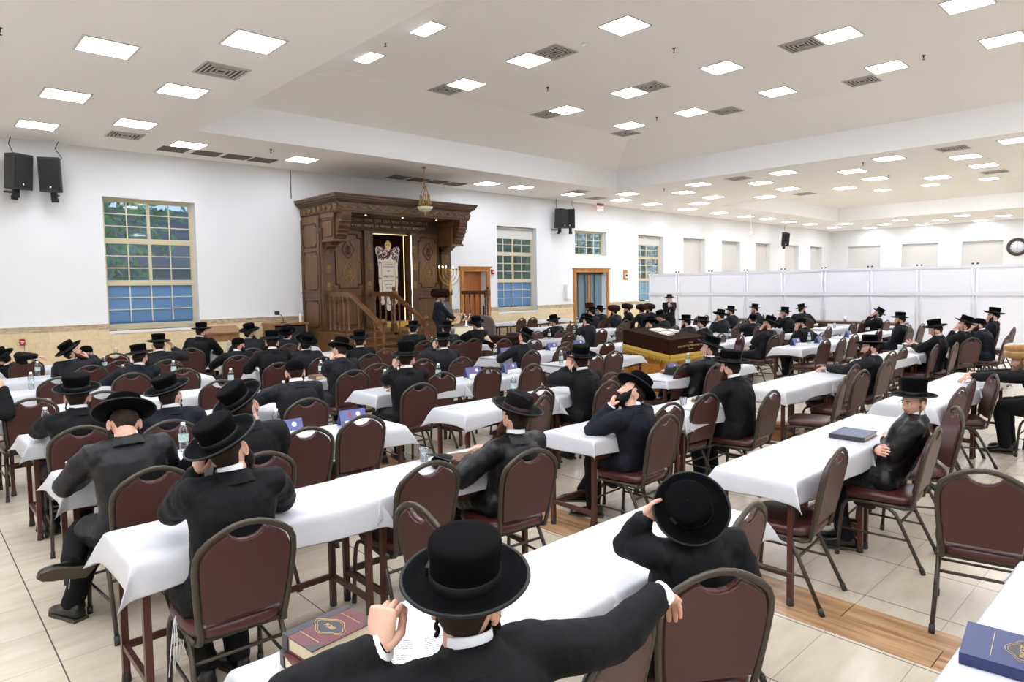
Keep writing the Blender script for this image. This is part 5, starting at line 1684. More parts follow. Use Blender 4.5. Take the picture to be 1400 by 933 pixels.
s_ = fur_lathe(dense([(.085, -.02), (.15, -.04), (.20, -.01), (.212, .05), (.200, .10), (.165, .135), (.12, .14), (.09, .13)], 3), 90, .018, 2)
HATM['bigfur'] = (s_.mesh('fur_hat', ['furblack']), [('velvet_crown', v_.mesh('velvet_crown', ['velvet']))])
s_ = fur_lathe(dense([(.088, -.03), (.118, -.02), (.128, .05), (.132, .12), (.120, .15), (.07, .158), (.002, .158)], 3), 72, .010, 3)
HATM['spodik'] = (s_.mesh('fur_hat', ['fur']), [])
s_ = fur_lathe(dense([(.090, -.03), (.14, -.035), (.160, -.01), (.163, .03), (.152, .048), (.163, .065), (.160, .10), (.135, .12), (.06, .125), (.002, .125)], 3), 64, .002, 4)
HATM['covered'] = (s_.mesh('covered_fur_hat', ['furcover']), [])
m_ = MB()
m_.lathe([(.097, -.022), (.0985, -.01), (.096, .02), (.084, .048), (.058, .066), (.03, .072), (.001, .073)], 32, 0, None, True, .86, 1.05, cap=False)
HATM['cap'] = (m_.mesh('skullcap', ['felt']), [])
# hair on the back and sides of the skull, beards, sidelocks
def hair_mesh(mname):
    m_ = MB()
    n, k = 16, 32
    vs = []
    for i in range(n + 1):
        z = -.066 + .144 * i / n
        for j in range(k + 1):
            a = -PI * 1.06 + (PI * 1.12) * j / k
            d = math.sqrt(max(.02, 1 - (z / .116) ** 2))
            tp = 1 - .42 * max(0, -z / .116) if math.sin(a) < 0 else 1
            ro = 1.024 if i > 2 else 1.004 + .006 * i
            low = max(0, (abs(math.cos(a)) - .75)) * .10
            vs.append((.0745 * d * math.cos(a) * ro * (1 - .32 * max(0, -z / .116) ** 1.4), .096 * d * math.sin(a) * tp * ro, z + low * (1 - i / n)))
    fs = [(i * (k + 1) + j, i * (k + 1) + j + 1, (i + 1) * (k + 1) + j + 1, (i + 1) * (k + 1) + j) for i in range(n) for j in range(k)]
    m_.add(vs, fs)
    return m_.mesh('hair', [mname])
HAIRM = {k: hair_mesh(k) for k in ('hair', 'hairlight', 'hairblack')}
def beard_mesh(mname, L_):
    m_ = MB()
    for s_ in (-1, 1):
        m_.tube([(s_ * .070, .018, .0), (s_ * .067, .030, -.045), (s_ * .050, .062, -.085), (s_ * .02, .088, -.112)], [.010, .020, .030, .034], 8, round_ends=True)
    m_.tube([(0, .080, -.085), (0, .088, -.115), (0, .080, -.115 - L_ * .6), (0, .066, -.115 - L_)], [(.034, .022), (.046, .028), (.040, .022), (.016, .010)], 10, up=(0, 1, 0), round_ends=True)
    m_.ell((0, .060, -.100), (.052, .042, .036), 0, 12, 8)
    for s_ in (-1, 1):
        m_.ell((s_ * .050, .042, -.066), (.024, .034, .040), 0, 10, 8)
        m_.tube([(s_ * .004, .104, -.047), (s_ * .024, .094, -.055), (s_ * .034, .082, -.075)], [.006, .007, .007], 6, round_ends=True)
    nv = []
    q = random.Random(5)
    for p in m_.v:
        nv.append(tuple(c + (q.random() - .5) * .006 for c in p))
    m_.v = nv
    return m_.mesh('beard', [mname])
BEARDM = {(k, l): beard_mesh(k, L_) for k in ('hair', 'hairred', 'hairblack', 'hairgrey', 'hairlight') for l, L_ in (('short', .05), ('long', .13))}
def lock_mesh(mname, L_):
    m_ = MB()
    n = 40
    m_.tube([V((.0030 * math.cos(i * .55) * min(1, i / 6), .0030 * math.sin(i * .55) * min(1, i / 6), -L_ * i / n)) for i in range(n + 1)], [.0058 + .0012 * math.sin(i * .7) for i in range(n)] + [.002], 6)
    return m_.mesh('sidelock', [mname])
LOCKM = {(k, l): lock_mesh(k, L_) for k in ('hair', 'hairlight', 'hairblack', 'hairred') for l, L_ in (('s', .10), ('l', .17))}
def glasses_mesh():
    m_ = MB()
    for s_ in (-1, 1):
        c = V((s_ * .032, .108, .004))
        m_.tube([c + V((.023 * math.cos(a) * (1 + .1 * math.cos(2 * a)), -.004 * abs(math.cos(a)), .017 * math.sin(a))) for a in [2 * PI * i / 20 for i in range(20)]], .0014, 6, closed=True)
        m_.tube([(s_ * .056, .102, .010), (s_ * .074, .07, .012), (s_ * .078, .0, .008), (s_ * .080, -.02, -.006)], .0014, 6)
    m_.tube([(-.010, .107, .008), (0, .111, .011), (.010, .107, .008)], .0014, 6)
    return m_.mesh('glasses', ['chrome'])
GLASSM = glasses_mesh()
def shoe_geo(m_, ank, dirv, s=1.0, roll=None):
    """shoe under an ankle point, toe along dirv"""
    d = V((dirv[0], dirv[1], 0)).normalized()
    x = d.cross(V((0, 0, 1)))
    if roll is None:
        mt = Matrix(((x.x, d.x, 0, ank[0]), (x.y, d.y, 0, ank[1]), (0, 0, 1, ank[2]), (0, 0, 0, 1)))
    else:
        mt = roll
    P_ = [(-.075, -.040, .030, .040), (-.05, -.035, .038, .050), (0, -.030, .041, .058), (.05, -.044, .044, .042), (.10, -.056, .048, .030), (.15, -.060, .046, .026), (.185, -.064, .034, .020), (.20, -.066, .016, .012)]
    n = 10
    vs, fs = [], []
    for (y, zc, w, h) in P_:
        for k in range(n):
            a = 2 * PI * k / n
            z = zc + h * math.sin(a) if math.sin(a) > 0 else max(-.078, zc + h * math.sin(a) * 1.2)
            vs.append((w * s * math.cos(a), y * s, z * s))
    for i in range(len(P_) - 1):
        for k in range(n):
            fs.append((i * n + k, i * n + (k + 1) % n, (i + 1) * n + (k + 1) % n, (i + 1) * n + k))
    fs.append(tuple(range(n - 1, -1, -1)))
    fs.append(tuple((len(P_) - 1) * n + k for k in range(n)))
    m_.add([tuple(q) for q in vs], fs, 0, True, mt)
    sp = [(-.042, -.08), (.042, -.08), (.046, -.02), (.042, .04), (.052, .10), (.048, .16), (.02, .205), (-.02, .205), (-.048, .16), (-.052, .10), (-.042, .04), (-.046, -.02)]
    m_.prism([(a * s, b * s) for a, b in sp], -.088 * s, -.072 * s, 1, mt)
wrinkle = bpy.data.textures.new('cloth_wrinkles', 'CLOUDS')
wrinkle.noise_scale = .11
wrinkle.noise_depth = 2
SEATS = []
def cloth_mods(o, voxel, amp, it=5):
    r = o.modifiers.new('merge', 'REMESH')
    r.mode = 'VOXEL'
    r.voxel_size = voxel
    r.use_smooth_shade = True
    s_ = o.modifiers.new('soften', 'SMOOTH')
    s_.factor = .5
    s_.iterations = it
    d = o.modifiers.new('wrinkles', 'DISPLACE')
    d.texture = wrinkle
    d.texture_coords = 'GLOBAL'
    d.strength = amp
    d.mid_level = .5
def ik(S, W, a, b, pole):
    d = W - S
    L_ = d.length
    if L_ > (a + b) * .995:
        W = S + d * ((a + b) * .995 / L_)
        d = W - S
        L_ = d.length
    u = d / L_
    k = (a * a - b * b + L_ * L_) / (2 * L_)
    h = math.sqrt(max(0, a * a - k * k))
    p = V(pole)
    p = p - u * p.dot(u)
    p.normalize()
    return S + u * k + p * h, W
def person(short, label, x, y, yaw, head, hy=0, hp=0, hr=0, L='t', R='t', hat='flat', coat='suit', hair='hair', beard=None, bl='short', lock='s', s=1.0, lod=0, stand=False, up=None, fwd=None, legs=None, glasses=False, collar=True, hidden_legs=False, cuffs=False, shirt=False, twist=0, skirt=True, strings=()):
    if not stand:
        cc_ = min(CHC, key=lambda q: (q.x - x) ** 2 + (q.y - y) ** 2)
        if math.hypot(cc_.x - x, cc_.y - y) < .36:
            x, y = cc_.x + max(-.07, min(.07, x - cc_.x)), max(cc_.y + .0, min(cc_.y + .06, y))
    yr = math.radians(yaw)
    root_m = MB()
    Hd = Rz(-yr) @ (V(head) - V((x, y, 0)))
    if up is None:
        hR = Rz(math.radians(hy)) @ Matrix.Rotation(math.radians(-hp), 3, 'X') @ Matrix.Rotation(math.radians(hr), 3, 'Y')
    else:
        u = V(up).normalized()
        f = V(fwd or (0, 1, 0))
        f = (f - u * f.dot(u)).normalized()
        r_ = f.cross(u)
        hR = Matrix(((r_.x, f.x, u.x), (r_.y, f.y, u.y), (r_.z, f.z, u.z)))
    S = Hd - hR @ V((0, 0, .058 * s))
    P = V((0, 0, (.92 if stand else .56) * (s if stand else 1)))
    dn = (P - S).normalized()
    N = S + hR @ V((0, -.012, -.055)) * s + dn * .066 * s + V((0, -.012, 0))
    sa = Rz(math.radians(twist + (hy * .18 if abs(hy) < 60 else 0))) @ V((1, 0, 0))
    drop = V((0, 0, -.050 * s))
    SH = {-1: N - sa *   .186 * s + drop, 1: N + sa * .186 * s + drop}
    mid = (P + N) / 2 + V((0, -.030 * s, 0))
    bez = lambda t: P * (1 - t) ** 2 + mid * (2 * t * (1 - t)) + N * (t * t)
    # arms
    W, FD, PD, HK = {}, {}, {}, {}
    for sg, a in ((-1, L), (1, R)):
        pole = V((sg * .9, -.5, -.7))
        hk = 'relax'
        ka = 1.0
        if isinstance(a, tuple):
            spec = dict(a[1]) if len(a) > 1 and isinstance(a[1], dict) else {}
            w = V(a[0])
            if spec.get('world'):
                w = Rz(-yr) @ (w - V((x, y, 0)))
            fd = V(spec.get('f', (0, 1, 0)))
            pd = V(spec.get('p', (0, 0, -1)))
            hk = spec.get('h', 'relax')
            ka = spec.get('k', 1.0)
            pole = V(spec.get('pole', pole))
        elif a == 't':
            w, fd, pd = V((sg * .13, .36 * s, .808)), V((-sg * .55, .8, -.05)), V((0, 0, -1))
            pole = V((sg * 1.0, -.3, -.5))
        elif a == 'c':
            w = S + hR @ V((sg * .082, .055, -.120)) * s
            fd, pd, hk = hR @ V((-sg * .18, .05, 1)), hR @ V((-sg * 1, .15, 0)), 'relax'
            pole = V((sg * .35, .45, -1.3))
        elif a == 'm':
            w = S + hR @ V((sg * .055, .130, -.135)) * s
            fd, pd, hk = hR @ V((-sg * .45, -.1, .9)), hR @ V((-sg * .3, -1, 0)), 'curl'
            pole = V((sg * .35, .4, -1.3))
        elif a == 'b':
            w = S + hR @ V((sg * .075, .125, -.085)) * s
            fd, pd, hk = hR @ V((-sg * .30, -.12, 1)), hR @ V((-sg * .2, -1, 0)), 'flat'
            pole = V((sg * .35, .4, -1.3))
        elif a == 'l':
            w, fd, pd = V((sg * .10, .27 * s, .665)), V((-sg * .6, .8, -.2)), V((0, 0, -1))
        elif a == 'h':
            w, fd, pd = SH[sg] + V((sg * .05, .04, -.50 * s)), V((0, .1, -1)), V((-sg, 0, 0))
            pole = V((sg * .3, -1, 0))
        elif a == 'x':
            w, fd, pd, hk = SH[sg] + V((-sg * .20, .21, -.235)) * s, V((-sg, -.1, .1)), V((0, -1, -.2)), 'relax'
            pole = V((sg * 1, -.2, -1))
        E_, w = ik(SH[sg], w, .285 * s * ka, .255 * s * ka, pole)
        W[sg] = (E_, w)
        FD[sg], PD[sg], HK[sg] = fd.normalized(), pd, hk
    # legs
    if stand:
        LG = {sg: (V((sg * .095, 0, .90 * s)), V((sg * .10, .02, .50 * s)), V((sg * .105, -.02, .085 * s)), V((sg * .15, 1, 0))) for sg in (-1, 1)}
    else:
        LG = {sg: (V((sg * .10, .02, .545)), V((sg * .12, .41 * s, .515)), V((sg * .12, .36 * s, .088 * s)), V((sg * .2, 1, 0))) for sg in (-1, 1)}
    if legs:
        for sg, (kn, an, td) in legs.items():
            LG[sg] = (LG[sg][0], V(kn), V(an), V(td))
    # body: head, neck, trunk, arms, legs and hands
    hd = HEADS[lod]
    mt4 = Matrix.Translation(S) @ hR.to_4x4() @ Matrix.Scale(s, 4)
    o_ = len(root_m.v)
    root_m.v += [tuple(mt4 @ V(p)) for p in hd.v]
    root_m.f += [tuple(i + o_ for i in f) for f in hd.f]
    root_m.m += hd.m
    root_m.sm += hd.sm
    root_m.tube([S + hR @ V((0, -.018, -.04)) * s, S + hR @ V((0, -.016, -.085)) * s, N + V((0, 0, .02)), N - V((0, 0, .04))], [.050 * s, .054 * s, .060 * s, .075 * s], 14, 0, up=(0, 1, 0))
    root_m.tube([bez(t) for t in (.05, .3, .6, .85, .97)], [(.12 * s, .09 * s), (.12 * s, .09 * s), (.14 * s, .095 * s), (.13 * s, .08 * s), (.06 * s, .06 * s)], 12, 0, up=(0, 1, 0))
    for sg in (-1, 1):
        E_, w = W[sg]
        root_m.tube([N.lerp(SH[sg], .45) - V((0, 0, .03)), SH[sg] - V((0, 0, .012)), SH[sg].lerp(E_, .5), SH[sg].lerp(E_, .92), E_.lerp(w, .08), E_.lerp(w, .5), w], [.03 * s, .04 * s, .036 * s, .030 * s, .030 * s, .030 * s, .026 * s], 8, 0)
        hp_, kn, an, td = LG[sg]
        root_m.tube([hp_, kn, an], [.07 * s, .05 * s, .035 * s], 8, 0)
        Y = FD[sg]
        Z = -PD[sg]
        Z = (Z - Y * Z.dot(Y)).normalized()
        X = Y.cross(Z)
        hm = Matrix(((X.x, Y.x, Z.x, w.x), (X.y, Y.y, Z.y, w.y), (X.z, Y.z, Z.z, w.z), (0, 0, 0, 1))) @ Matrix.Scale(s, 4)
        hg = HANDS[(sg, HK[sg], lod)]
        o_ = len(root_m.v)
        root_m.v += [tuple(hm @ V(p)) for p in hg.v]
        root_m.f += [tuple(i + o_ for i in f) for f in hg.f]
        root_m.m += hg.m
        root_m.sm += hg.sm
    root = root_m.build('person', ['skin', 'lip', hair, 'eye', 'iris'], None, (x, y, 0), yr)
    tag(root, label, 'person')
    if not stand:
        cw = V((x, y, 0)) + Rz(yr) @ V((0, .05, 0))
        SEATS.append((cw.x, cw.y, short, yr))
    # coat
    c = MB()
    prof = ((.0, .178, .134), (.12, .178, .134), (.3, .180, .132), (.5, .190, .138), (.68, .202, .142), (.82, .205, .130), (.91, .178, .110), (.97, .115, .088), (1.02, .075, .070))
    c.tube([bez(t) if t <= 1 else N + (N - bez(.95)) * ((t - 1) * 12) for t, _, _ in prof], [(a * s, b * s) for _, a, b in prof], 18, 0, up=(0, 1, 0), round_ends=True)
    for sg in (-1, 1):
        E_, w = W[sg]
        A = SH[sg]
        fe = (w - E_).normalized()
        c.tube([N + sa * (.06 * sg * s) - V((0, 0, .035 * s)), A + V((0, 0, -.004)), A.lerp(E_, .3), A.lerp(E_, .65), E_], [.062 * s, .080 * s, .076 * s, .070 * s, .064 * s], 12, 0, round_ends=True)
        c.tube([E_, E_.lerp(w, .35), E_.lerp(w, .7), w - fe * .012 * s], [.064 * s, .061 * s, .053 * s, .046 * s], 12, 0, round_ends=True)
        hp_, kn, an, td = LG[sg]
        if not stand:
            c.tube([hp_ + V((0, -.04, 0)), hp_.lerp(kn, .35), hp_.lerp(kn, .72)], [.128 * s, .112 * s, .096 * s], 12, 0, round_ends=True)
            if skirt:
                c.tube([V((sg * .150, .06, .56)), V((sg * .180, .09, .45)), V((sg * .190, .10, .36))], [(.085, .045), (.09, .033), (.075, .020)], 10, 0, up=(1, 0, 0), round_ends=True)
    if stand:
        c.tube([P + V((0, 0, .10 * s)), V((0, 0, .85 * s)), V((0, .01, .62 * s)), V((0, .01, .42 * s))], [(.180 * s, .145 * s), (.190 * s, .155 * s), (.205 * s, .17 * s), (.225 * s, .185 * s)], 18, 0, up=(0, 1, 0))
    else:
        c.ell(P + V((0, .02, 0)), (.185 * s, .145 * s, .12 * s), 0, 16, 10)
    co = c.build('coat', [coat], root)
    cloth_mods(co, .0105 if lod else .017, .026 if lod else .018, 5 if lod else 3)
    # collar of the coat, shirt collar, cuffs
    ax = (N - bez(.9)).normalized()
    hn = (S - N).normalized()
    ctr = N + hn * .022 * s
    k_ = MB()
    cm = at(ctr, (ax + hn * 1.2), (0, 1, 0))
    k_.lathe([(.070 * s, -.035 * s), (.066 * s, .0), (.064 * s, .010 * s), (.069 * s, .012 * s), (.082 * s, -.006 * s), (.100 * s, -.034 * s), (.106 * s, -.048 * s)], 22, 0, cm, cap=False)
    k_.build('coat_collar', [coat], root)
    if collar:
        k_ = MB()
        cm = at(ctr + hn * (.010 if lod else .001) * s, hn, (0, 1, 0))
        k_.lathe([(.062 * s, -.03 * s), (.0605 * s, .02 * s), (.0585 * s, .024 * s), (.057 * s, -.03 * s)], 22, 0, cm, cap=False)
        k_.build('shirt_collar', ['shirt'], root)
    if shirt:
        k_ = MB()
        pts = [bez(t) + V((0, (b + .012) * s, 0)) for t, b in ((.42, .138), (.6, .140), (.75, .134), (.88, .118), (.98, .092))]
        k_.tube(pts, [(.008, .006), (.022, .008), (.036, .010), (.048, .010), (.040, .010)], 8, 0, up=(0, 1, 0), round_ends=True)
        k_.build('shirt_front', ['shirt'], root)
    for sg in (-1, 1):
        E_, w = W[sg]
        fe = (w - E_).normalized()
        k_ = MB()
        e = .040 if cuffs else .016
        k_.tube([w - fe * .035 * s, w + fe * (e - .022) * s], [.0375 * s, .036 * s], 14, 0)
        k_.build('shirt_cuff', ['shirt'], root)
    # trousers and shoes
    if not hidden_legs:
        tr = MB()
        for sg in (-1, 1):
            hp_, kn, an, td = LG[sg]
            kb = kn + V((0, .02, -.03))
            tr.tube([hp_, hp_.lerp(kn, .5), kn, kn.lerp(an, .12) + V((0, .0, 0)), kn.lerp(an, .5), an + V((0, 0, .0))], [.100 * s, .092 * s, .082 * s, .078 * s, .070 * s, .060 * s], 12, 0, round_ends=True)
        to = tr.build('trousers', ['trouser'], root)
        cloth_mods(to, .012 if lod else .02, .016, 3)
        for sg in (-1, 1):
            hp_, kn, an, td = LG[sg]
            sh = MB()
            if len(td) == 3 and abs(td.z) > .01:
                f = V((td.x, td.y, td.z)).normalized()
                z_ = (an - kn).normalized() * -1
                z_ = (z_ - f * z_.dot(f)).normalized()
                x_ = f.cross(z_)
                shoe_geo(sh, an, (0, 1, 0), s, Matrix(((x_.x, f.x, z_.x, an.x), (x_.y, f.y, z_.y, an.y), (x_.z, f.z, z_.z, an.z), (0, 0, 0, 1))))
            else:
                shoe_geo(sh, an, td, s)
            sh.build('shoe', ['shoe', 'sole'], root)
    for (sx_, sy_, sz_) in strings:
        k_ = MB()
        for j in range(4):
            a_ = V((sx_ + .006 * j, sy_ + .012 * j, sz_))
            k_.tube([a_, a_ + V((.008 * (j - 1.5), .01, -.10)), a_ + V((.022 * (j - 1.5), .012 * j, -.26 + .02 * j))], .0022, 5)
        k_.build('fringe_cords', ['shirt'], root)
    # hair, beard, sidelocks, hat
    def put(name, me, mtx, parent=root):
        o = bpy.data.objects.new(name, me)
        link(o, parent)
        o.matrix_local = mtx
        return o
    put('hair', HAIRM[hair if hair in HAIRM else 'hair'], mt4)
    if beard:
        put('beard', BEARDM[(beard, bl)], mt4)
    if lock:
        lk = hair if (hair, lock) in LOCKM else 'hair'
        for sg in (-1, 1):
            p = mt4 @ V((sg * .079, .020, -.012))
            put('sidelock', LOCKM[(lk, lock)], Matrix.Translation(p) @ Matrix.Scale(s, 4))
    if glasses:
        put('glasses', GLASSM, mt4)
    if hat:
        hm_, subs = HATM[hat]
        tl_ = Matrix.Rotation(math.radians(8), 4, 'X')
        lift = {'cap': .046, 'shtreimel': .066, 'bigfur': .066, 'spodik': .070, 'covered': .066}.get(hat, .056)
        ho = put('hat' if hat != 'cap' else 'skullcap', hm_, mt4 @ Matrix.Translation((0, 0, lift)) @ tl_)
        for nm, me in subs:
            put(nm, me, Matrix.Identity(4), ho)
    return root

W_ = {'world': 1}
def w(pt_, **k):
    return (pt_, dict(world=1, **k))
# nearest rows
person('front man', 'man with raised left hand at black hat brim, right arm over chair, nearest camera', 1.01, 1.15, 0, (1.01, 1.265, 1.20), -52, 0, 2,
       w((.800, 1.335, 1.075), f=(.25, .12, .95), p=(.75, .3, -.2), h='grip', pole=(-.5, .1, -1.2)), w((1.60, 1.09, 1.02), f=(.82, .20, -.50), p=(-.5, -.2, -.8), h='drape', pole=(0, -.5, -.9), k=.84), 'flat', 'suit', 'hair', 'hair', 'short', 's', lod=1, cuffs=True, skirt=False, hidden_legs=True)
person('boy in round hat', 'boy in black suit leaning his head back, round hat seen from above', 2.11, 1.27, -22, (2.10, 1.30, 1.105), 0, 0, 0,
       w((2.03, 1.45, 1.05), f=(.85, -.1, .45), p=(.3, -.8, .3), h='relax', pole=(-.15, .4, -1), k=.78), 'h', 'low', 'suit', 'hair', None, s=.86, lod=1, up=(-.60, -.40, .66), fwd=(-.25, 1, .55), lock=None)
person('man at left table end', 'man in tilted black hat resting face on left hand, elbows on second row table', 1.08, 3.06, 0, (1.09, 3.16, 1.23), -36, -9, -20,
       w((1.005, 3.27, 1.075), f=(.30, .05, 1), p=(1, .3, -.1), h='curl', pole=(-.6, .4, -1.2)), w((1.28, 3.50, .812), f=(-.6, .8, 0), pole=(1, -.3, -.4)), 'wide', 'suit', 'hair', 'hair', 'short', 'l', lod=1, legs={-1: ((-.12, .36, .51), (-.05, .22, .088), (.2, 1, 0)), 1: ((.12, .38, .51), (.10, .20, .088), (-.1, 1, 0))}, strings=((-.235, .02, .47), (-.20, .06, .46)))
person('man in patterned coat', 'man in patterned charcoal coat bent over, sole of crossed foot showing at left', .98, 4.30, 6, (.97, 4.42, 1.20), -10, 42, 6,
       't', 't', 'wide', 'damask', 'hair', 'hair', 'long', 'l', lod=1, legs={-1: ((-.20, .30, .50), (-.30, .10, .40), (-.75, -.2, .25)), 1: ((-.10, .30, .50), (-.27, .26, .088), (-.25, .9, 0))}, strings=((-.26, .22, .46),))
person('man with elbow out', 'man in black hat leaning left elbow on fourth row table, brown sidelock at right', 1.00, 5.94, 6, (1.01, 6.03, 1.18), -22, -1, 0, w((.86, 6.50, .812), f=(.9, .3, 0), pole=(-1, -.3, -.3)), 't', 'flat', 'suit', 'hair', None, lock='l', lod=1)
person('man in navy suit', 'man in dark navy suit with white collar and black hat, fourth row left', 1.56, 5.67, 0, (1.58, 5.76, 1.14), -38, -4, -12, 't', 't', 'wide', 'suitnavy', 'hair', None, lock='l', lod=1)
person('man in tipped hat', 'man in steeply tipped black hat directly behind the nearest seated pair, third row', 1.59, 4.18, 0, (1.59, 4.28, 1.22), -34, -12, -27, 't', 't', 'wide', 'suit', 'hair', None, lock='l', lod=1)
person('man in velvet skullcap', 'man in large black skullcap without hat, charcoal coat, fourth row left', 2.72, 5.83, 0, (2.73, 5.92, 1.21), -16, 10, 0, w((2.45, 6.42, .812), f=(.8, .5, 0), pole=(-1, -.2, -.3)), 't', 'cap', 'suitgrey', 'hair', 'hairred', 'short', 's', lod=1)
person('man in charcoal coat', 'man in charcoal coat with tilted hat and hand on cheek, fifth row', 4.04, 7.38, 0, (4.05, 7.47, 1.20), 6, 18, 22, 'c', 't', 'flat', 'suitgrey', 'hair', None, lod=1)
person('man in tall hat', 'man in tall black hat with left hand to his face, fourth row centre', 3.97, 5.83, 0, (3.98, 5.92, 1.22), -48, 6, 0, w((3.86, 5.98, 1.08), f=(.25, .1, 1), p=(1, 0, -.2), h='curl', pole=(-.5, .4, -1.2)), 't', 'tall', 'suit', 'hair', None, lod=1)
person('man with hand at cheek', 'man in black coat holding left hand to cheek, fifth row centre block', 5.76, 7.51, 0, (5.76, 7.62, 1.18), -40, 5, 0, w((5.62, 7.66, 1.06), f=(.2, .1, 1), p=(1, 0, 0), pole=(-.5, .4, -1.2)), 't', 'low', 'suitgrey', 'hair', None)
person('man near the steps', 'man in black hat seated just before the ark steps, hand at ear', 7.14, 10.27, 0, (7.14, 10.37, 1.20), -42, 4, 0, 'c', 't', 'low', 'suit', 'hair', None)
person('man behind hand-at-cheek man', 'black hatted man half hidden behind the man with hand at cheek', 7.54, 9.75, 0, (7.54, 9.85, 1.20), -40, 6, 0, 't', 't', 'low', 'suitgrey', 'hair', None)
person('man before the cream lectern', 'man with white collar and down-tipped hat before the cream lectern', 8.20, 9.79, 0, (8.25, 9.85, 1.24), 8, 4, -14, 't', 't', 'flat', 'suit', 'hair', None)
person('man with sideways hat', 'man in grey coat with round side-tipped hat, fifth row right block', 7.19, 7.35, 0, (7.22, 7.43, 1.16), -6, -8, 22, 't', 't', 'flat', 'suitgrey', 'hair', 'hair', 'short', 'l')
person('man in brownish hat', 'man in dented brownish black hat and satin coat, second row left block', 2.85, 2.96, 0, (2.88, 3.05, 1.14), -4, -5, 9, w((2.70, 3.30, .812), f=(.6, .7, 0), pole=(-1, -.4, -.5)), 't', 'brown', 'satin', 'hair', 'hairred', 'short', 'l', lod=1)
person('man with both hands at cheeks', 'man holding his cheek with raised hands, flat black hat, third row centre', 5.32, 4.51, 0, (5.31, 4.62, 1.18), -34, 0, 0, w((5.17, 4.68, 1.045), f=(.3, .05, 1), p=(.9, .1, 0), h='flat', pole=(-.5, .4, -1.2)), w((5.40, 4.78, 1.03), f=(-.2, .05, 1), p=(-.9, .1, 0), pole=(.5, .4, -1.2)), 'wide', 'suit', 'hair', None, lod=1)
person('bearded man looking up', 'bearded man gazing up with chin on fist, navy suit, strongly tilted hat', 4.22, 3.02, 0, (4.235, 3.12, 1.115), 32, -24, 34, w((4.02, 3.20, .985), f=(.55, .0, .85), p=(.6, -.6, -.3), h='fist', pole=(-.5, .2, -1.2)), 't', 'flat', 'suitnavy', 'hair', 'hairblack', 'short', None, lod=1, cuffs=True, legs={-1: ((-.08, .36, .51), (-.03, .40, .088), (-.45, .8, 0)), 1: ((.10, .36, .51), (.02, .56, .17), (-.6, .7, 0))}, strings=((-.20, .20, .46),))
person('man before the desk', 'man with long sidelock in profile in front of the brown velvet desk', 7.39, 4.22, 0, (7.42, 4.32, 1.16), 18, -10, 4, 't', 't', 'flat', 'satin', 'hair', None, lock='l')
person('man with cup', 'man in black with flat wide hat and curled sidelock, second row centre', 5.81, 3.05, 0, (5.80, 3.17, 1.18), -4, 5, 0, 't', 't', 'wide', 'suit', 'hair', 'hairred', 'short', 'l', lod=1)
person('man with outstretched arm', 'bearded man with left arm outstretched on the table, second row right', 8.99, 2.94, 0, (9.00, 3.01, 1.14), 26, 8, 4, w((8.75, 3.42, .812), f=(-.4, .8, 0), pole=(-1, -.2, -.3)), 'l', 'wide', 'suitgrey', 'hair', 'hairred', 'short', 's', lod=1)
person('profile man far right', 'man in profile with level hat and red beard before the partition', 15.33, 4.49, 0, (15.34, 4.56, 1.16), 12, 6, 0, 'x', 'l', 'flat', 'suitnavy', 'hair', 'hairred', 'short', 'l')
person('man with hand to mouth', 'man in back-tipped hat with hand to his mouth before the partition', 18.16, 5.82, 0, (18.17, 5.88, 1.14), 16, -26, 0, 'm', 't', 'flat', 'suit', 'hair', 'hairred', 'short', 's')
person('reading man', 'man reading an open book held in both hands, far right', 12.11, 3.02, 0, (12.11, 3.10, 1.19), 12, 18, -4, w((12.20, 3.42, .862), f=(.3, .8, .3), p=(0, -.3, 1), pole=(-1, -.2, -.6)), w((12.44, 3.42, .862), f=(-.3, .8, .3), p=(0, -.3, 1), pole=(1, -.2, -.6)), 'flat', 'suit', 'hair', None, lock='l')
person('man rubbing his face', 'man in tilted hat with large hand over mouth, right of reader', 13.37, 2.93, 0, (13.38, 2.97, 1.20), 16, -14, 0, 'm', 't', 'flat', 'suit', 'hair', None)
person('skullcap man far right', 'man in skullcap only with forearm raised, far right between two hats', 14.30, 2.84, 0, (14.30, 2.96, 1.17), 14, 0, 0, 't', w((14.05, 3.05, 1.0), f=(-.6, -.2, .5), p=(-.2, -1, 0)), 'cap', 'suitnavy', 'hair', 'hair', 'short', 's')
person('man at right partition end', 'man in wide hat with hand at face, rightmost before the partition', 15.33, 2.89, 0, (15.35, 2.95, 1.28), 14, 0, 0, 'm', 't', 'wide', 'suitnavy', 'hair', 'hair', 'short', 's')
person('man in covered fur hat', 'man in tan plastic-covered fur hat leaning over table, right edge', 9.05, 1.22, 0, (9.08, 1.48, 1.085), 16, 10, 0, w((8.62, 1.84, .86), f=(-.6, .5, -.1), pole=(-1, -.6, .2)), w((8.92, 1.95, .86), f=(-.5, .6, 0), pole=(1, -.3, -.3)), 'covered', 'suit', 'hairlight', 'hairlight', 'short', 's', lod=1, glasses=True)
person('boy with glasses', 'boy in round glasses turned toward camera with folded arms, front row right', 5.09, 1.37, 4, (5.10, 1.42, 1.14), 54, 8, 0, w((5.12, 1.60, .80), f=(.8, .3, 0), p=(0, -1, 0), pole=(-1, -.2, -.8)), w((4.955, 1.60, .755), f=(-.75, -.5, .12), p=(.3, -.8, -.2), h='relax', pole=(1, -.3, -.7)), 'tall', 'satin', 'hairlight', None, lock='l', s=.86, lod=1, glasses=True, shirt=True, legs={-1: ((-.10, .36, .51), (-.14, .22, .088), (-.35, .9, 0)), 1: ((.08, .36, .51), (.0, .30, .088), (-.2, .9, 0))})
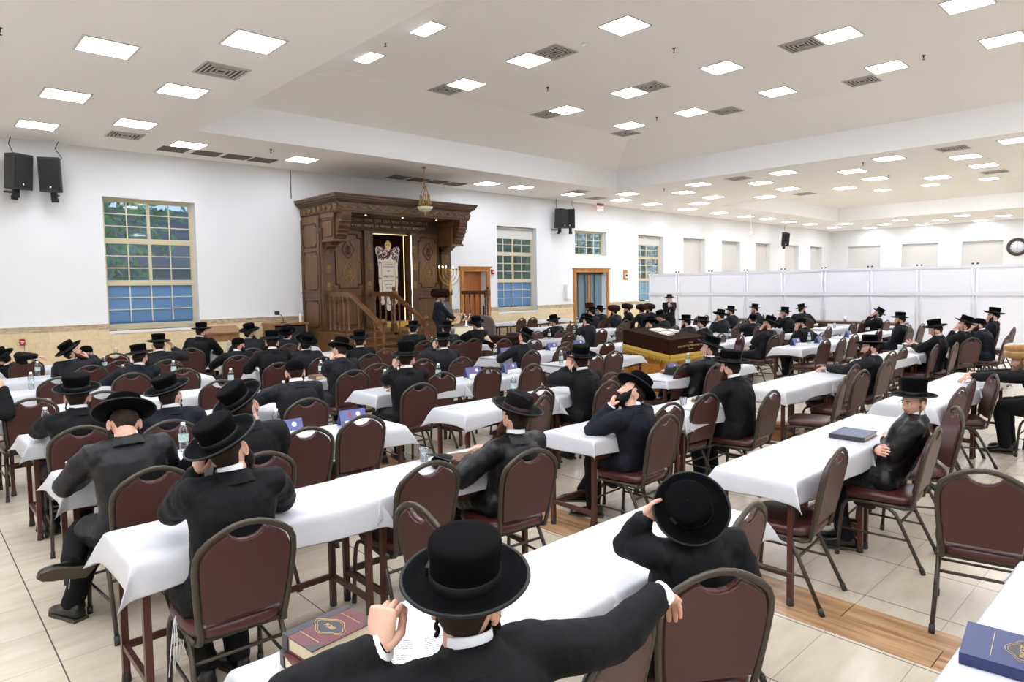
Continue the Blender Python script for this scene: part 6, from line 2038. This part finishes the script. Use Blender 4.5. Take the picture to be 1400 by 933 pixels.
# rows in front of the partition
person('round hat man', 'man seen from behind in round tilted hat, hand at mouth, before partition', 14.12, 7.86, 0, (14.12, 7.98, 1.20), -4, 8, 16, 'm', 't', 'wide', 'suitgrey', 'hair', None)
person('red-bearded man', 'red-bearded man in profile behind the round hat man', 16.54, 8.93, 0, (16.54, 9.04, 1.20), 14, 4, 0, 't', 't', 'flat', 'suitgrey', 'hair', 'hairred', 'short', 's')
person('man turned left', 'man in small hat turned left, farthest row beneath partition, middle', 18.27, 9.11, 0, (18.27, 9.23, 1.20), 30, 2, 0, 't', 't', 'flat', 'suitgrey', 'hair', 'hairlight', 'short', 's')
person('bareheaded young man', 'dark-haired young man in skullcap from behind, before partition', 14.37, 7.27, -6, (14.39, 7.32, 1.15), -30, 6, 0, 't', 't', 'cap', 'suitnavy', 'hairblack', None)
person('man with hand at nose', 'man with hand at nose in profile, black hat, right of velvet desk', 11.98, 5.72, 0, (12.00, 5.77, 1.19), 16, -8, 10, 'm', 'l', 'flat', 'suitgrey', 'hair', 'hairred', 'short', 's')
person('man covering his eyes', 'man covering his face with both hands before the partition', 16.27, 7.31, 0, (16.27, 7.43, 1.20), 36, 6, 0, 'b', 'b', 'flat', 'suit', 'hair', None)
person('smiling man', 'smiling bearded man turned right toward camera before the partition', 18.6, 7.95, -60, (18.60, 8.02, 1.20), -66, 0, -6, 't', 't', 'flat', 'suitgrey', 'hair', 'hair', 'short', 's', shirt=True)
person('leaning skullcap man', 'man in skullcap leaning forward with clasped hands at face, bent right arm', 13.16, 5.57, 0, (13.16, 5.69, 1.16), 34, 10, 0, 'm', w((13.35, 5.62, .72), f=(-.3, .9, 0), p=(0, 0, -1), pole=(1, -.4, .3)), 'cap', 'suit', 'hair', 'hairred', 'short', 's', shirt=True)
# behind and beside the velvet desk
person('bearded man behind desk', 'bearded man in hat directly behind the velvet desk, left of two', 12.03, 7.46, 0, (12.03, 7.58, 1.17), 14, 8, 4, 't', 't', 'flat', 'suitgrey', 'hair', 'hair', 'long', 's')
person('second man behind desk', 'man in hat directly behind the velvet desk, right of two', 11.8, 6.95, 0, (11.8, 7.07, 1.17), 6, 6, 6, 't', 't', 'low', 'suit', 'hair', None)
person('bowed hat man', 'man with bowed head and back-curved hat below the standing boy', 13.46, 9.07, 0, (13.46, 9.19, 1.18), 24, 18, -12, 't', 't', 'fedora', 'suit', 'hair', None)
person('hidden hat man', 'man bent low behind the desk, only slanting hat showing', 11.18, 7.75, 0, (11.18, 7.87, 1.15), 20, 12, 22, 't', 't', 'wide', 'suit', 'hair', None)
person('fur hat man one', 'man in brown fur hat, rightmost of the fur hats by the wall', 17.05, 11.92, 0, (17.05, 12.04, 1.20), 18, 2, 0, 't', 't', 'shtreimel', 'suitgrey', 'hair', 'hair', 'short', 's')
person('fur hat man two', 'bearded man in fur hat facing left, second fur hat from right', 16.78, 12.54, 30, (16.74, 12.65, 1.20), 20, 2, 0, 't', 't', 'shtreimel', 'suit', 'hair', 'hair', 'long', 's', shirt=True)
person('fur hat man three', 'man in fur hat from behind, between two other fur hats', 16.42, 11.75, 0, (16.42, 11.87, 1.20), -20, 2, 0, 't', 't', 'shtreimel', 'suit', 'hair', None)
person('fur hat man four', 'man in wide brown fur hat, leftmost fur hat of the wall group', 14.9, 11.6, 0, (14.9, 11.72, 1.22), 10, 2, -3, 't', 't', 'shtreimel', 'suitgrey', 'hair', 'hair', 'short', 's')
person('black hat by fur hats', 'man in black hat just left of the fur hats, farther one', 15.44, 12.56, 0, (15.44, 12.68, 1.20), 16, 6, 8, 't', 't', 'wide', 'suit', 'hair', None)
person('near black hat by fur hats', 'man in black hat just left of the fur hats, nearer one', 14.46, 12.05, 0, (14.46, 12.17, 1.20), 20, 4, 0, 'm', 't', 'flat', 'suitgrey', 'hair', None)
person('dome hat man', 'man from behind in domed tilted hat and charcoal coat before the fur hats', 11.50, 9.69, 0, (11.49, 9.80, 1.15), -8, 6, 24, 't', 't', 'flat', 'suitgrey', 'hair', None, lock='l')
person('tall fur hat man', 'man in tall brown fur hat facing camera before the folding door', 16.18, 13.75, 150, (16.13, 13.66, 1.20), 0, 0, 0, 'm', 't', 'spodik', 'suit', 'hair', 'hairred', 'long', 's', shirt=True)
person('fedora man', 'man in pinched black hat looking down at left of the fur hat group', 10.88, 10.19, 0, (10.89, 10.28, 1.15), 22, 14, -10, 't', 't', 'fedora', 'suit', 'hair', None)
# left rows
person('man with raised right hand', 'man in flat hat with right hand raised beside his head, far left', 2.83, 10.55, 0, (2.83, 10.65, 1.19), -8, 7, 0, 't', w((3.04, 10.72, 1.07), f=(-.2, .1, 1), p=(-1, 0, 0), h='curl', pole=(1, .2, -.9)), 'flat', 'suitgrey', 'hair', None)
person('navy coat man far left', 'man with white collar in navy suit, sixth row left block', 2.20, 9.20, 0, (2.24, 9.29, 1.15), -36, 6, -6, 't', 't', 'flat', 'suitnavy', 'hair', None, lod=0)
person('whispering man', 'man in back-tipped hat leaning toward the man in glasses', 1.77, 10.60, -22, (1.73, 10.71, 1.15), -66, -26, 0, 't', 'm', 'wide', 'suitgrey', 'hair', 'hairred', 'short', 'l')
person('man in glasses facing back', 'bearded man in glasses facing camera behind the whispering man, far left', 2.10, 11.45, 170, (2.03, 11.28, 1.09), 10, 4, 0, 'm', 't', 'cap', 'suit', 'hair', 'hair', 'short', 's', glasses=True)
person('reclining man', 'man reclining with arm over chair back at far left edge', 1.26, 12.30, -30, (1.15, 12.38, 1.0), 50, 10, -30, 't', w((1.56, 12.22, .97), f=(.9, -.1, -.2), p=(0, 0, -1), pole=(.2, -.6, .8)), 'wide', 'suit', 'hair', None)
person('man at left edge', 'man cut off by left edge, raised left sleeve and hand only', .36, 7.52, 0, (.30, 7.62, 1.2), -20, 4, 0, 't', w((.70, 7.60, 1.06), f=(-.3, .1, .95), p=(-.6, .3, 0), h='relax', pole=(1, -.2, -.9)), 'flat', 'suit', 'hair', None)
person('man by the left wall', 'stout man in profile facing right beside the light reading stand', 3.91, 12.25, -38, (3.98, 12.33, 1.25), -30, 8, 0, 't', 't', 'flat', 'suit', 'hair', 'hairlight', 'short', None)
person('bearded skullcap man', 'bearded young man in skullcap looking back to the right, seventh row', 3.86, 10.31, 0, (3.89, 10.40, 1.13), -78, 4, 0, 't', 't', 'cap', 'suit', 'hair', 'hairblack', 'short', 's')
person('man facing right behind', 'man in hat facing right behind the bearded skullcap man', 4.48, 11.40, -20, (4.50, 11.49, 1.23), -62, -4, 8, 't', 't', 'flat', 'suitgrey', 'hair', 'hairred', 'short', 's')
person('level hat man', 'man in level flat hat, black coat, sixth row centre block, left end', 3.80, 8.87, 0, (3.82, 8.97, 1.25), -26, 7, 0, 't', 't', 'flat', 'suit', 'hair', None)
person('man beside the cabinet', 'man in grey domed hat in front of the small light cabinet', 5.30, 11.72, -10, (5.32, 11.81, 1.14), -56, -16, 14, 't', 't', 'flat', 'suitgrey', 'hair', None)
person('man with round tilted hat', 'man in round tilted hat with hands at face before the platform', 4.47, 9.14, 0, (4.46, 9.25, 1.16), -30, -12, 16, 'c', 't', 'wide', 'suitgrey', 'hair', None)
person('man below platform corner', 'man in black hat below the front corner of the ark platform', 5.21, 8.92, 0, (5.22, 9.02, 1.17), -40, 0, 0, 't', 't', 'flat', 'suit', 'hair', None)
# standing
person('standing leader', 'standing bearded man in large dark fur hat with microphone at the cream lectern', 9.0, 11.9, -118, (9.01, 12.0, 1.735), -8, 10, 0, 'h', w((9.36, 11.80, 1.13), f=(.75, -.3, .35), p=(-.2, .3, -.6), h='curl', pole=(.3, -.6, -1)), 'bigfur', 'suitnavy', 'hair', 'hairgrey', 'long', 's', stand=True, s=1.0, shirt=True)
person('standing boy', 'boy in black hat standing with hands at chest before the partition', 17.8, 11.8, 124, (17.79, 11.81, 1.50), 0, 0, 0, 'm', w((17.68, 11.68, 1.2), f=(.2, .1, .9), p=(0, 1, 0), h='curl'), 'flat', 'suit', 'hair', None, stand=True, s=.90, shirt=True, lock='l')
t = thing('microphone', 'black handheld microphone held by the standing leader', 'microphone', (9.43, 11.765, 1.17))
MB().tube([(-.05, .02, -.07), (.03, -.01, .06)], [.011, .016], 10).build('handle', ['black'], t)
MB().ell((.04, -.014, .075), (.026, .026, .03), 0, 12, 8).build('grille', ['ventdark'], t)

# place the chairs (people are already seated, so each chair knows whether it is taken)
CP = chair_proto()
seen = {}
LIM = [2.0, 3.55, 4.98, 6.4, 8.2, 9.8, 11.3, 13.2, 99]
cinfo = []
for (x, y), yaw, c in zip(CH, CHY, CHC):
    r = next(i for i, l in enumerate(LIM) if y < l)
    who = None
    bd = .33
    for (sx, sy, short, sr) in SEATS:
        d = math.hypot(sx - c.x, sy - c.y)
        if d < bd:
            bd, who = d, short
    cinfo.append((r, blk(x), x, c, yaw, who))
taken = set(q_[5] for q_ in cinfo)
for (sx, sy, short, sr) in SEATS:
    if short not in taken:
        c = V((sx, sy, 0)) - Matrix.Rotation(sr, 3, 'Z') @ V((0, .05, 0))
        r = next(i for i, l in enumerate(LIM) if c.y - .31 < l)
        cinfo.append((min(r, 7), blk(c.x), c.x, c, sr, short))
grp = {}
for q_ in cinfo:
    grp.setdefault((q_[0], q_[1]), []).append(q_)
n_ = 0
for (r, b_), lst in grp.items():
    lst.sort(key=lambda q_: q_[2])
    for k, (_, _, x, c, yaw, who) in enumerate(lst):
        o = CP if n_ == 0 else copy_tree(CP)
        n_ += 1
        o.location = c
        o.rotation_euler = (0, 0, yaw)
        if r == 8:
            lab = 'empty maroon banquet chair at the ark wall table, %s of two' % ('left' if k == 0 else 'right')
        else:
            lab = '%s maroon banquet chair, %s row from camera, %s, %s from left' % ('occupied' if who else 'empty', ROWS[r], BLK[b_], ORD[k])
        tag(o, lab, 'chair', 'maroon banquet chairs')

# ------------------------------------------------------------------ things lying on the tables
def snap(x, y, m=.07):
    best = min(TABLES, key=lambda t_: max(t_[0] - x, 0, x - t_[1]) ** 2 + max(t_[2] - y, 0, y - t_[2] - TD) ** 2)
    return max(best[0] + m, min(best[1] - m, x)), max(best[2] + m, min(best[2] + TD - m, y)), best
ZT = .769
def bottle_proto():
    t = thing('water_bottle', 'x', 'bottle')
    MB().lathe([(.026, 0), (.032, .006), (.031, .03), (.033, .05), (.031, .06), (.033, .075), (.033, .125), (.031, .135), (.033, .145), (.029, .165), (.016, .188), (.013, .192), (.013, .20)], 18, cap=True).build('bottle_body', ['pet'], t)
    MB().lathe([(.0336, .072), (.0336, .128)], 18, cap=False).build('label_band', ['label'], t)
    MB().lathe([(.0150, .192), (.0155, .196), (.0155, .210), (.0, .212)], 14, cap=False).build('cap', ['whitep'], t)
    return t
BOT = [(1.43,11.44),(1.17,10.27),(2.24,11.44),(2.73,13.63),(2.15,10.12),(0.88,7.03),(2.76,10.26),(2.18,8.63),(4.61,12.85),(2.96,8.31),(2.31,7.00),(2.93,7.11),(4.79,11.69),(4.07,10.15),(5.38,11.62),(4.16,6.75),(4.97,7.05),(7.31,10.3),(5.91,11.43),(4.14,8.63),(7.88,10.1),(4.79,5.34),(7.26,8.19),(7.03,6.57),(10.41,8.26),(15.74,12.9),(15.9,13.2),(14.9,13.1),(9.86,8.99),(11.48,10.38),(10.39,9.94),(7.92,5.01),(12.56,6.96),(15.95,8.1),(12.64,5.28),(17.07,6.54),(1.49,5.10),(2.19,5.18)]
BP = bottle_proto()
bb = []
for (x, y) in BOT:
    sx, sy, tb = snap(x, y, .06)
    bb.append((tb[3], blk(sx), sx, sy))
bb.sort()
k, last = 0, None
for i, (r, b_, x, y) in enumerate(bb):
    k = k + 1 if (r, b_) == last else 0
    last = (r, b_)
    o = BP if i == 0 else copy_tree(BP)
    o.location = (x, y, ZT)
    o.rotation_euler = (0, 0, i * 1.7)
    tag(o, 'clear water bottle with white cap, %s row from camera, %s, %s from left' % (ROWS[r], BLK[b_], ORD[k]), 'bottle', 'plastic water bottles on the tables')

def card_proto():
    t = thing('tent_card', 'x', 'card')
    b = MB()
    b.add([(-.115, .05, 0), (.115, .05, 0), (.115, .0, .13), (-.115, .0, .13), (-.115, .054, 0), (.115, .054, 0), (.115, .004, .132), (-.115, .004, .132)], [(0, 3, 2, 1), (4, 5, 6, 7), (0, 1, 5, 4), (2, 3, 7, 6), (1, 2, 6, 5), (3, 0, 4, 7)], 0, False)
    b.add([(-.115, -.05, 0), (.115, -.05, 0), (.115, -.002, .128), (-.115, -.002, .128), (-.115, -.046, 0), (.115, -.046, 0), (.115, .002, .128), (-.115, .002, .128)], [(0, 1, 2, 3), (5, 4, 7, 6), (0, 4, 5, 1), (2, 6, 7, 3), (1, 5, 6, 2), (3, 7, 4, 0)], 0, False)
    b.build('folded_card', ['cardblue'], t)
    b = MB()
    b.prism([(.045 + .020 * math.cos(a * PI / 8), .098 + .020 * math.sin(a * PI / 8)) for a in range(16)], 0, .001, 0, Matrix(((1, 0, 0, 0), (0, .36, -1, -.0525), (0, .94, .34, 0), (0, 0, 0, 1))))
    b.build('white_seal', ['whitep'], t)
    b = MB()
    b.prism([(-.042, .082), (-.014, .082), (-.014, .11), (-.028, .122), (-.042, .11)], 0, .001, 0, Matrix(((1, 0, 0, 0), (0, .36, -1, -.0525), (0, .94, .34, 0), (0, 0, 0, 1))))
    b.build('red_emblem', ['cardred'], t)
    MB().box((-.09, -.105, 0.001), (.112, -.052, .05)).build('white_slips', ['paper'], t)
    return t
CARDS = [(2.81,5.05),(2.23,5.0),(5.38,6.50),(6.0,6.48),(7.45,8.13),(8.62,8.2),(9.36,8.2),(7.36,4.85),(10.79,8.1),(12.04,5.3),(12.77,5.19),(14.52,5.28)]
CPR = card_proto()
cc = sorted([(snap(x, y, .16)[2][3], blk(snap(x, y, .16)[0]), *snap(x, y, .16)[:2]) for x, y in CARDS])
k, last = 0, None
for i, (r, b_, x, y) in enumerate(cc):
    k = k + 1 if (r, b_) == last else 0
    last = (r, b_)
    o = CPR if i == 0 else copy_tree(CPR)
    o.location = (x, y, ZT)
    o.rotation_euler = (0, 0, rnd.uniform(-.15, .15))
    tag(o, 'blue folded card, %s row from camera, %s, %s from left' % (ROWS[r], BLK[b_], ORD[k]), 'card', 'blue table cards')
CUPS = [(2.54,3.60),(5.40,3.43),(5.72,3.36),(1.10,8.1),(0.78,4.96),(8.74,3.48),(1.46,9.5),(12.57,6.61)]
CLAB = ['on second row left table beside the open brown book', 'on second row centre table, left of two', 'on second row centre table, right of two', 'on fifth row left table', 'on third row table beside man in patterned coat', 'under the outstretched hand of man on right', 'on sixth row left table', 'on far right table beside papers']
cups = None
for i, (x, y) in enumerate(CUPS):
    x, y, _ = snap(x, y, .05)
    if cups is None:
        m_ = MB()
        m_.lathe([(.0, 0), (.026, 0), (.036, .085), (.038, .088), (.035, .086), (.025, .003), (.0, .003)], 18, cap=False)
        cups = m_.build('plastic_cup', ['cup'])
        o = cups
    else:
        o = cups.copy()
        COL.objects.link(o)
    o.location = (x, y, ZT)
    tag(o, 'clear plastic cup ' + CLAB[i], 'cup', 'clear plastic cups')
x, y, _ = snap(12.05, 3.57)
o = MB().lathe([(.0, 0), (.03, 0), (.042, .10), (.044, .103), (.040, .10), (.028, .004), (.0, .004)], 18, cap=False).build('paper_cup', ['whitep'], None, (x, y, ZT))
tag(o, 'tall white paper cup left of the man reading a book', 'cup')

def book(w, d, h, cover, label, loc, rz, corner=None, emblem=None, spine_band=None, z=ZT, group=None, cat='book'):
    t = thing('book', label, cat, (loc[0], loc[1], z), rz, group)
    c = MB()
    c.box((-w / 2, -d / 2, 0), (w / 2, d / 2, .004)).box((-w / 2, -d / 2, h - .004), (w / 2, d / 2, h)).box((-w / 2, -d / 2, .004), (-w / 2 + .004, d / 2, h - .004))
    c.build('cover', [cover], t, bevel=.0015)
    MB().box((-w / 2 + .004, -d / 2 + .005, .004), (w / 2 - .006, d / 2 - .005, h - .004)).build('page_block', ['page'], t)
    if corner:
        b = MB()
        for sy in (-1, 1):
            b.prism([(w / 2 + .0005, sy * (d / 2 + .0005)), (w / 2 - .05, sy * (d / 2 + .0005)), (w / 2 + .0005, sy * (d / 2 - .05))], h, h + .0008)
        b.build('dark_corners', ['bookdark'], t)
        MB().box((-w / 2 - .0006, -d / 2 - .0005, -.0005), (-w / 2 + .03, d / 2 + .0005, h + .0008)).build('spine_strip', ['bookdark'], t)
    if emblem:
        g = MB()
        sh_ = MB().prism([(.058 * (1 + .12 * math.cos(4 * a)) * math.cos(a), .036 * (1 + .12 * math.cos(4 * a)) * math.sin(a)) for a in [2 * PI * i / 28 for i in range(28)]], h, h + .0006)
        sh_.build('dark_shield', ['bookdark'], t)
        pts = [V((.0 + .055 * (1 + .12 * math.cos(4 * a)) * math.cos(a), .034 * (1 + .12 * math.cos(4 * a)) * math.sin(a), h + .001)) for a in [2 * PI * i / 28 for i in range(29)]]
        for off in (.012,):
            for s_ in (1.0, 1.18):
                g.tube([V((p.x * s_, p.y * s_, p.z)) for p in pts], .0009, 4)
        vs, fs = text_mesh(emblem, .026, .001)
        g.add([(p[0], p[1], h + .0014 + p[2]) for p in vs], fs, 0, False)
        for s_ in (-1, 1):
            g.box((-w / 2 + .035, s_ * .075 - .0008, h), (w / 2 - .03, s_ * .075 + .0008, h + .001))
        g.build('gilt_tooling', ['goldfoil'], t)
    return t
import_rot = math.radians
# two stacked maroon volumes at the lower left of the front table; the spine edge runs away from the camera
book(.165, .235, .045, 'bookred', 'maroon book with charcoal corners, lower of two on front table', (.93, 1.86), -1.66, corner=True)
book(.165, .235, .048, 'bookred', 'maroon book with gilt emblem, upper of two on front table', (.955, 1.885), -1.46, corner=True, emblem='שבת', z=ZT + .0465)
book(.24, .30, .035, 'bookblue', 'blue book with gold lettering in the lower right corner', (2.44, .37), .12, corner=False, emblem='מקראות')
book(.31, .24, .032, 'bookblue', 'large navy book lying on front row table near boy in glasses', (5.2, 1.845), .03, corner=True)
book(.20, .28, .05, 'bookbrown', 'thick brown book on second row left table', (2.70, 3.36), 1.3)
book(.17, .24, .02, 'paper', 'thin pale booklet on second row centre table', (4.16, 3.36), .5)
book(.24, .17, .02, 'paper', 'thin grey open folder on second row centre table', (5.42, 3.33), .1)
for i, (x, y, cv, lb) in enumerate(((3.97, 7.95, 'bookbrown', 'brown book on fifth row table beside man in charcoal coat'), (4.21, 6.5, 'bookbrown', 'tan edged book on fourth row table beside tall hat man'), (7.0, 10.3, 'bookred', 'maroon book on table in front of the leader'), (12.7, 3.4, 'booktan', 'thick book under the hands of the reading man'))):
    x, y, _ = snap(x, y, .13)
    book(.16, .22, .045, cv, lb, (x, y), .3 * i)
def open_book(loc, rz, label, s=1.0, z=ZT):
    t = thing('open_book', label, 'book', (loc[0], loc[1], z), rz)
    vs, fs = [], []
    n = 16
    for j in (0, 1):
        for i in range(n + 1):
            u = -1 + 2 * i / n
            vs.append((u * .165 * s, (-.12 + .24 * j) * s, .004 + .028 * s * (1 - abs(u)) ** .5 * (1 if abs(u) > .04 else .7) * (abs(u) + .25)))
    m_ = MB()
    top = [(p[0], p[1], p[2]) for p in vs]
    bot = [(p[0], p[1], .002) for p in vs]
    k = n + 1
    m_.add(top + bot, [(i, i + 1, k + i + 1, k + i) for i in range(n)] + [(2 * k + i + 1, 2 * k + i, 3 * k + i, 3 * k + i + 1) for i in range(n)] + [(i + 1, i, 2 * k + i, 2 * k + i + 1) for i in range(n)] + [(k + i, k + i + 1, 3 * k + i + 1, 3 * k + i) for i in range(n)] + [(0, k, 3 * k, 2 * k), (n + k, n, 2 * k + n, 3 * k + n)])
    m_.build('pages', ['paper'], t)
    q = random.Random(int(loc[0] * 100))
    for sd in (-1, 1):
        l_ = MB()
        for r_ in range(17):
            y = (.10 - r_ * .0125) * s
            x = .02
            while x < .15:
                wl = q.uniform(.006, .02)
                xx0, xx1 = x, min(.15, x + wl)
                for a, e in ((xx0, xx1),):
                    f_ = lambda u: .004 + .028 * s * (1 - u) ** .5 * (u + .25) + .0012
                    l_.quad((sd * a * s, y, f_(a / .165)), (sd * e * s, y, f_(e / .165)), (sd * e * s, y + .0035 * s, f_(e / .165)), (sd * a * s, y + .0035 * s, f_(a / .165)))
                x += wl + .004
        l_.build('printed_lines', ['print'], t)
    MB().box((-.172 * s, -.126 * s, 0), (.172 * s, .126 * s, .003)).build('cover', ['bookdark'], t)
    return t
open_book((1.14, 1.66), -.55, 'open book under the raised hand on the front table')
open_book((9.0, 3.36), .1, 'open book beside man with outstretched arm on right')
open_book((12.32, 3.50), .1, 'open book held by the reading man on far right', .85, .872)
open_book((1.9, 10.98), .1, 'open book on seventh row left table')
t = thing('folder_and_cap', 'dark blue folder lying open on black cloth bag, second row table', 'folder', (2.60, 3.42, ZT), .5)
MB().add([(-.13, -.09, .055), (.13, -.09, .03), (.13, .09, .03), (-.13, .09, .095), (-.13, -.09, .058), (.13, -.09, .033), (.13, .09, .033), (-.13, .09, .098)], [(0, 3, 2, 1), (4, 5, 6, 7), (0, 1, 5, 4), (1, 2, 6, 5), (2, 3, 7, 6), (3, 0, 4, 7)], 0, False).build('blue_folder', ['suitnavy'], t)
m_ = MB()
m_.ell((-.04, .02, .03), (.10, .075, .045), 0, 14, 10)
m_.build('black_bag', ['suit'], t)
t = None
# three pale volumes on the slanted desk
for i, (x, y, w, d) in enumerate(((9.85, 6.75, .30, .2), (9.72, 6.5, .24, .17), (10.08, 6.62, .22, .16))):
    o = book(w, d, .03, 'paper', 'pale grey book on the velvet desk, %s from left' % ORD[(0, 1, 2)[i]], (x, y), .1 * i - .05, z=zt(y) + .014)
    o.rotation_euler = (math.atan(tl / (BY1 - BY0)), 0, .1 * i - .05)
# brown volumes on the low rail of the table at right
for i in range(3):
    book(.2, .28, .035, ('booktan', 'bookbrown', 'booktan')[i], 'brown book lying under second row right table, %s in the stack' % ('lowest', 'middle', 'topmost')[i], (7.35, 3.36), .2 * i, z=.22 + i * .036)
tag(MB().box((6.95, 3.16, .20), (7.8, 3.6, .219)).build('shelf_board', ['lecternwood']), 'low board holding brown books under second row right table', 'shelf')
for i, (x, y, b_) in enumerate(((9.3, 8.2, 0), (7.9, 8.2, 1), (4.5, 9.6, 2), (2.5, 9.6, 3), (1.6, 8.0, 4), (12.3, 8.0, 5), (12.2, 6.7, 6), (16.3, 5.25, 7), (11.2, 3.5, 8), (13.8, 3.5, 9), (8.9, 2.0, 10), (14.8, 6.5, 11))):
    x, y, tb = snap(x, y, .16)
    n_s = MB()
    n_s.box((-.14, -.10, 0), (.0, .10, .006)).box((.005, -.11, 0), (.15, .09, .004)).box((-.05, -.06, .007), (.10, .10, .012))
    o = n_s.build('loose_papers', ['paper'], None, (x, y, ZT), .3 * i)
    tag(o, 'loose white papers, %s row from camera, %s' % (ROWS[tb[3]], BLK[blk(x)]), 'papers', 'loose papers on tables')
